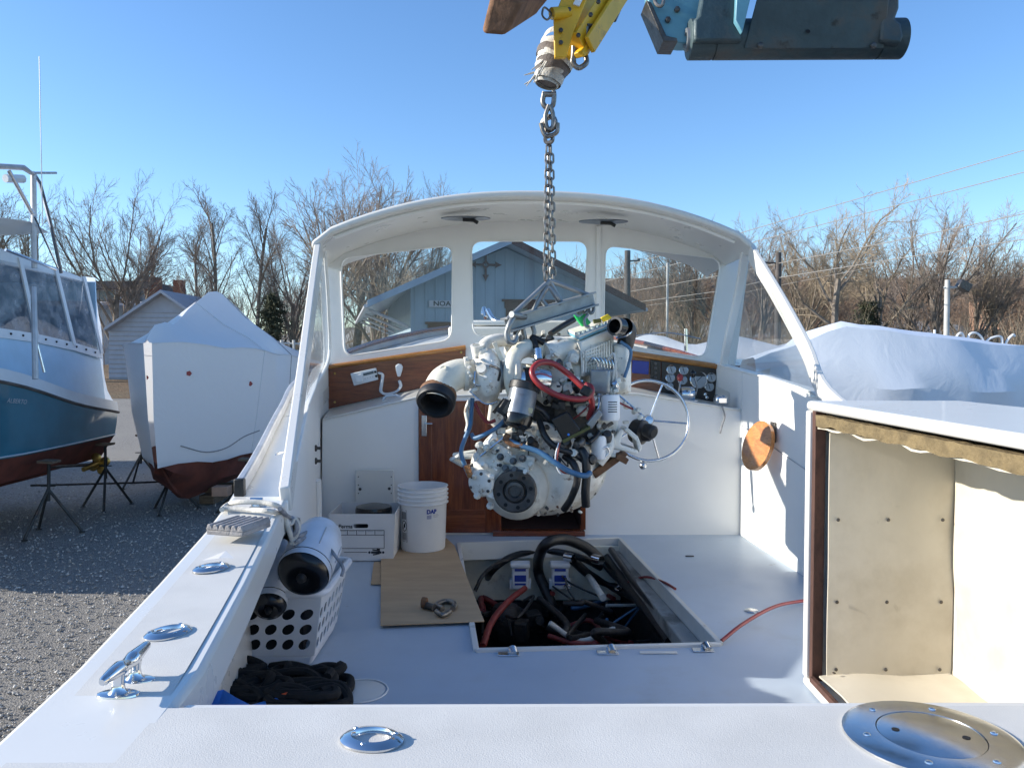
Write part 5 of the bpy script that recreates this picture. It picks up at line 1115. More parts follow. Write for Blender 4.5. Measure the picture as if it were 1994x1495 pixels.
for k in range(5): lines.box(V((xa+(.185+.15*k)*wv, fy_-.0012, SOLE+.003+.635*hb)), (.035,.001,.003))
lines.build('printed_captions', 'grey_rail', FR)
MB().box((xa+.012, fy_+.02, SOLE+hb-.03), (.003,.02,.05)).build('corner_tape', 'print_black', fb)
# round black tub standing in the box
tb = V((xa+.60*wv, fy_+.19, SOLE+.012))
MB().lathe([(0,0),(.10,0),(.105,.01),(.11,.255),(.105,.275),(.05,.288),(0,.29)], Matrix.Translation(tb), 32).build('black_tub', 'black_gloss', None, label='round glossy black tub standing in the white file box', cat='tub')
# white board leaning behind
lb = thing('white_board', at(728,1020,5.22), 'small white plastic board with screw holes leaning behind the file box', 'board')
MB().box(*pbox(693,914,768,1030,5.24,.02)).build('board_panel', 'gelcoat', lb, .003)
for u, v in ((701,952),(758,951)): MB().lathe([(0,.006),(.008,.004),(.010,0)], basis(at(u, v, 5.218), (0,-1,0)), 12).build('screw_head', 'dark_steel', lb)
for u, v in ((698,928),(698,944),(698,960),(762,928),(762,944),(762,960)): MB().lathe([(0,.001),(.004,.001)], basis(at(u, v, 5.219), (0,-1,0)), 8, caps=False).build('screw_hole', 'dark_void', lb)
# bucket
bkp = onz(824,1066,SOLE+.018); br = .152; bh_ = .385
bk = thing('plastic_bucket', (bkp.x, bkp.y+.0, SOLE+.0185), 'white plastic five gallon bucket standing on the cardboard sheet', 'bucket')
BM = Matrix.Translation(V((bkp.x, bkp.y, SOLE+.0185)))
prof = [(.0,0),(br*.86,0),(br*.885,.012),(br*.945,bh_*.70)]
for k in range(4): z = bh_*(.72+.065*k); prof += [(br*.955,z),(br*1.02,z+.004),(br*1.02,z+.009),(br*.965,z+.013)]
prof += [(br*.97,bh_-.008),(br*1.01,bh_-.004),(br*1.01,bh_),(br*.955,bh_),(br*.93,bh_*.7),(br*.86,.008),(0,.008)]
BB = MB().lathe(prof, BM, 48, caps=False).build('bucket_body', 'white_plastic', bk, smooth=50)
def wrapt(mb, a0, z0, ang0, name, mat):   # bend flat print onto the bucket wall
    vs = []
    for x, y, z in mb.v:
        h = z0+y; R = br*lerp(.885,.945,h/(bh_*.7))+.0012 + z*0; a = -math.pi/2+ang0+x/br; vs.append((bkp.x+math.cos(a)*R, bkp.y+math.sin(a)*R, SOLE+.0185+h))
    mb.v = [tuple(v) for v in vs]; mb.build(name, mat, BB)
wrapt(MB().text('DAP', .034, Matrix(), extrude=0, bold=.002), 0, .245, .26, 'printed_logo', 'print_blue')
t2 = MB()
for k in range(4): t2.add([(0,-k*.006,0),(.03,-k*.006,0),(.03,-k*.006+.003,0),(0,-k*.006+.003,0)], [(0,1,2,3)])
wrapt(t2, 0, .222, .27, 'printed_logo', 'print_blue')
t3 = MB()
for k in range(3): t3.add([(0,-k*.007,0),(.035+.008*(k % 2),-k*.007,0),(.035+.008*(k % 2),-k*.007+.002,0),(0,-k*.007+.002,0)], [(0,1,2,3)])
wrapt(t3, 0, .225, .55, 'printed_text', 'grey_rail')
wl = MB()
def rect(x, y, w, h): wl.add([(x,y,0),(x+w,y,0),(x+w,y+h,0),(x,y+h,0)], [(0,1,2,3)])
rect(-.03,0,.002,.19); rect(.02,0,.002,.19); rect(-.03,0,.05,.002); rect(-.03,.19,.052,.002)
for k in range(4): rect(-.025+.011*k,.01,.005,.045); rect(-.025+.011*k,.135,.006,.045)
for k in range(16):
    a = k*math.pi/8; b_ = a+math.pi/8
    wl.add([(-.004+math.cos(a)*.021,.095+math.sin(a)*.028,0),(-.004+math.cos(b_)*.021,.095+math.sin(b_)*.028,0),(-.004+math.cos(b_)*.025,.095+math.sin(b_)*.033,0),(-.004+math.cos(a)*.025,.095+math.sin(a)*.033,0)], [(0,1,2,3)])
wl.add([(-.022,.075,0),(-.018,.072,0),(.014,.116,0),(.010,.119,0)], [(0,1,2,3)]); wl.add([(-.012,.085,0),(.004,.085,0),(.006,.10,0),(-.003,.112,0),(-.011,.10,0)], [(0,1,2,3,4)])
wrapt(wl, 0, .06, -.78, 'printed_warning', 'print_black')
# rusty shackle pieces on the cardboard
zc = SOLE+.0185
rs = MB().tube(spline([onz(862,1190,zc)+V((0,0,.014)), onz(850,1184,zc)+V((0,0,.016)), onz(868,1175,zc)+V((0,0,.012)), onz(884,1180,zc)+V((0,0,.014)), onz(882,1190,zc)+V((0,0,.014))], 6), .013, 10).build('shackle', 'chain_steel', None, label='grey bow shackle lying on the cardboard, right of the rusty one', cat='shackle')
MB().tube(spline([onz(850,1196,zc)+V((0,0,.014)), onz(862,1203,zc)+V((0,0,.013)), onz(876,1196,zc)+V((0,0,.014))], 5), .012, 10).build('chain_piece', 'chain_steel', None, label='short grey chain link lying nearest on the cardboard sheet', cat='chain link')
rz = thing('shackle_pin', onz(833,1186,zc), 'rusty shackle pin lying on the cardboard, left of the grey shackle', 'shackle pin')
MB().cyl(onz(824,1184,zc)+V((0,0,.018)), onz(846,1190,zc)+V((0,0,.018)), .016, n=14).build('pin_shaft', 'dark_steel', rz)
MB().lathe([(0,0),(.026,0),(.028,.008),(.026,.022),(0,.022)], basis(onz(822,1184,zc)+V((0,0,.027)), (1,-.2,0)), 8).build('pin_head', 'rust', rz)
# laundry basket: tapered walls with round holes, rim and handle slot
bc0 = onz(455,1297,SOLE); bcx = onz(545,1308,SOLE); 
bw, bdp, bhh = .47, .48, .30
bkx, bky = onz(508,1306,SOLE).x, onz(526,1306,SOLE).y+.235
lbk = thing('laundry_basket', (bkx, bky, SOLE), 'white plastic laundry basket with round holes holding two fenders', 'basket')
def bside(nu, wid, holes, mp, name):
    o = [(-wid/2,0),(wid/2,0),(wid/2,1),(-wid/2,1)]
    # slice into columns so that the wall can bend at its corners
    return MB().plate(o, holes, .004, mp).build(name, 'white_plastic', lbk)
def ell(cx, cy, rx, ry, rot=0, n=14):
    return [(cx+math.cos(a)*rx*math.cos(rot)-math.sin(a)*ry*math.sin(rot), cy+(math.cos(a)*rx*math.sin(rot)+math.sin(a)*ry*math.cos(rot))) for a in [k*2*math.pi/n for k in range(n)]]
def wall(half, depth, axis, sgn):
    def mp(x, y, t):
        s_ = lerp(.82, 1.0, y); a = x*s_; b_ = (depth*s_ + t)*sgn
        z = SOLE+.045 + y*(bhh-.045)
        return (bkx+a, bky+b_, z) if axis == 'y' else (bkx+b_, bky+a, z)
    return mp
hf = [[(x+(y-r_)*.10, y) for x, y in ell((-2.5+k)*.074, r_, .025, .088)] for k in range(6) for r_ in (.18,.42,.66)]
slot = [roundpoly([(-.11,.80),(.09,.80),(.07,.93),(-.09,.93)], .03, 4)]
bside(1, bw, hf+[], wall(bw/2, bdp/2, 'y', -1), 'near_wall')
bside(1, bw, hf, wall(bw/2, bdp/2, 'y', 1), 'far_wall')
hs_ = [ell((-3+k)*.07, r_, .022, .085) for k in range(7) for r_ in (.18,.42,.66)]
bside(1, bdp, hs_, wall(bdp/2, bw/2, 'x', -1), 'side_wall'); bside(1, bdp, hs_, wall(bdp/2, bw/2, 'x', 1), 'side_wall')
fl2 = [(bkx+sx*bw/2*.82, bky+sy*bdp/2*.82) for sx, sy in ((-1,-1),(1,-1),(1,1),(-1,1))]
MB().hexa([V((x*.0+bkx+(x-bkx)*.93, bky+(y-bky)*.95, SOLE+.002)) for x, y in fl2] + [V((x, y, SOLE+.047)) for x, y in fl2]).build('basket_floor', 'white_plastic', lbk, .012)
rim = roundpoly([(bkx-bw/2-.01,bky-bdp/2-.012),(bkx+bw/2+.01,bky-bdp/2-.012),(bkx+bw/2+.01,bky+bdp/2+.012),(bkx-bw/2-.01,bky+bdp/2+.012)], .05, 5)
MB().tube([(p.x, p.y, SOLE+bhh) for p in rim], .016, 8, True).build('basket_rim', 'white_plastic', lbk)
# dark foul-weather gear filling the basket
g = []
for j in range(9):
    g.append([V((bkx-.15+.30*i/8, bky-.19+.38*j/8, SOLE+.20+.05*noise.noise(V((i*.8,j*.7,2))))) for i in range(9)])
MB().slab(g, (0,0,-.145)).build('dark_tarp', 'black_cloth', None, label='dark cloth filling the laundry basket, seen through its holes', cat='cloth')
# fenders
def fender(name, p, d, L, r, label, m1='fender_white'):
    d = V(d).normalized(); t = thing(name, p, label, 'boat fender', 'fenders in the laundry basket'); M = basis(p, d, (1,0,0))
    MB().lathe([(r*.97,.03),(r,.06),(r,L*.45),(r*.985,L*.5),(r,L*.55),(r,L-.12),(r*.8,L-.05),(r*.4,L)], M, 36, caps=False).build('fender_body', m1, t)
    MB().lathe([(0,.012),(r*.2,.010),(r*.55,.0),(r*.8,.008),(r*.93,.025),(r*1.004,.06)], M, 36, caps=False).build('fender_end', 'black_gloss', t)
    MB().lathe([(r*.15,.0),(r*.2,-.015),(r*.12,-.03),(0,-.03)], M @ Matrix.Translation(V((0,0,.02))), 14, caps=False).build('rope_eye', 'black_rubber', t)
    for k in range(6):
        a = k*1.047; MB().tube([M @ V((math.cos(a)*(r+.0005), math.sin(a)*(r+.0005), z)) for z in (.1, L*.5, L-.13)], .0025, 5).build('seam', 'grey_rail', t)
    return t
fp = onz(588,1128,SOLE+.37); fp = at(586,1127,2.82)
fender('boat_fender', fp, (.04,.90,.36), .33, .097, 'pale blue white fender with black end lying high in the basket')
fender('boat_fender', at(522,1190,2.93), (-.10,.86,.50), .36, .066, 'grey fender with black end tucked low against the cockpit side')
# rope tied from the side deck over the fender
rp = thing('mooring_line', onz(470,985,2.48), 'tan braided line lying on the side deck and over the fender', 'rope')
zt = tab(TZ,2.8)+.012
def rl(pts, r=.008, mat='rope_white', name='rope_strand'): return MB().tube(spline(pts, 7), r, 8).build(name, mat, rp)
rl([onz(432,992,zt), onz(445,982,zt), onz(470,977,zt+.02), onz(510,978,zt+.02), onz(540,985,zt+.01), at(553,998,2.82), at(556,1025,2.84), at(550,1040,2.84)], .009)
rl([onz(433,990,zt), onz(455,990,zt), onz(490,993,zt), onz(525,995,zt+.005), at(552,1004,2.8), at(562,1030,2.82), at(568,1048,2.84), at(575,1060,2.84)], .009)
rl([onz(545,990,zt+.01), at(560,1005,2.82), at(574,1012,2.84), at(578,1030,2.84), at(570,1042,2.84), at(563,1028,2.83), at(558,1008,2.82)], .008, 'rope_grey')
rl([at(562,1012,2.83), at(572,1045,2.86), at(590,1040,2.9), at(612,1032,3.0), at(640,1040,3.0), at(645,1055,2.95), at(625,1058,2.93), at(608,1045,2.94), at(590,1050,2.88), at(572,1060,2.84)], .008, 'rope_grey')
rl([at(575,1055,2.83), at(605,1040,2.95), at(635,1060,2.93), at(655,1085,2.88), at(668,1105,2.86), at(665,1122,2.85)], .006, 'rope_grey')
rl([at(552,1000,2.82), at(566,1020,2.83), at(575,1010,2.84), at(583,1025,2.85), at(576,1045,2.85), at(566,1060,2.84)], .007, 'rope_white')
# black line heaped under the basket
bl_ = thing('black_rope_pile', onz(560,1340,SOLE), 'heap of thick black rope on the cockpit floor in front of the basket', 'rope')
rr = random.Random(11)
for k in range(40):
    c = onz(rr.uniform(415,630), rr.uniform(1308,1378), SOLE+.02+.05*rr.random()); R = rr.uniform(.05,.11); ph = rr.uniform(0,6); tl = rr.uniform(-.2,.2)
    n_ = rr.randint(5,8); pts = [c + V((math.cos(ph+j*1.0)*R*(1+.3*rr.random()), math.sin(ph+j*1.0)*R*.8, tl*math.sin(ph+j)*R+rr.uniform(-.005,.02)+.01)) for j in range(n_)]
    pts = [V((p.x, p.y, max(SOLE+.018, p.z))) for p in pts]
    MB().tube(spline(pts, 6), .0155, 8).build('rope_coil', 'black_cloth', bl_)
MB().tube(spline([onz(600,1330,SOLE+.03), onz(620,1300,SOLE+.02), onz(655,1298,SOLE+.018), onz(662,1315,SOLE+.018), onz(682,1322,SOLE+.018), onz(676,1345,SOLE+.018), onz(640,1345,SOLE+.018), onz(615,1330,SOLE+.02), onz(640,1318,SOLE+.03)], 8), .0155, 10).build('rope_loop', 'black_cloth', bl_)
# blue plastic bag with a red tip
tz = SOLE
bgp = [(385,1342,2.28),(402,1345,2.30),(440,1365,2.22),(480,1392,2.15)]
ctop = [onz(u, v, 2.30)+V((.03,0,0)) for u, v in ((388,1346),(402,1343),(432,1356),(462,1374),(482,1386))]
g = []
for j in range(6):
    t = j/5; g.append([p + V((.02*t+.012*noise.noise(V((j*1.3,i*1.7,0))), -.05*t-.02*i*t, -.10*t+.02*noise.noise(V((j,i*2.1,4))))) for i, p in enumerate(ctop)])
bb_ = MB().slab(g, (0,-.004,-.02)).build('blue_tarp', 'blue_tarp', None, label='crumpled blue plastic tarp at the left rear corner of the cockpit', cat='tarp')
MB().tube(spline([onz(475,1388,SOLE+.06), onz(505,1380,SOLE+.07), onz(530,1373,SOLE+.07), onz(545,1370,SOLE+.07)], 6), [.02]*10+[.022]*5+[.024]*4, 12).build('blue_bottle', 'blue_tarp', None, label='slim blue bottle lying by the black rope, its red cap beside it', cat='bottle')
MB().lathe([(0,0),(.022,0),(.026,.01),(.024,.035),(.015,.04),(0,.04)], basis(onz(545,1368,SOLE+.07), (.9,.2,.3)), 12).build('bottle_cap', 'orange_plug', None, label='orange red cap lying beside the black rope', cat='cap')
# ridged rubber pad on the side deck
pc = onz(466,1036,2.462)
pd = thing('ridged_pad', pc, 'grey ridged rubber pad lying on the left side deck', 'rubber pad')
PMt = Matrix.Translation(pc+V((0,0,.004))) @ Matrix.Rotation(-.28,4,'Z')
pw, pl_ = .125, .145
MB(PMt).box((0,0,.008), (pw,pl_,.014)).build('pad_base', 'grey_rubber', pd, .003)
for k in range(6):
    x = -pw/2+pw*(k+.5)/6; MB(PMt).prism([(x-.012,-pl_/2,.0152),(x+.012,-pl_/2,.0152),(x+.004,-pl_/2,.032),(x-.006,-pl_/2,.032)], (0,pl_,0)).build('ridge', 'grey_rubber', pd, .002)
# torn paper tag
tp = onz(428,1090,2.45); MB().add([tp+V((-.04,-.02,.004)), tp+V((.0,-.004,.006)), tp+V((.012,.012,.022)), tp+V((-.004,.022,.014))], [(0,1,2,3)]).add([tp+V((.0,-.004,.0065)), tp+V((.04,-.004,.006)), tp+V((.012,.012,.0225))], [(0,1,2)]).build('paper_tag', 'box_card', None, label='tiny torn white paper tag on the left side deck', cat='paper')
# ---------------------------------------------------------------- other boats in the yard
def hull_rows(L, hb, sheer, zw, zk, n=18, stern=.88, flare=.86, full=2.4, fine=.55):
    top, bot = [], []
    for i in range(n+1):
        t = i/n; y = -L/2 + L*t
        b = hb*(stern+(1-stern)*math.sin(min(1, t/.45)*math.pi/2)) if t < .45 else hb*max(.012, 1-((t-.45)/.55)**full)
        s = sheer(t); bw = b*flare*(1-fine*max(0, (t-.5)/.5)**1.5); yw = y - max(0, t-.75)*1.1
        k = zk + (max(0, t-.82)/.18)**2*(zw-zk)*.9
        top.append([(-b, y, s), (-lerp(b, bw, .45), lerp(y, yw, .5), lerp(s, zw, .5)), (-bw, yw, zw), (bw, yw, zw), (lerp(b, bw, .45), lerp(y, yw, .5), lerp(s, zw, .5)), (b, y, s)])
        bot.append([(-bw*.992, yw, zw-.002), (-bw*.80, yw, lerp(zw, k, .55)), (-.07*b, yw-max(0, t-.8)*.8, k+.06), (-.05*b, yw-max(0, t-.8)*.8, k), (.05*b, yw-max(0, t-.8)*.8, k), (.07*b, yw-max(0, t-.8)*.8, k+.06), (bw*.80, yw, lerp(zw, k, .55)), (bw*.992, yw, zw-.002)])
    return top, bot
# -- blue hulled sport boat at the far left
bs = thing('sport_boat', (-8.7,11.6,0), 'blue hulled sport boat with white cabin and tower at the left edge', 'boat')
M = Matrix.Translation(V((-8.72,11.55,0))) @ Matrix.Rotation(math.pi,4,'Z')
Lb = 6.5
shr = lambda t: tab([(0,1.80),(.25,2.05),(.5,2.42),(.75,2.72),(1,3.0)], t)
top, bot = hull_rows(Lb, 1.66, shr, 1.32, .55, stern=.93, flare=.95)
m = MB(M); m.grid([[r[0],r[1],r[2]] for r in top]); m.grid([[r[3],r[4],r[5]] for r in top]); k = len(m.v)
m.add([top[0][i] for i in range(6)], [(0,1,2,3,4,5)]); HB = m.build('topsides', 'hull_blue', bs)
m = MB(M); m.grid(bot); m.add(bot[0], [tuple(range(8))]); m.build('bottom', 'bottom_red', bs)
for s in (-1, 1):
    MB(M).tube([(s*(abs(r[2][0])+.008), r[2][1], 1.35) for r in top], .032, 6, flat=.4).build('boot_stripe', 'boat_white', bs)
    MB(M).slab([[(s*(abs(r[0][0])+.012), r[0][1], r[0][2]-.0) for r in top], [(s*(abs(r[0][0])-.015), r[0][1], r[0][2]+.19) for r in top]], (-s*.02,0,0)).build('bulwark', 'boat_white', bs)
    MB(M).tube([(s*(abs(r[0][0])+.012), r[0][1], r[0][2]-.02) for r in top], .026, 6).build('rub_rail', 'pole_wood', bs)
MB(M).slab([[(-abs(r[0][0])+.03, r[0][1], r[0][2]+.02) for r in top], [(abs(r[0][0])-.03, r[0][1], r[0][2]+.02) for r in top]], (0,0,-.05)).build('deck', 'boat_white', bs)
# name on the quarter: worn white letters
nm = at(10, 789, 11.0); tx_ = V((.12,.99,-.12)).normalized()
NM = Matrix((tx_, V((0,0,1))-tx_*tx_.z, V((1,-.12,0)))).transposed().to_4x4(); NM.translation = V((-8.72+1.672, 11.05, 2.22))
MB(NM).text('ALBERTO', .10, Matrix(), shear=.3).build('hull_name', 'grey_rail', bs)
# cabin: lower wall, windows with clear vinyl, roof
cw_ = 1.28; y0, y1 = 9.2, 13.9
cab = [[(-8.72+cw_+.12, y, tab([(9,2.75),(11,2.55),(14.6,1.95)], y)) for y in (9.2,10.5,11.8,13.3,14.6)], [(-8.72+cw_+.02, y, z) for y, z in ((9.2,3.38),(10.5,3.33),(11.8,3.25),(13.3,3.12),(14.6,2.92))], [(-8.72+cw_-.10, y, z) for y, z in ((9.2,4.50),(10.5,4.52),(11.8,4.50),(13.2,4.45),(14.4,4.37))]]
MB().slab(cab[:2], (-.04,0,0)).build('cabin_side', 'boat_cabin_blue', bs)
MB().slab([[V(p)+V((-2*cw_-.2,0,0)) for p in cab[0]], [V(p)+V((-2*cw_-.2,0,0)) for p in cab[2]]], (.04,0,0)).build('cabin_side', 'boat_cabin_blue', bs)
MB().slab([[(-8.72-cw_,14.6,1.85), (-8.72+cw_,14.6,1.85)], [(-8.72-cw_,14.5,4.3), (-8.72+cw_,14.5,4.3)]], (0,.04,0)).build('cabin_end', 'boat_cabin_blue', bs)
MB().slab([[(-8.72-cw_,9.2,2.6), (-8.72+cw_,9.2,2.6)], [(-8.72-cw_,9.2,4.2), (-8.72+cw_,9.2,4.2)]], (0,.04,0)).build('cabin_end', 'boat_cabin_blue', bs)
ys_ = [(9.2,9.2,3.38,4.50),(10.62,10.55,3.32,4.52),(11.2,11.1,3.29,4.52),(12.45,12.3,3.21,4.50),(13.6,13.35,3.08,4.46),(14.55,14.3,2.93,4.38)]
def sidep(y, z): return V((-8.72+cw_+.02-.12*(z-3.3)/.9, y, z))
for k in range(5):
    a, b = ys_[k], ys_[k+1]
    if k in (0,2,3,4):
        MB().prism([sidep(a[0]+.06,a[2]+.02), sidep(b[0]-.06,b[2]+.02), sidep(b[1]-.06,b[3]-.1), sidep(a[1]+.06,a[3]-.1)], (-.008,0,0)).build('vinyl_window', 'vinyl_pane', bs)
for k in range(6):
    a = ys_[k]; w = .10 if k in (1,2) else .05
    MB().prism([sidep(a[0]-w,a[2]), sidep(a[0]+w,a[2]), sidep(a[1]+w,a[3]), sidep(a[1]-w,a[3])], (.03,0,0)).build('window_post', 'boat_white', bs)
MB().slab([[sidep(a[0],a[2]-.1)+V((.012,0,0)) for a in ys_], [sidep(a[0],a[2]+.05)+V((.012,0,0)) for a in ys_]], (-.03,0,0)).build('snap_rail', 'boat_white', bs)
for k in range(16):
    y = 9.5+k*.32; z = tab([(a[0],a[2]-.02) for a in ys_], y); MB().sphere(sidep(y, z)+V((.02,0,0)), .02, 8).build('snap', 'print_black', bs)
MB().prism([sidep(y, z)+V((.0,0,0)) for y, z in ((9.2,4.40),(14.3,4.27),(14.5,4.34),(12.4,4.58),(10.8,4.64),(9.2,4.64))], (-2*cw_,0,0)).build('cabin_roof', 'boat_white', bs, .03)
MB().tube([(-8.72-.9, 11.3, 1.0), (-8.72-.9, 11.3, 1.1)], .2).build('rudder_post', 'bottom_red', bs)
PR = MB().cyl((-7.42,13.9,.78), (-7.3,14.35,.84), .045, n=12).build('propeller', 'brass', bs)
for k in range(4):
    a = k*1.571+.4; MB().sphere(V((-7.32+math.cos(a)*.13,14.3,.83+math.sin(a)*.13)), .1, 10, (1,.2,.9)).build('blade', 'brass', PR)
MB().tube([(-7.45,12.6,1.0), (-7.4,14.2,.83)], .03, 8).build('shaft', 'dark_steel', bs)
MB().box((-7.5,14.55,.95), (.04,.25,.5)).build('rudder', 'bottom_red', bs, .01)
# tower pipes
def pipe(pts, r=.035, mat='stainless', name='tower_pipe'): return MB().tube([at(*p) for p in pts], r, 8).build(name, mat, bs)
pipe([(-60,300,10.5),(0,303,10.6),(40,306,10.9),(62,322,11.2),(63,420,11.2),(64,520,11.2)], .042, 'grey_rail')
pipe([(62,318,11.2),(112,319,11.6)], .018, 'grey_rail'); pipe([(62,318,11.2),(76,340,11.5),(100,430,12.0),(122,530,12.4)], .03)
pipe([(8,312,10.6),(60,405,11.0)], .03); pipe([(0,480,10.5),(60,503,11.0),(110,523,12)], .02); pipe([(64,410,11.0),(115,520,12.2)], .015)
pipe([(40,330,10.9),(0,328,10.6)], .06, 'boat_white'); pipe([(75,70,11.0),(78,240,11.0),(80,320,11.0),(82,430,11.5)], .007, 'boat_white', 'antenna')
pipe([(62,560,11.25),(64,640,11.1),(66,755,11.0)], .045, 'grey_rail'); pipe([(64,660,11.1),(85,740,11.2)], .02)
MB().prism([at(-60,412,10.6), at(0,412,10.8), at(60,422,11.2), at(98,446,12.2), at(60,448,11.6), at(-60,448,10.6)], (-1.2,.3,.0)).build('bridge_top', 'boat_white', bs, .02)
# loose wrap hanging over the after end
fl3 = []
for j in range(12):
    t = j/11; c = spline([at(186,540,14.6), at(190,600,14.6), at(200,655,14.7), at(202,720,14.8), at(212,775,14.85), at(232,805,15.0)], 6)
    p = c[int(t*30)]; w = lerp(.08,.55,min(1,t*1.6))
    fl3.append([p + V((-w*(1-s_)*.9, .25*s_-.1, .03*noise.noise(V((j*.9,s_*3,0))))) for s_ in (0,.33,.66,1)] )
MB().grid(fl3).build('loose_wrap', 'thin_wrap', bs)
bs.location = bs.location + V((-.78,1.35,0)); bs.scale = (1,1,1.03)
# -- white shrink-wrapped boat
wb = thing('wrapped_boat', (-6.1,18,0), 'white shrink wrapped boat with dark red bottom on stands behind the side deck', 'boat')
M2 = Matrix.Translation(V((-6.28,18.1,0))) @ Matrix.Rotation(math.pi,4,'Z')
top, bot = hull_rows(8.6, 1.47, lambda t: 2.35+.35*t, 1.10, .22, n=24, stern=.85, full=3.8, flare=.90, fine=.42)
m = MB(M2); m.grid(bot); m.add(bot[0], [tuple(range(8))]); m.build('bottom', 'bottom_red', wb)
rows = []
ridge = [(0,2.9),(.12,2.95),(.45,3.9),(.62,4.36),(.72,4.1),(.86,3.62),(.95,3.55),(1,3.3)]
for i, r in enumerate(top):
    t = i/(len(top)-1); zr = tab(ridge, t); b = abs(r[0][0])*.97; s = tab([(0,2.6),(.4,2.78),(.75,2.98),(1,3.15)], t); row = []
    wd_ = max(b, .38*min(1,(1-t)*14+.25)) if t > .8 else b
    y = r[0][1]
    prof = [(-abs(r[2][0])-.02, r[2][1], 1.0), (-abs(r[1][0])-.03, r[1][1], r[1][2]), (-b-.06, y, s+.08), (-wd_*.80, y, lerp(s,zr,.26)+.05), (-wd_*.42, y, lerp(s,zr,.60)), (0, y, zr), (wd_*.42, y, lerp(s,zr,.60)), (wd_*.80, y, lerp(s,zr,.26)+.05), (b+.06, y, s+.08), (abs(r[1][0])+.03, r[1][1], r[1][2]), (abs(r[2][0])+.02, r[2][1], 1.0)]
    rows.append([V(p)+V((noise.noise(V(p)*1.6),0,noise.noise(V(p)*1.4+V((7,0,0)))))*.075 for p in prof])
mw = MB(M2); mw.grid(rows); mw.add(rows[0], [tuple(range(len(rows[0])))]); mw.build('shrink_wrap', 'shrinkwrap', wb, smooth=48)
for idx in (2, 8): MB(M2).tube([V(r[idx])+V((.012 if idx > 5 else -.012,0,0)) for r in rows], .007, 5).build('wrap_seam', 'shrinkwrap', wb)
for ri in (4, 9, 14, 18): MB(M2).tube([V(p)*1.003 for p in rows[ri]], .008, 5).build('wrap_strap', 'rope_grey' if ri == 14 else 'shrinkwrap', wb)
from mathutils.bvhtree import BVHTree
wbt = BVHTree.FromPolygons(mw.v, mw.f)
def on_wrap(u, v, off=.015):
    d = ray(u, v).normalized(); h = wbt.ray_cast(CAM, d); return None if h[0] is None else (h[0]-d*off, h[1])
for (u, v) in ((285,735),(368,727),(487,747)):
    h = on_wrap(u, v)
    if h: MB().lathe([(.05,0),(.05,.006),(0,.006)], basis(h[0], -ray(u, v)), 5).build('vent_sticker', 'red_hose', wb)
rpts = [on_wrap(u, v) for u, v in ((352,868),(400,880),(440,872),(475,850),(505,838))]
rpts = [h[0] for h in rpts if h]
if len(rpts) > 2: MB().tube(spline(rpts, 5), .012, 5).build('tie_rope', 'rope_grey', wb)
o = dup(wb, label='unseen wrapped boat copy added beyond the blue boat to shade the ground', loc=(-15.8,17.5,0), rotz=.15, scale=1.12)  # out of view, added so its shadow darkens the ground between the boats
o = dup(wb, label='unseen wrapped boat copy added near the blue boat bow to shade the gravel', loc=(-13.2,2.6,0), rotz=.1, scale=1.05)  # second unseen copy, added to throw shade on the nearest gravel
# jack stands
def jack_stand(loc, h, label, lean=(0,0), rot=0):
    x, y = loc; t = thing('jack_stand', (x, y, 0), label, 'jack stand', 'jack stands under the stored boats'); tp = V((x+lean[0]*.3, y+lean[1]*.3, h*.62)); hd = V((x+lean[0], y+lean[1], h))
    for k in range(3):
        a = rot+k*2.094; ft = V((x+math.cos(a)*.5, y+math.sin(a)*.5, .02)); MB().tube([tp, ft], .024, 6).build('leg', 'stand_steel', t)
        MB().lathe([(0,.012),(.05,.012),(.05,0)], Matrix.Translation(V((ft.x, ft.y, .0))), 10).build('foot', 'stand_steel', t)
    MB().tube([tp-V((0,0,.2)), hd], .028, 8).build('screw_post', 'stand_steel', t)
    MB().tube([tp+V((-.12,0,.05)), tp+V((.12,0,.05))], .012, 6).build('handle', 'stand_steel', t)
    d = (hd-tp).normalized(); MB().box(hd, (.26,.26,.04), d.to_track_quat('Z','Y').to_matrix()).build('pad', 'timber', t)
jack_stand((-7.75,13.3), 1.22, 'jack stand nearest us under the blue boat, by the wood block', (.03,0), .3)
jack_stand((-7.95,15.6), 1.25, 'jack stand under the stern of the blue boat, near the propeller', (0,0), .9)
jack_stand((-8.5,18.2), 1.15, 'lone jack stand in the light between the blue boat and the wrapped boat', (.1,0), .2)
jack_stand((-6.55,15.3), 1.0, 'jack stand under the left bow of the white wrapped boat', (-.05,0), .5)
jack_stand((-6.9,17.5), 1.0, 'jack stand farther back under the left side of the white wrapped boat', (-.05,0), 1.3)
jack_stand((-5.1,15.2), 1.0, 'jack stand under the right bow of the white wrapped boat', (.05,0), 1.1)
kb = thing('keel_blocking', (-9.5,13.5,0), 'stacked timber blocks under the keel of the blue boat', 'wood blocks')
for k in range(4): MB().box((-9.5, 13.5, .09+.175*k), (1.0 if k % 2 else .3, .3 if k % 2 else 1.0, .17)).build('timber_block', 'timber', kb, .01)
kb2 = thing('keel_blocking', (-6.1,16.4,0), 'timber blocks under the keel of the white wrapped boat', 'wood blocks')
for k in range(2): MB().box((-6.12, 16.4, .09+.175*k), (.9 if k % 2 else .3, .3 if k % 2 else .9, .17)).build('timber_block', 'timber', kb2, .01)
MB().box(at(432,955,15.0), (.3,.25,.18)).build('wood_chock', 'house_tan', None, .01, label='loose orange wood chock against the wrapped boat bottom', cat='wood block')
MB().tube([at(60,945,14.2), at(250,940,16), at(390,935,17)], .02, 5).build('stand_chain', 'dark_steel', None, label='long thin bar strung between the jack stands under the boats', cat='bar')
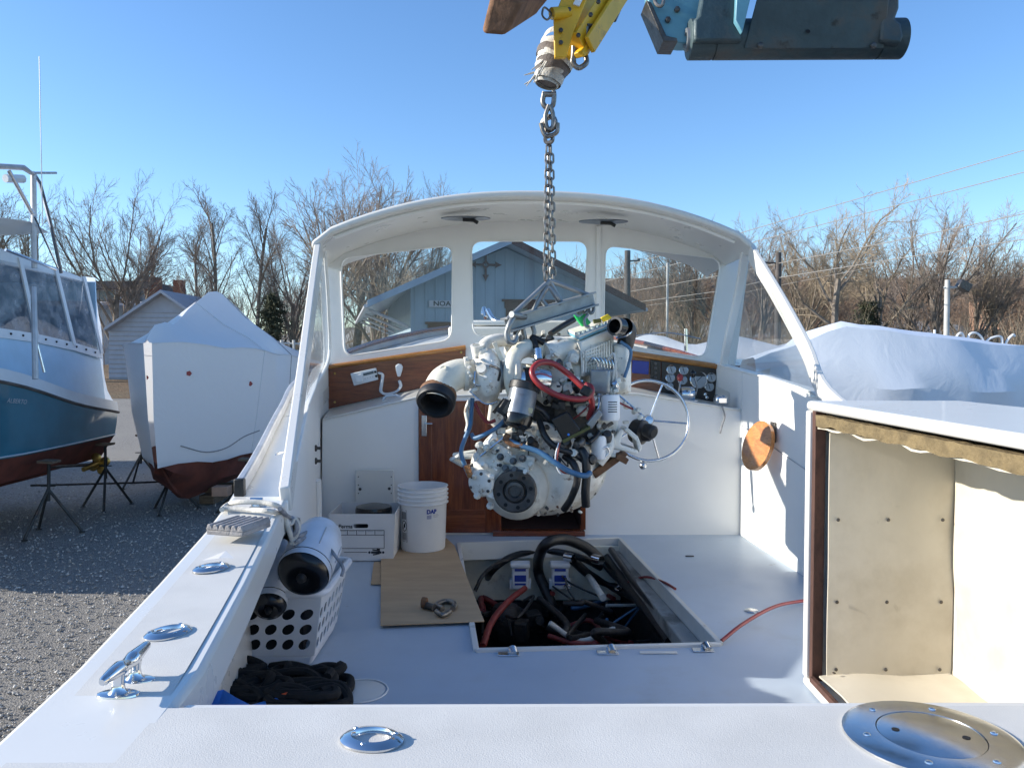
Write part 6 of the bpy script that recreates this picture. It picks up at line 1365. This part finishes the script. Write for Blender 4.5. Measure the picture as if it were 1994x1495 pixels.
# -- big wrapped boat on the right, lying across
rb = thing('wrapped_boat', (8.5,13.2,0), 'long white shrink wrapped boat at the right behind the engine cover', 'boat')
M3 = Matrix.Translation(V((8.5,13.7,0))) @ Matrix.Rotation(math.pi/2+.27,4,'Z')
top, bot = hull_rows(10.2, 1.7, lambda t: 2.2+.3*t, 1.0, .4)
m = MB(M3); m.grid(bot); m.add(bot[0], [tuple(range(8))]); m.build('bottom', 'bottom_red', rb)
rows = []
ridge = [(0,2.75),(.25,2.95),(.45,3.0),(.62,3.15),(.74,3.30),(.86,3.50),(.885,3.50),(.93,3.2),(.97,3.08),(1,2.95)]
for i in range(41):
    t = i/40; f_ = t*(len(top)-1); k = min(int(f_), len(top)-2); fr_ = f_-k
    r = [V(a).lerp(V(b), fr_) for a, b in zip(top[k], top[k+1])]; b = abs(r[0][0]); s = r[0][2]; y = r[0][1]; zr = tab(ridge, t)
    wd_ = max(b, .3)
    prof = [(-abs(r[2][0])-.02, r[2][1], .98), (-b-.06, y, s+.06), (-wd_*.985, y, lerp(s,zr,.5)), (-wd_*.90, y, lerp(s,zr,.93)), (-wd_*.74, y, zr), (wd_*.30, y, lerp(s,zr,.85)), (wd_*.75, y, lerp(s,zr,.42)), (b+.06, y, s+.06), (abs(r[2][0])+.02, r[2][1], .98)]
    rows.append([V(p)+V((noise.noise(V(p)*1.8),0,noise.noise(V(p)*1.6+V((7,0,0)))))*.07 for p in prof])
mw = MB(M3); mw.grid(rows); mw.add(rows[0], [tuple(range(len(rows[0])))]); mw.build('shrink_wrap', 'shrinkwrap_shaded', rb, smooth=24)
# -- farther boat with a low cover, brown hull
fb_ = thing('covered_boat', (6.3,20,0), 'low boat with pale cover and brown hull seen through the right side window', 'boat')
M4 = Matrix.Translation(V((6.2,19.5,0))) @ Matrix.Rotation(math.pi/2+.06,4,'Z')
top, bot = hull_rows(7.6, 1.4, lambda t: 2.85+.1*t, 1.3, .5)
m = MB(M4); m.grid([[r[0],r[1],r[2]] for r in top]); m.grid([[r[3],r[4],r[5]] for r in top]); m.add(top[0], [(0,1,2,3,4,5)]); m.build('topsides', 'bottom_red', fb_)
m = MB(M4); m.grid(bot); m.build('bottom', 'pole_wood', fb_)
MB(M4).slab([[(-abs(r[0][0])-.03, r[0][1], r[0][2]) for r in top], [(-abs(r[0][0])*.5, r[0][1], r[0][2]+.3) for r in top], [(0, r[0][1], r[0][2]+.42+.14*math.sin(i*1.3)) for i, r in enumerate(top)], [(abs(r[0][0])*.5, r[0][1], r[0][2]+.3) for r in top], [(abs(r[0][0])+.03, r[0][1], r[0][2]) for r in top]], (0,0,-.03)).build('boat_cover', 'shrinkwrap', fb_)
for k in range(12):
    r = top[3+k]; MB(M4).sphere((-abs(r[0][0])-.04, r[0][1], r[0][2]-.08), .03, 8).build('grommet', 'white_plastic', fb_)
for s in (-1, 1):
    MB(M4).slab([[(s*(abs(r[0][0])+.03), r[0][1], r[0][2]-.16) for r in top], [(s*(abs(r[0][0])+.03), r[0][1], r[0][2]-.03) for r in top]], (s*.02,0,0)).build('sheer_strake', 'boat_cabin_blue', fb_)
# white pulpit rails of a boat beyond the right-hand wrap
ra = thing('pulpit_rails', at(1900,700,24), 'white hooped rails of a boat showing above the long wrap at the right', 'boat rails')
def rail(px): MB().tube(spline([at(u, v, 24) for u, v in px], 6), .035, 6).build('hoop', 'white_plastic', ra)
rail([(1860,690),(1860,664),(1868,649),(1876,655),(1877,690)]); rail([(1886,690),(1886,655),(1900,648),(1914,662),(1918,690)])
rail([(1918,668),(1930,658),(1950,657),(1950,690)]); rail([(1956,690),(1960,666),(1972,652),(1976,655)]); rail([(1820,690),(1820,642)])
MB().box(at(1900,720,24), (2.4,.4,1.0)).build('deck_coaming', 'boat_white', ra, .1)

# ---------------------------------------------------------------- station building
stn = thing('station_building', (0,31,0), 'pale blue board and batten railway station with deep eaves ahead of the boat', 'building')
ang = math.atan2(2.6, 12)      # the long side runs away to the left
c0 = at(800,690,28.5); c0 = V((c0.x, c0.y, 0))
ux = V((math.cos(ang), math.sin(ang), 0)); uy = V((-math.sin(ang), math.cos(ang), 0))
def SP(x, y, z): return c0 + ux*x + uy*y + V((0,0,z))
SW_, SL_, SH_, RZ = 6.9, 13.0, 5.4, 6.98
gz_ = [(0,0),(SW_,0),(SW_,SH_),(SW_/2,RZ-.12),(0,SH_)]
def su(u, v):   # point on the gable wall plane from the picture
    d = ray(u, v); n = uy; t = (c0-CAM).dot(n)/d.dot(n); p = CAM+d*t; q = p-c0; return (q.dot(ux), p.z)
w1 = [su(u, v) for u, v in ((845,640),(874,634),(874,690),(845,690))]; x1a, x1b, z1 = su(836,640)[0], su(886,640)[0], su(860,634)[1]
x2a, x2b, z2 = su(985,590)[0], su(1072,590)[0], su(1000,590)[1]
holes = [[(x1a+.25,.9),(x1b-.25,.9),(x1b-.25,z1-.2),(x1a+.25,z1-.2)], [(x2a+.25,.9),(x2b-.25,.9),(x2b-.25,z2-.2),(x2a+.25,z2-.2)]]
gw = MB().plate(gz_, holes, .12, lambda x, y, t: SP(x, .06+t, y)).build('gable_wall', 'siding_blue', stn)
for k in range(19):
    x = .18+k*(SW_-.36)/18; zt = SH_+(RZ-.12-SH_)*(1-abs(x-SW_/2)/(SW_/2))-.05; z0 = .1
    segs = [(z0, zt)]
    for h, (a, b) in zip(holes, ((x1a,x1b),(x2a,x2b))):
        if a-.05 < x < b+.05: segs = [(h[2][1]+.25, zt)]
    for a, b in segs: MB().hexa([SP(x-.03,-.03,a), SP(x+.03,-.03,a), SP(x+.03,-.001,a), SP(x-.03,-.001,a), SP(x-.03,-.03,b), SP(x+.03,-.03,b), SP(x+.03,-.001,b), SP(x-.03,-.001,b)]).build('batten', 'siding_blue', gw)
for h in holes:
    (xa_, za), (xb_, zb) = h[0], h[2]; wn = MB()
    def bb2(x0, x1, z0, z1, d0, d1, nm, mt, par): return MB().hexa([SP(x0,d0,z0), SP(x1,d0,z0), SP(x1,d1,z0), SP(x0,d1,z0), SP(x0,d0,z1), SP(x1,d0,z1), SP(x1,d1,z1), SP(x0,d1,z1)]).build(nm, mt, par)
    wd2 = bb2(xa_, xb_, za, zb, .05, .07, 'window', 'window_dark', stn)
    bb2(xa_-.25, xa_, za-.1, zb+.0, -.06, .1, 'casing', 'trim_brown', wd2); bb2(xb_, xb_+.25, za-.1, zb+.0, -.06, .1, 'casing', 'trim_brown', wd2)
    bb2(xa_-.3, xb_+.3, zb+.0005, zb+.25, -.07, .1, 'lintel', 'trim_brown', wd2); bb2(xa_-.4, xb_+.4, zb+.2505, zb+.33, -.14, .1, 'cornice', 'trim_brown', wd2)
    bb2((xa_+xb_)/2-.03, (xa_+xb_)/2+.03, za, zb, .02, .049, 'mullion', 'trim_brown', wd2)
# long sides, back
MB().hexa([SP(0,.12,0), SP(.12,.12,0), SP(.12,SL_,0), SP(0,SL_,0), SP(0,.12,SH_), SP(.12,.12,SH_), SP(.12,SL_,SH_), SP(0,SL_,SH_)]).build('side_wall', 'siding_blue', stn)
MB().hexa([SP(SW_-.12,.12,0), SP(SW_,.12,0), SP(SW_,SL_,0), SP(SW_-.12,SL_,0), SP(SW_-.12,.12,SH_), SP(SW_,.12,SH_), SP(SW_,SL_,SH_), SP(SW_-.12,SL_,SH_)]).build('side_wall', 'siding_blue', stn)
MB().prism([SP(x, SL_, z) for x, z in gz_], uy*.1).build('rear_wall', 'siding_blue', stn)
for k in range(7):
    y = 1.0+k*1.75
    MB().hexa([SP(-.05,y,.1), SP(-.001,y,.1), SP(-.001,y+1.0,.1), SP(-.05,y+1.0,.1), SP(-.05,y,3.4), SP(-.001,y,3.4), SP(-.001,y+1.0,3.4), SP(-.05,y+1.0,3.4)]).build('white_door' if k % 3 == 0 else 'wall_panel', 'siding_white', stn)
    MB().hexa([SP(-.09,y-.2,.1), SP(-.001,y-.2,.1), SP(-.001,y-.05,.1), SP(-.09,y-.05,.1), SP(-.09,y-.2,3.6), SP(-.001,y-.2,3.6), SP(-.001,y-.05,3.6), SP(-.09,y-.05,3.6)]).build('wall_post', 'trim_brown', stn)
OH, rise = 1.55, (RZ-SH_)/(SW_/2)
for s in (-1, 1):
    xe = -OH if s < 0 else SW_+OH; ze = SH_-OH*rise; xr = SW_/2
    pts = [SP(xr,-.95,RZ), SP(xe,-.95,ze), SP(xe,SL_+.8,ze), SP(xr,SL_+.8,RZ)]
    r_ = MB().prism(pts, (0,0,.12)).build('roof_slope', 'roof_shingle', stn)
    MB().hexa([SP(xr,-1.03,RZ-.1), SP(xe,-1.03,ze-.1), SP(xe,-.951,ze-.1), SP(xr,-.951,RZ-.1), SP(xr,-1.03,RZ+.14), SP(xe,-1.03,ze+.14), SP(xe,-.951,ze+.14), SP(xr,-.951,RZ+.14)]).build('rake_board', 'siding_grey' if s < 0 else 'trim_brown', r_)
    MB().tube([SP(xe+(.05*s),-.95,ze-.05), SP(xe+(.05*s),SL_+.8,ze-.05)], .07, 8).build('gutter', 'siding_white', r_)
    MB().prism([SP(xr,-.9,RZ-.06), SP(xe,-.9,ze-.06), SP(xe,SL_+.7,ze-.06), SP(xr,SL_+.7,RZ-.06)], (0,0,.04)).build('soffit', 'siding_grey', r_)
for k in range(4):
    y = .4+k*3.6; MB().tube([SP(-OH+.1,y,SH_-OH*rise-.1), SP(-.05,y,SH_-1.4)], .06, 6).build('eave_bracket', 'siding_white', stn)
    lm2 = MB().lathe([(.04,.3),(.05,.12),(.1,.08),(.26,-.02),(.27,-.05)], Matrix.Translation(SP(-.85,y+.4,3.15)), 16, caps=False).build('platform_lamp', 'siding_white', stn)
    MB().cyl(SP(-.85,y+.4,3.4), SP(-.85,y+.4,4.1), .02, n=6).build('lamp_rod', 'trim_brown', lm2)
# sign
sx0, sz0 = su(835,598); sx1, sz1 = su(906,586)
sg = MB().hexa([SP(sx0,-.09,sz0), SP(sx1+.2,-.09,sz0), SP(sx1+.2,-.035,sz0), SP(sx0,-.035,sz0), SP(sx0,-.09,sz1), SP(sx1+.2,-.09,sz1), SP(sx1+.2,-.035,sz1), SP(sx0,-.035,sz1)]).build('station_sign', 'siding_white', stn)
TM = Matrix((ux, V((0,0,1)), -uy)).transposed().to_4x4(); TM.translation = SP(su(843,592)[0],-.095,(sz0+sz1)/2)
MB().text('NOANK', .24, TM @ Matrix.Diagonal((1.15,1,1,1)), extrude=.003, bold=.004).build('sign_letters', 'print_black', sg)
# cross ornament
ox, oz = su(945,516); r0 = (su(945,516)[1]-su(945,548)[1])
def OP(x, z, d=-.08): return SP(ox+x*r0, d, oz+z*r0)
orn = MB().plate([(math.cos(a)*.28, math.sin(a)*.28) for a in [k*math.pi/2 for k in range(4)]], [[(math.cos(a)*.13, math.sin(a)*.13) for a in [k*math.pi/2 for k in range(4)]]], .05/r0, lambda x, y, t: OP(x, y, -.08+t*r0)).build('cross_ornament', 'trim_brown', stn)
for k in range(4):
    a = k*math.pi/2; c, s = math.cos(a), math.sin(a)
    def R2(x, y): return OP(x*c-y*s, x*s+y*c, -.105)
    MB().prism([R2(.24,-.06), R2(.62,-.06), R2(.60,-.2), R2(.76,-.1), R2(1.0,0), R2(.76,.1), R2(.60,.2), R2(.62,.06), R2(.24,.06)], uy*.05).build('ornament_arm', 'trim_brown', orn)

# ---------------------------------------------------------------- houses
wh = thing('white_shed', at(300,750,60), 'white clapboard gabled house behind the wrapped boat', 'house')
def hbx(px, Y0, dep, name, mat, par): return MB().prism([at(u, v, Y0) for u, v in px], (0,dep,0)).build(name, mat, par)
hbx([(212,752),(340,752),(420,752),(420,640),(312,570),(212,638)], 60, 8, 'gable_wall', 'siding_white', wh)
for k in range(16): 
    v = 745-k*9; ul = 212 if v > 640 else lerp(212,312,(640-v)/70); ur = 420 if v > 640 else lerp(420,312,(640-v)/70)
    MB().prism([at(ul,v,59.99), at(ur,v,59.99), at(ur,v-1.5,59.96), at(ul,v-1.5,59.96)], (0,-.03,0)).build('clapboard', 'siding_white', wh)
for a, b in (((312,564),(202,638)),((312,564),(424,642))):
    MB().prism([at(a[0],a[1],59.3), at(b[0],b[1],59.3), at(b[0],b[1]+6,59.3), at(a[0],a[1]+6,59.3)], (0,9.5,0)).build('roof_slope', 'siding_white', wh)
gh = thing('grey_house', at(230,640,85), 'grey blue house with dark flat roof and white windows at the left', 'house')
hbx([(140,760),(282,760),(282,560),(140,560)], 85, 8, 'front_wall', 'siding_grey', gh)
hbx([(135,562),(286,562),(286,547),(140,547)], 83.5, 10, 'roof', 'roof_shingle', gh)
for u0, u1 in ((153,179),(192,224),(236,270)):
    w_ = hbx([(u0,588),(u1,588),(u1,566),(u0,566)], 84.9, .06, 'window', 'window_dark', gh)
    for (a, b, c, d) in ((u0-2,588,u1+2,590.5),(u0-2,563.5,u1+2,566),(u0-2,566,u0,588),(u1,566,u1+2,588),((u0+u1)/2-.7,566,(u0+u1)/2+.7,588)):
        hbx([(a,d),(c,d),(c,b),(a,b)], 84.82, .08, 'window_frame', 'siding_white', w_)
MB().prism([at(150,592,84), at(282,592,84), at(282,594,82), at(150,594,82)], (0,0,.25)).build('porch_roof', 'siding_white', gh)
hbx([(282,580),(306,580),(306,540),(298,538),(282,538)], 84, 1.2, 'chimney', 'brick_red', gh)
MB().prism([at(337,580,80), at(353,580,80), at(353,545,80), at(337,545,80)], (0,1,0)).build('brick_chimney', 'brick_red', None, label='lone brick chimney behind the wrapped boat, right of the grey house', cat='chimney')
fh = thing('tan_house', at(1980,620,95), 'tan house with dark roof among trees at the right edge', 'house')
hbx([(1962,640),(2080,640),(2080,580),(1962,580)], 95, 8, 'front_wall', 'house_tan', fh)
MB().prism([at(1950,578,94), at(2090,578,94), at(2090,540,99), at(1992,540,99)], (0,.2,.3)).build('roof', 'roof_shingle', fh)
hbx([(1972,612),(1984,612),(1984,592),(1972,592)], 94.9, .05, 'window', 'window_dark', fh)
# fence rails by the road
fn = thing('rail_fence', at(575,700,42), 'low wooden rail fence beside the road left of the windscreen', 'fence')
for k, v in enumerate((668,682,697)): MB().tube([at(545,v,42), at(600,v+2,42)], .06, 6).build('rail', 'pole_grey', fn)
for u in (548,572,596): MB().tube([at(u,662,42), at(u,715,42)], .08, 6).build('post', 'pole_grey', fn)

# ---------------------------------------------------------------- poles and wires
def pole(u, vt, Y, r, mat, label, arms=()):
    p = at(u, vt, Y); g = gz(Y); t = thing('utility_pole', (p.x, Y, g), label, 'pole')
    MB().tube([(p.x, Y, g-.2), (p.x, Y, p.z)], [r*1.25, r], 10).build('pole_shaft', mat, t)
    for v, du in arms: q = at(u, v, Y); MB().tube([q+V((-.15,0,0)), q+V((du,0,.02))], .06, 6).build('cross_arm', mat, t)
    for v, du in arms: q = at(u, v, Y); MB().sphere(q+V((du*.95,0,.1)), .09, 8).build('insulator', mat, t)
    return t
pole(1222,488,60,.22,'pole_wood','dark utility pole seen through the right windscreen pane',((508,.9),))
pole(1516,492,45,.16,'pole_wood','dark utility pole right of the hardtop post',((512,-1.0),(541,-.9)))
pole(1300,512,62,.09,'pole_grey','thin pale mast seen through the right windscreen pane')
lp_ = pole(1845,545,36,.11,'pole_grey','pale lamp pole with floodlight above the long wrap at the right',((560,.55),))
lq = at(1876,557,36); MB().box(lq, (.55,.4,.4), Matrix.Rotation(.5,3,'Y')).build('floodlight', 'dark_steel', lp_, .03)
WIRES = [([(1170,530,80),(1320,489,60),(1455,450,48),(1720,373,32),(2100,262,22)], 'upper power line crossing above the right hand trees'),
 ([(1170,550,80),(1385,497,58),(1480,468,48),(1740,402,32),(2100,308,22)], 'second power line from the top at the right'),
 ([(1170,578,80),(1400,537,60),(1515,513,45),(1740,470,32),(2100,394,24)], 'power line leaving the right hand utility pole at its arm'),
 ([(1170,598,80),(1400,567,60),(1516,541,45),(1740,505,32),(2100,450,24)], 'lowest power line leaving the right hand utility pole'),
 ([(1175,605,80),(1420,575,60),(1700,520,40),(1900,440,30),(2100,378,24)], 'thin dark wire between the right hand power lines')]
for i, (w_, lb_) in enumerate(WIRES): MB().tube([at(*p) for p in w_], [.035,.03,.024,.018,.014] if i < 4 else [.018,.016,.012,.01,.008], 5).build('power_line', 'wire', None, label=lb_, cat='wire', group='power lines')

# ---------------------------------------------------------------- trees
class TB(MB):
    def seg(s, p, q, r0, r1, n):
        d = q-p
        if abs(d.z) < abs(d.x)+abs(d.y): x = V((-d.y, d.x, 0))
        else: x = V((0, d.z, -d.y))
        if x.length < 1e-9: x = V((1,0,0))
        x.normalize(); y = d.cross(x); y.normalize(); b = len(s.v)
        for k in range(n):
            a = 2*math.pi*k/n; c, t = math.cos(a), math.sin(a)
            s.v.append(tuple(p + x*(c*r0) + y*(t*r0)))
        if r1 <= 0:
            s.v.append(tuple(q))
            for k in range(n): s.f.append((b+k, b+(k+1) % n, b+n))
        else:
            for k in range(n):
                a = 2*math.pi*k/n; c, t = math.cos(a), math.sin(a)
                s.v.append(tuple(q + x*(c*r1) + y*(t*r1)))
            for k in range(n): l = (k+1) % n; s.f.append((b+k, b+l, b+n+l, b+n+k))
def rv(rng): return V((rng.gauss(0,1), rng.gauss(0,1), rng.gauss(0,1)))
def grow(tb, tw, rng, p, d, L, r, lev, P):
    mx = P['lev']; ns = (5,4,3,2,1)[min(lev, 4)] if lev < mx else 1
    mb = tb if lev <= 1 else tw; sd = (7,5,4,3,3)[min(lev, 4)]
    pts = [(p.copy(), r)]; q = p.copy(); dd = d.copy(); rt = r*(.55 if lev == 0 else .35)
    for i in range(ns):
        dd = (dd + rv(rng)*P['wob'][min(lev,4)] + V((0,0,P['up'][min(lev,4)]))).normalized()
        q = q + dd*(L/ns); r1 = lerp(r, rt, (i+1)/ns)
        if lev >= mx: mb.seg(pts[-1][0], q, max(pts[-1][1], P['tw']), 0, 3)
        else: mb.seg(pts[-1][0], q, max(pts[-1][1], P['tw']), max(r1, P['tw']*.8), sd)
        pts.append((q.copy(), r1))
    if lev >= mx: return
    n = P['n'][lev]; n = rng.randint(max(1, n-1), n+1)
    for k in range(n):
        t = lerp(P['st'][min(lev,4)], 1.0, (k+rng.random()*.8)/n); t = min(t, 1)
        f = t*ns; i = min(int(f), ns-1); fr = f-i; bp = pts[i][0].lerp(pts[i+1][0], fr); br_ = lerp(pts[i][1], pts[i+1][1], fr)
        ax = (pts[i+1][0]-pts[i][0]).normalized(); sd_ = rv(rng); sd_ = sd_ - ax*sd_.dot(ax); sd_.normalize()
        an = P['ang'][min(lev,4)]*rng.uniform(.65,1.25)
        grow(tb, tw, rng, bp, (ax*math.cos(an)+sd_*math.sin(an)).normalized(), L*P['rat'][min(lev,4)]*rng.uniform(.7,1.15)*(1.05-.35*t), br_*P['cr'], lev+1, P)
OAK = dict(lev=4, n=(8,10,9,9), st=(.5,.2,.15,.1,.1), ang=(.66,.62,.62,.6,.6), rat=(1.3,.46,.48,.5,.4), wob=(.05,.08,.12,.16,.2), up=(.02,.03,.025,.03,.03), tw=.006, cr=.45)
MAPLE = dict(OAK, n=(10,10,9,9), ang=(.52,.55,.6,.6,.6), up=(.03,.04,.04,.04,.04), st=(.3,.2,.15,.1,.1), rat=(1.5,.42,.48,.5,.4))
SLIM = dict(OAK, n=(16,8,8,7), ang=(.45,.52,.58,.6,.6), rat=(.42,.5,.5,.48,.4), up=(.02,.05,.05,.05,.05), st=(.25,.2,.15,.1,.1))
GNARL = dict(OAK, n=(6,9,9,8), ang=(.75,.7,.7,.7,.7), wob=(.14,.2,.24,.26,.2), up=(.02,.03,.03,.03,.03), rat=(1.1,.52,.5,.48,.4))
def tree_proto(name, seed, P, h, r, mat):
    rng = random.Random(seed); tb, tw = TB(), TB()
    grow(tb, tw, rng, V((0,0,-.3)), V((rng.uniform(-.05,.05), rng.uniform(-.05,.05), 1)).normalized(), h, r, 0, P)
    root = thing(name, (0,0,0), 'tree', 'tree', 'bare trees behind the yard')
    tb.build('trunk', 'bark', root); tw.build('crown', mat, root); 
    A = np.array(tw.v); zs = float(np.percentile(A[:,2], 99.7)); xs = float(np.percentile(np.abs(A[:,0]), 94)); return root, zs, xs
PROTO = {}
for nm, sd, P, h, r, mt in (('oak',3,OAK,5,.25,'twig_grey'),('maple',8,MAPLE,5,.26,'twig_grey'),('maple_b',21,MAPLE,5,.24,'twig_tan'),('slim',5,SLIM,12,.16,'twig_grey'),('gnarl',14,GNARL,5,.26,'twig_tan')):
    PROTO[nm] = [*tree_proto('bare_tree', sd, P, h, r, mt), False]
def tree(kind, u, vtop, Y, half_px, label, rot=0.0):
    root, zs, xs, used = PROTO[kind]; p = at(u, vtop, Y); g = gz(Y); H = p.z-g; sc = H/zs; sw = half_px/F*Y/xs
    sw = min(max(sw, sc*.6), sc*2.0)
    if not used: o = root; PROTO[kind][3] = True
    else: o = dup(root)
    o.location = (p.x, Y, g); o.rotation_euler = (0,0,rot); o.scale = (sw, sw, sc); o['label'] = label; return o
tree('maple', 215, 338, 64, 105, 'broad round crowned bare tree behind the grey house', .3)
tree('oak', 285, 400, 67, 70, 'leaning bare tree right of the broad one behind the chimney', 2.1)
tree('maple_b', 60, 352, 60, 110, 'bare tree behind the tower of the blue boat', 1.0)
tree('oak', -40, 330, 58, 90, 'bare tree at the left edge of the picture', .6)
tree('slim', 418, 362, 62, 55, 'tall slim bare tree behind the white wrapped boat', .4)
tree('slim', 490, 366, 60, 55, 'slim bare tree just left of the road', 2.4)
tree('slim', 385, 410, 70, 45, 'smaller slim bare tree left of the tall slim one', 4.0)
tree('oak', 640, 335, 58, 100, 'bare tree rising left of the hardtop, over the road', 3.3)
tree('maple', 745, 300, 60, 125, 'tallest bare tree directly behind the left of the hardtop', 2.0)
tree('maple_b', 830, 370, 66, 80, 'bare tree over the left half of the hardtop', 4.4)
tree('gnarl', 1610, 378, 58, 90, 'crooked pale trunked tree above the long wrapped boat', .9)
tree('gnarl', 1700, 420, 60, 80, 'second crooked tree beside the lamp pole trees', 3.0)
tree('maple', 1840, 368, 66, 110, 'round crowned bare tree at the upper right', 1.2)
tree('oak', 1480, 420, 70, 80, 'bare tree behind the right hand utility pole', 5.0)
tree('maple_b', 1350, 430, 75, 80, 'bare tree seen above the right windscreen pane', .2)
tree('oak', 1945, 480, 72, 70, 'low bare tree near the right edge by the tan house', 1.9)
tree('gnarl', 760, 470, 45, 90, 'nearby branchy tree seen through the left windscreen pane', 5.2)
tree('maple', 565, 395, 68, 80, 'bare tree standing right over the road', 3.9)
tree('oak', 690, 345, 66, 100, 'bare tree behind the tallest one at the left of the hardtop', 5.5)
tree('maple_b', 1560, 410, 66, 90, 'bare tree just right of the hardtop behind the power lines', 2.6)
tree('maple', 1760, 395, 70, 100, 'bare tree left of the round crowned one at the upper right', 4.8)
tree('maple_b', 1905, 420, 70, 90, 'bare tree right of the round crowned one at the upper right', 3.4)
tree('oak', 1420, 425, 74, 85, 'bare tree behind the right end of the hardtop', .8)
for k in PROTO.values(): assert k[3]
# dark conifers
def conifer(u, vt, Y, w, label, seed):
    rng = random.Random(seed); p = at(u, vt, Y); g = gz(Y); H = p.z-g; t = thing('conifer', (p.x, Y, g), label, 'tree', 'dark evergreens'); tw = TB(); tk = TB()
    tk.seg(V((p.x, Y, g-.2)), V((p.x, Y, p.z)), .2, .02, 6)
    for k in range(700):
        f = rng.random()**.8; z = g+H*(.08+.9*f); a = rng.uniform(0,6.283); R = w*(1-f*.8)*rng.uniform(.15,1.3)*(.7+.5*math.sin(z*2.3+a*2))+.1; b = V((p.x,Y,z)); e = b+V((math.cos(a)*R, math.sin(a)*R, -R*.18+rng.uniform(-.1,.2)))
        tw.seg(b, e, .03, 0, 3)
        for j in range(5):
            q = b.lerp(e, rng.uniform(.3,1)); tw.seg(q, q+rv(rng)*.22+V((0,0,-.1)), .05, 0, 3)
    tk.build('trunk', 'bark', t); tw.build('crown', 'needle_dark', t)
conifer(528, 570, 55, 2.4, 'dark evergreen beside the road behind the wrapped boat', 2)
conifer(1690, 585, 60, 2.2, 'dark evergreen low behind the crooked trees at the right', 4)
# woodland and brush mass
def mass(name, seed, count, xr, yr, hr, mat, label, cat, lev=3):
    rng = random.Random(seed); protos = []
    for k in range(3):
        tw = TB(); P = dict(OAK if k else MAPLE, lev=lev, n=(8,7,7,4), tw=.02); grow(tw, tw, rng, V((0,0,-.3)), V((0,0,1)), 6, .14, 0, P)
        A = np.array(tw.v); A[:,2] /= A[:,2].max(); A[:,:2] /= np.abs(A[:,:2]).max(); protos.append((A, tw.f))
    vs, fs, off = [], [], 0
    for k in range(count):
        A, f = protos[rng.randrange(3)]; y = rng.uniform(*yr); x = rng.uniform(*xr)*(y/80.0); h = rng.uniform(*hr); w = h*rng.uniform(.25,.45); a = rng.uniform(0,6.283)
        c, s = math.cos(a), math.sin(a); Bm = np.empty_like(A)
        Bm[:,0] = (A[:,0]*c-A[:,1]*s)*w+x; Bm[:,1] = (A[:,0]*s+A[:,1]*c)*w+y; Bm[:,2] = A[:,2]*h+gz(y, x)
        vs.append(Bm); fs += [tuple(i+off for i in q) for q in f]; off += len(A)
    m = MB(); m.v = np.concatenate(vs).tolist(); m.f = fs; return m.build(name, mat, None, smooth=0, label=label, cat=cat, kind='stuff')
mass('woodland', 1, 210, (-12,66), (72,110), (8.5,13.5), 'twig_red', 'reddish brown leafless woodland behind the station', 'woodland')
mass('far_woodland', 2, 130, (-70,75), (90,130), (10,14), 'twig_grey', 'grey leafless woodland along the skyline', 'woodland')
mass('brush', 3, 330, (-22,72), (54,80), (2.0,7.0), 'twig_tan', 'tangled tan brush along the foot of the woods', 'brush', 2)
mass('undergrowth', 6, 60, (-70,-8), (70,90), (2.5,7), 'twig_grey', 'grey brush between the houses and the road', 'brush', 2)
